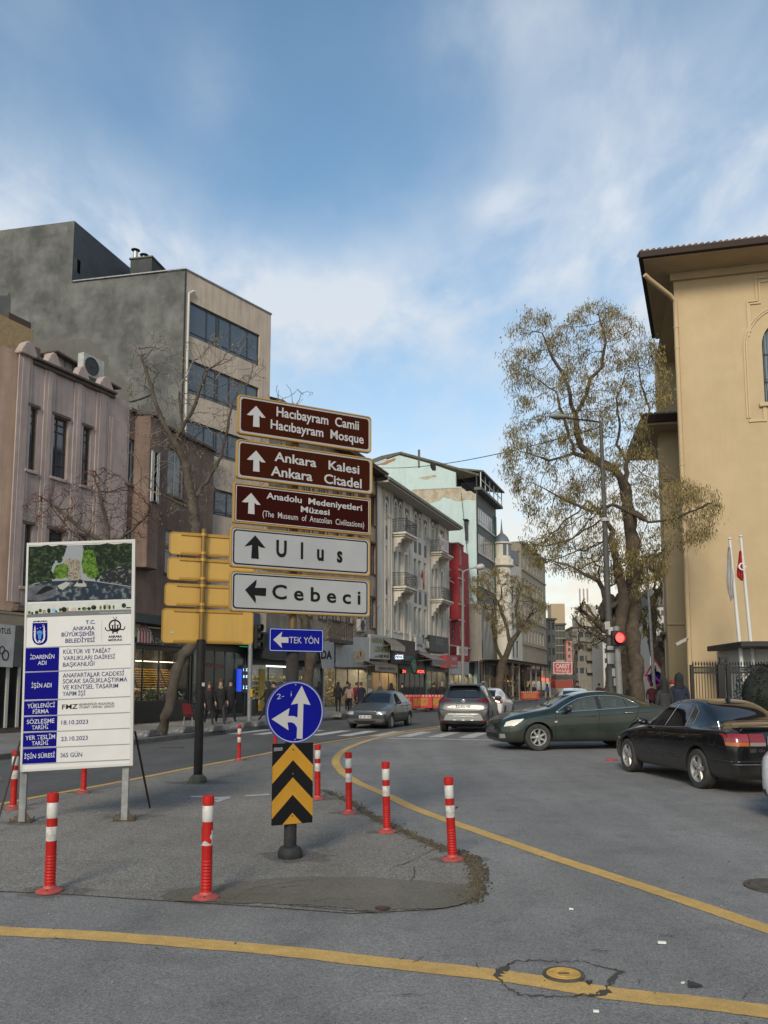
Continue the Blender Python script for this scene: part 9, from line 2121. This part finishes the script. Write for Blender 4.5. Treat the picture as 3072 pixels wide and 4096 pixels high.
def figure(pose):
 """metres, facing -y, 1.75 tall; returns joints"""
 st = {'stand': (.06,-.02,.03,-.02), 'walk': (.26,-.24,.16,-.14), 'stride': (.36,-.36,.25,-.2)}[pose]; f, b, af, ab = st
 kz = .49; V = [(0,0,.94),(0,0,1.10),(0,-.01,1.28),(0,0,1.42),(0,-.01,1.50),(0,-.02,1.60),(0,-.02,1.70)]; Rr = [(.155,.11),(.145,.10),(.165,.11),(.10,.08),(.055,.055),(.085,.095),(.07,.08)]; E = [(i,i+1) for i in range(6)]
 def leg(sx, dy, lift):
  i = len(V); kn = (sx*.10, -dy*.5-.05*(dy<0)-.02, kz+.01+lift*.3); an = (sx*.10, -dy + (.03 if dy < 0 else 0), .09+lift)
  V.extend([(sx*.095,0,.88), kn, an, (sx*.105, an[1]-.13, .04+lift*.4)]); Rr.extend([(.095,.10),(.062,.065),(.045,.05),(.045,.032)]); E.extend([(0,i),(i,i+1),(i+1,i+2),(i+2,i+3)])
 leg(1, f, 0); leg(-1, b, .06 if abs(b) > .1 else 0)
 def arm(sx, dy):
  i = len(V); V.extend([(sx*.20,0,1.39),(sx*.25,-dy*.3+.02,1.13),(sx*.24,-dy-.05,.90),(sx*.235,-dy-.08,.82)]); Rr.extend([.062,.048,.036,(.028,.040)]); E.extend([(3,i),(i,i+1),(i+1,i+2),(i+2,i+3)])
  w_ = V[-1]; i0 = len(V)-1
  for k, (a, l) in enumerate(((-.024,.075),(-.008,.085),(.008,.08),(.022,.065))):
   j = len(V); V.extend([(w_[0], w_[1]+a, w_[2]-.045), (w_[0]-sx*.012, w_[1]+a*1.1-.01, w_[2]-.045-l)]); Rr.extend([.009,.007]); E.extend([(i0,j),(j,j+1)])
  j = len(V); V.append((w_[0]-sx*.02, w_[1]-.045, w_[2]-.05)); Rr.append(.009); E.append((i0,j))
 arm(1, ab); arm(-1, af)
 return V, E, Rr
_objs = {}
for ps in ('stand','walk','stride'): _objs[ps] = skinned(*figure(ps)[:2], figure(ps)[2])
_dg = bpy.context.evaluated_depsgraph_get(); _dg.update()
for ps, o in _objs.items():
 me = bpy.data.meshes.new_from_object(o.evaluated_get(_dg)); me.materials.clear()
 for _ in range(3): me.materials.append(None)
 for p in me.polygons:
  c = p.center; p.use_smooth = True
  p.material_index = 0 if (c.z > 1.50 or (abs(c.x) > .19 and c.z < .90)) else (1 if c.z > .86 or abs(c.x) > .19 else 2)
 POSE[ps] = me; o_ = o.data; bpy.data.objects.remove(o); bpy.data.meshes.remove(o_)
def ell(prof, n=16):  # prof: (z, rx, ry, cy)
 V = [(rx*math.cos(2*math.pi*j/n), cy + ry*math.sin(2*math.pi*j/n), z) for z, rx, ry, cy in prof for j in range(n)]; k = len(prof)
 return V, [(i*n+j, i*n+(j+1)%n, (i+1)*n+(j+1)%n, (i+1)*n+j) for i in range(k-1) for j in range(n)]
HAIR = {}
def hair_mesh(kind, m):
 if (kind, m.name) in HAIR: return HAIR[(kind, m.name)]
 mb = MB()
 if kind == 'short': mb.add(*ell([(1.60,.075,.06,.035),(1.66,.088,.085,.015),(1.73,.090,.098,-.005),(1.78,.07,.08,-.01),(1.80,.01,.01,-.01)]))
 elif kind == 'long': mb.add(*ell([(1.36,.10,.05,.07),(1.50,.105,.06,.055),(1.62,.095,.085,.025),(1.72,.095,.105,.0),(1.79,.07,.08,-.01),(1.81,.01,.01,-.01)]))
 elif kind == 'cap': mb.add(*ell([(1.68,.098,.11,-.005),(1.73,.10,.115,-.01),(1.79,.075,.09,-.01),(1.81,.01,.01,-.01)])); mb.box(-.07,.07,-.19,-.09,1.685,1.70)
 elif kind == 'hood': mb.add(*ell([(1.38,.17,.13,.02),(1.48,.13,.12,.02),(1.58,.12,.12,.02),(1.68,.125,.13,.015),(1.77,.10,.11,.01),(1.83,.02,.02,.02)]))
 me = mb.mesh(kind, [m], True); bm = bmesh.new(); bm.from_mesh(me); bmesh.ops.recalc_face_normals(bm, faces=bm.faces); bm.to_mesh(me); bm.free(); HAIR[(kind, m.name)] = me; return me
COAT = {}
def coat_mesh(length, m, pose):
 k = (length, m.name, pose)
 if k in COAT: return COAT[k]
 sp = .04 if pose != 'stand' else 0; z0 = {'jacket': .84, 'coat': .58, 'long': .30}[length]; w_ = {'jacket': .19, 'coat': .20, 'long': .23}[length]
 mb = MB().add(*ell([(z0,w_,.15+sp,0),(z0+.02,w_+.003,.155+sp,0),(.95,.195,.145,0),(1.08,.18,.13,0),(1.25,.205,.14,0),(1.38,.20,.125,.0),(1.44,.13,.10,.0),(1.49,.07,.075,.0)]))
 me = mb.mesh('coat', [m], True); bm = bmesh.new(); bm.from_mesh(me); bmesh.ops.recalc_face_normals(bm, faces=bm.faces); bm.to_mesh(me); bm.free(); COAT[k] = me; return me
FACE = {}
def person(u, D, face, label, coat='black', legs='black', pose='walk', hair=('short',0), length='jacket', h=1.72, group=None, bag=None, scarf=None, z0=.13):
 x = (u-1536)/FL*D; t = thing('person', label, 'person', (x, D, z0), R(face), group); k = h/1.80; t.scale = (k,k,k)
 o = link('body', POSE[pose], t)
 for i, m in enumerate((M_skin, CL[coat], CL[legs])): o.material_slots[i].link = 'OBJECT'; o.material_slots[i].material = m
 link('coat', coat_mesh(length, CL[coat], pose), t)
 hm = M_hair[hair[1]] if isinstance(hair[1], int) else CL[hair[1]]
 link('hood' if hair[0] == 'hood' else ('cap' if hair[0] == 'cap' else 'hair'), hair_mesh(hair[0], hm), t)
 if 'f' not in FACE:
  FACE['n'] = MB().prism([(-.012,-.10,1.64),(.012,-.10,1.64),(0,-.10,1.69)], (0,-.02,-.005)).mesh('nose', M_skin)
  e = MB(); [e.lathe([(.001,-.008),(.012,-.004),(.012,.004),(.001,.008)], 6, (s*.032,-.103,1.69), axis='y') for s in (-1,1)]; FACE['e'] = e.mesh('eyes', M_hair[0])
  FACE['m'] = MB().box(-.022,.022,-.108,-.10,1.615,1.622).mesh('mouth', CL['maroon']); FACE['f'] = 1
 if D < 55 and hair[0] != 'hood': link('nose', FACE['n'], t); link('eyes', FACE['e'], t); link('mouth', FACE['m'], t)
 if bag: MB().box(.20,.34,-.10,.12,.75,1.02).tube([(.27,-.06,1.02),(.2,0,1.42),(.27,.08,1.02)], .01, 4).build('bag', CL[bag], t, bevel=.03)
 if scarf: MB().add(*ell([(1.38,.11,.10,-.01),(1.44,.12,.115,-.01),(1.50,.09,.10,-.01),(1.53,.07,.075,-.01)])).build('scarf', CL[scarf], t, smooth=True)
 return t
xj = lambda x: 500 + x/2.765; xl = lambda x: 1350 + x/2.765; xm = lambda x: 1900 + x/2.0738; xn = lambda x: 2600 + x/3.4025
person(xj(945), 32.6, 25, 'woman with long hair in a dark jacket with red stripes, left of the three walkers', 'black', 'black', 'walk', ('long',1), 'coat', 1.66, scarf='maroon')
person(xj(1070), 32.8, 20, 'tall woman in a knee length black coat, middle of the three walkers', 'black', 'charcoal', 'stride', ('long',1), 'coat', 1.78, scarf='tan')
person(xj(1180), 34.6, 35, 'man in a dark cap and black jacket, right of the three walkers', 'black', 'charcoal', 'walk', ('cap','black'), 'coat', 1.77)
person(xj(1585), 37.0, -60, 'walker with a fur trimmed hood half hidden by the round blue sign', 'black', 'black', 'stride', ('hood','charcoal'), 'jacket', 1.72, scarf='tan')
person(xj(1655), 38.5, -40, 'dark clothed walker mostly behind the round blue sign', 'black', 'black', 'walk', ('short',0), 'coat', 1.7)
person(1354, 47.5, 170, 'figure in black standing before the white fronted jeweller', 'black', 'black', 'stand', ('long',0), 'jacket', 1.74)
person(xl(135), 49, 160, 'woman in a pale pink jacket with her back turned', 'pink', 'black', 'stand', ('long',1), 'jacket', 1.66, bag='tan')
person(xl(112), 51, 170, 'dark haired man behind the woman in the pink jacket', 'charcoal', 'black', 'stand', ('short',0), 'jacket', 1.8)
person(xl(212), 50, 150, 'person in a bright red jacket behind the grey hatchback', 'red', 'charcoal', 'walk', ('short',1), 'jacket', 1.73)
person(xl(262), 47, 170, 'grey haired man in a dark blue coat behind the grey hatchback', 'navy', 'black', 'walk', ('short',1), 'coat', 1.72)
person(xl(470), 48, 60, 'balding man in a checked jacket over the roof of the grey hatchback', 'plaid', 'charcoal', 'walk', ('short',2), 'jacket', 1.78)
person(xl(593), 50, 180, 'woman in a dark headscarf with a backpack', 'black', 'black', 'walk', ('hood','black'), 'coat', 1.66, bag='tan')
person(xl(712), 50, 60, 'man in a dark cap and black jacket left of the barriers', 'black', 'charcoal', 'walk', ('cap','black'), 'jacket', 1.68)
person(xl(1062), 55, 180, 'left of two dark figures behind the barriers', 'black', 'black', 'stand', ('short',0), 'coat', 1.74)
person(xl(1153), 55, 180, 'right of two dark figures behind the barriers', 'black', 'black', 'stand', ('short',2), 'coat', 1.78)
for k, (x, D, c, lb) in enumerate(((262,84,'charcoal','first figure left of the canopy posts, in a long dark coat'),(322,92,'tan','far walker in a tan jacket between the canopy posts'),(372,95,'navy','far walker in navy between the canopy posts'),(412,96,'black','far slim walker in black right of a canopy post'),(446,95,'grey','far walker in grey among the group in the distance'),(484,93,'black','far walker in a long black coat, rightmost of the distant group'),(592,90,'blue','far walker in a bright blue jacket beside the red barrier'))):
 person(xm(x), D, (20,180,160,200,175,190,30)[k], lb, c, 'black', ('stand','walk')[k%2], ('short',0) if k % 2 else ('hood','black'), 'long' if k in (0,5) else 'jacket', 1.72)
person(xm(838), 46, 20, 'dark haired man whose head shows between the white hatchback and the green saloon', 'charcoal', 'black', 'walk', ('short',0), 'jacket', 1.80)
person(xm(1090), 40, 170, 'head in a black hood over the roof of the green saloon', 'black', 'black', 'walk', ('hood','black'), 'jacket', 1.74)
person(xm(1018), 60, 170, 'far walker in maroon near the traffic light', 'maroon', 'black', 'walk', ('short',0), 'jacket', 1.7)
person(xm(1270), 44, 120, 'walker in dark clothes beside the big tree trunk', 'charcoal', 'black', 'walk', ('short',0), 'jacket', 1.65)
person(xn(372), 24.5, 170, 'large figure in a dark hooded coat before the ochre wall', 'navy', 'black', 'stand', ('hood','black'), 'coat', 1.86)
person(xn(172), 24, 190, 'figure in a black hood left of the large hooded figure', 'charcoal', 'black', 'stand', ('hood','black'), 'jacket', 1.70)
person(xn(285), 26, 190, 'child in a woolly hat between two hooded figures', 'maroon', 'black', 'stand', ('cap','red'), 'jacket', 1.68)
person(xn(0), 40, 150, 'walker in dark red left of the triangular sign', 'maroon', 'black', 'walk', ('short',0), 'jacket', 1.68)
finish_texts()
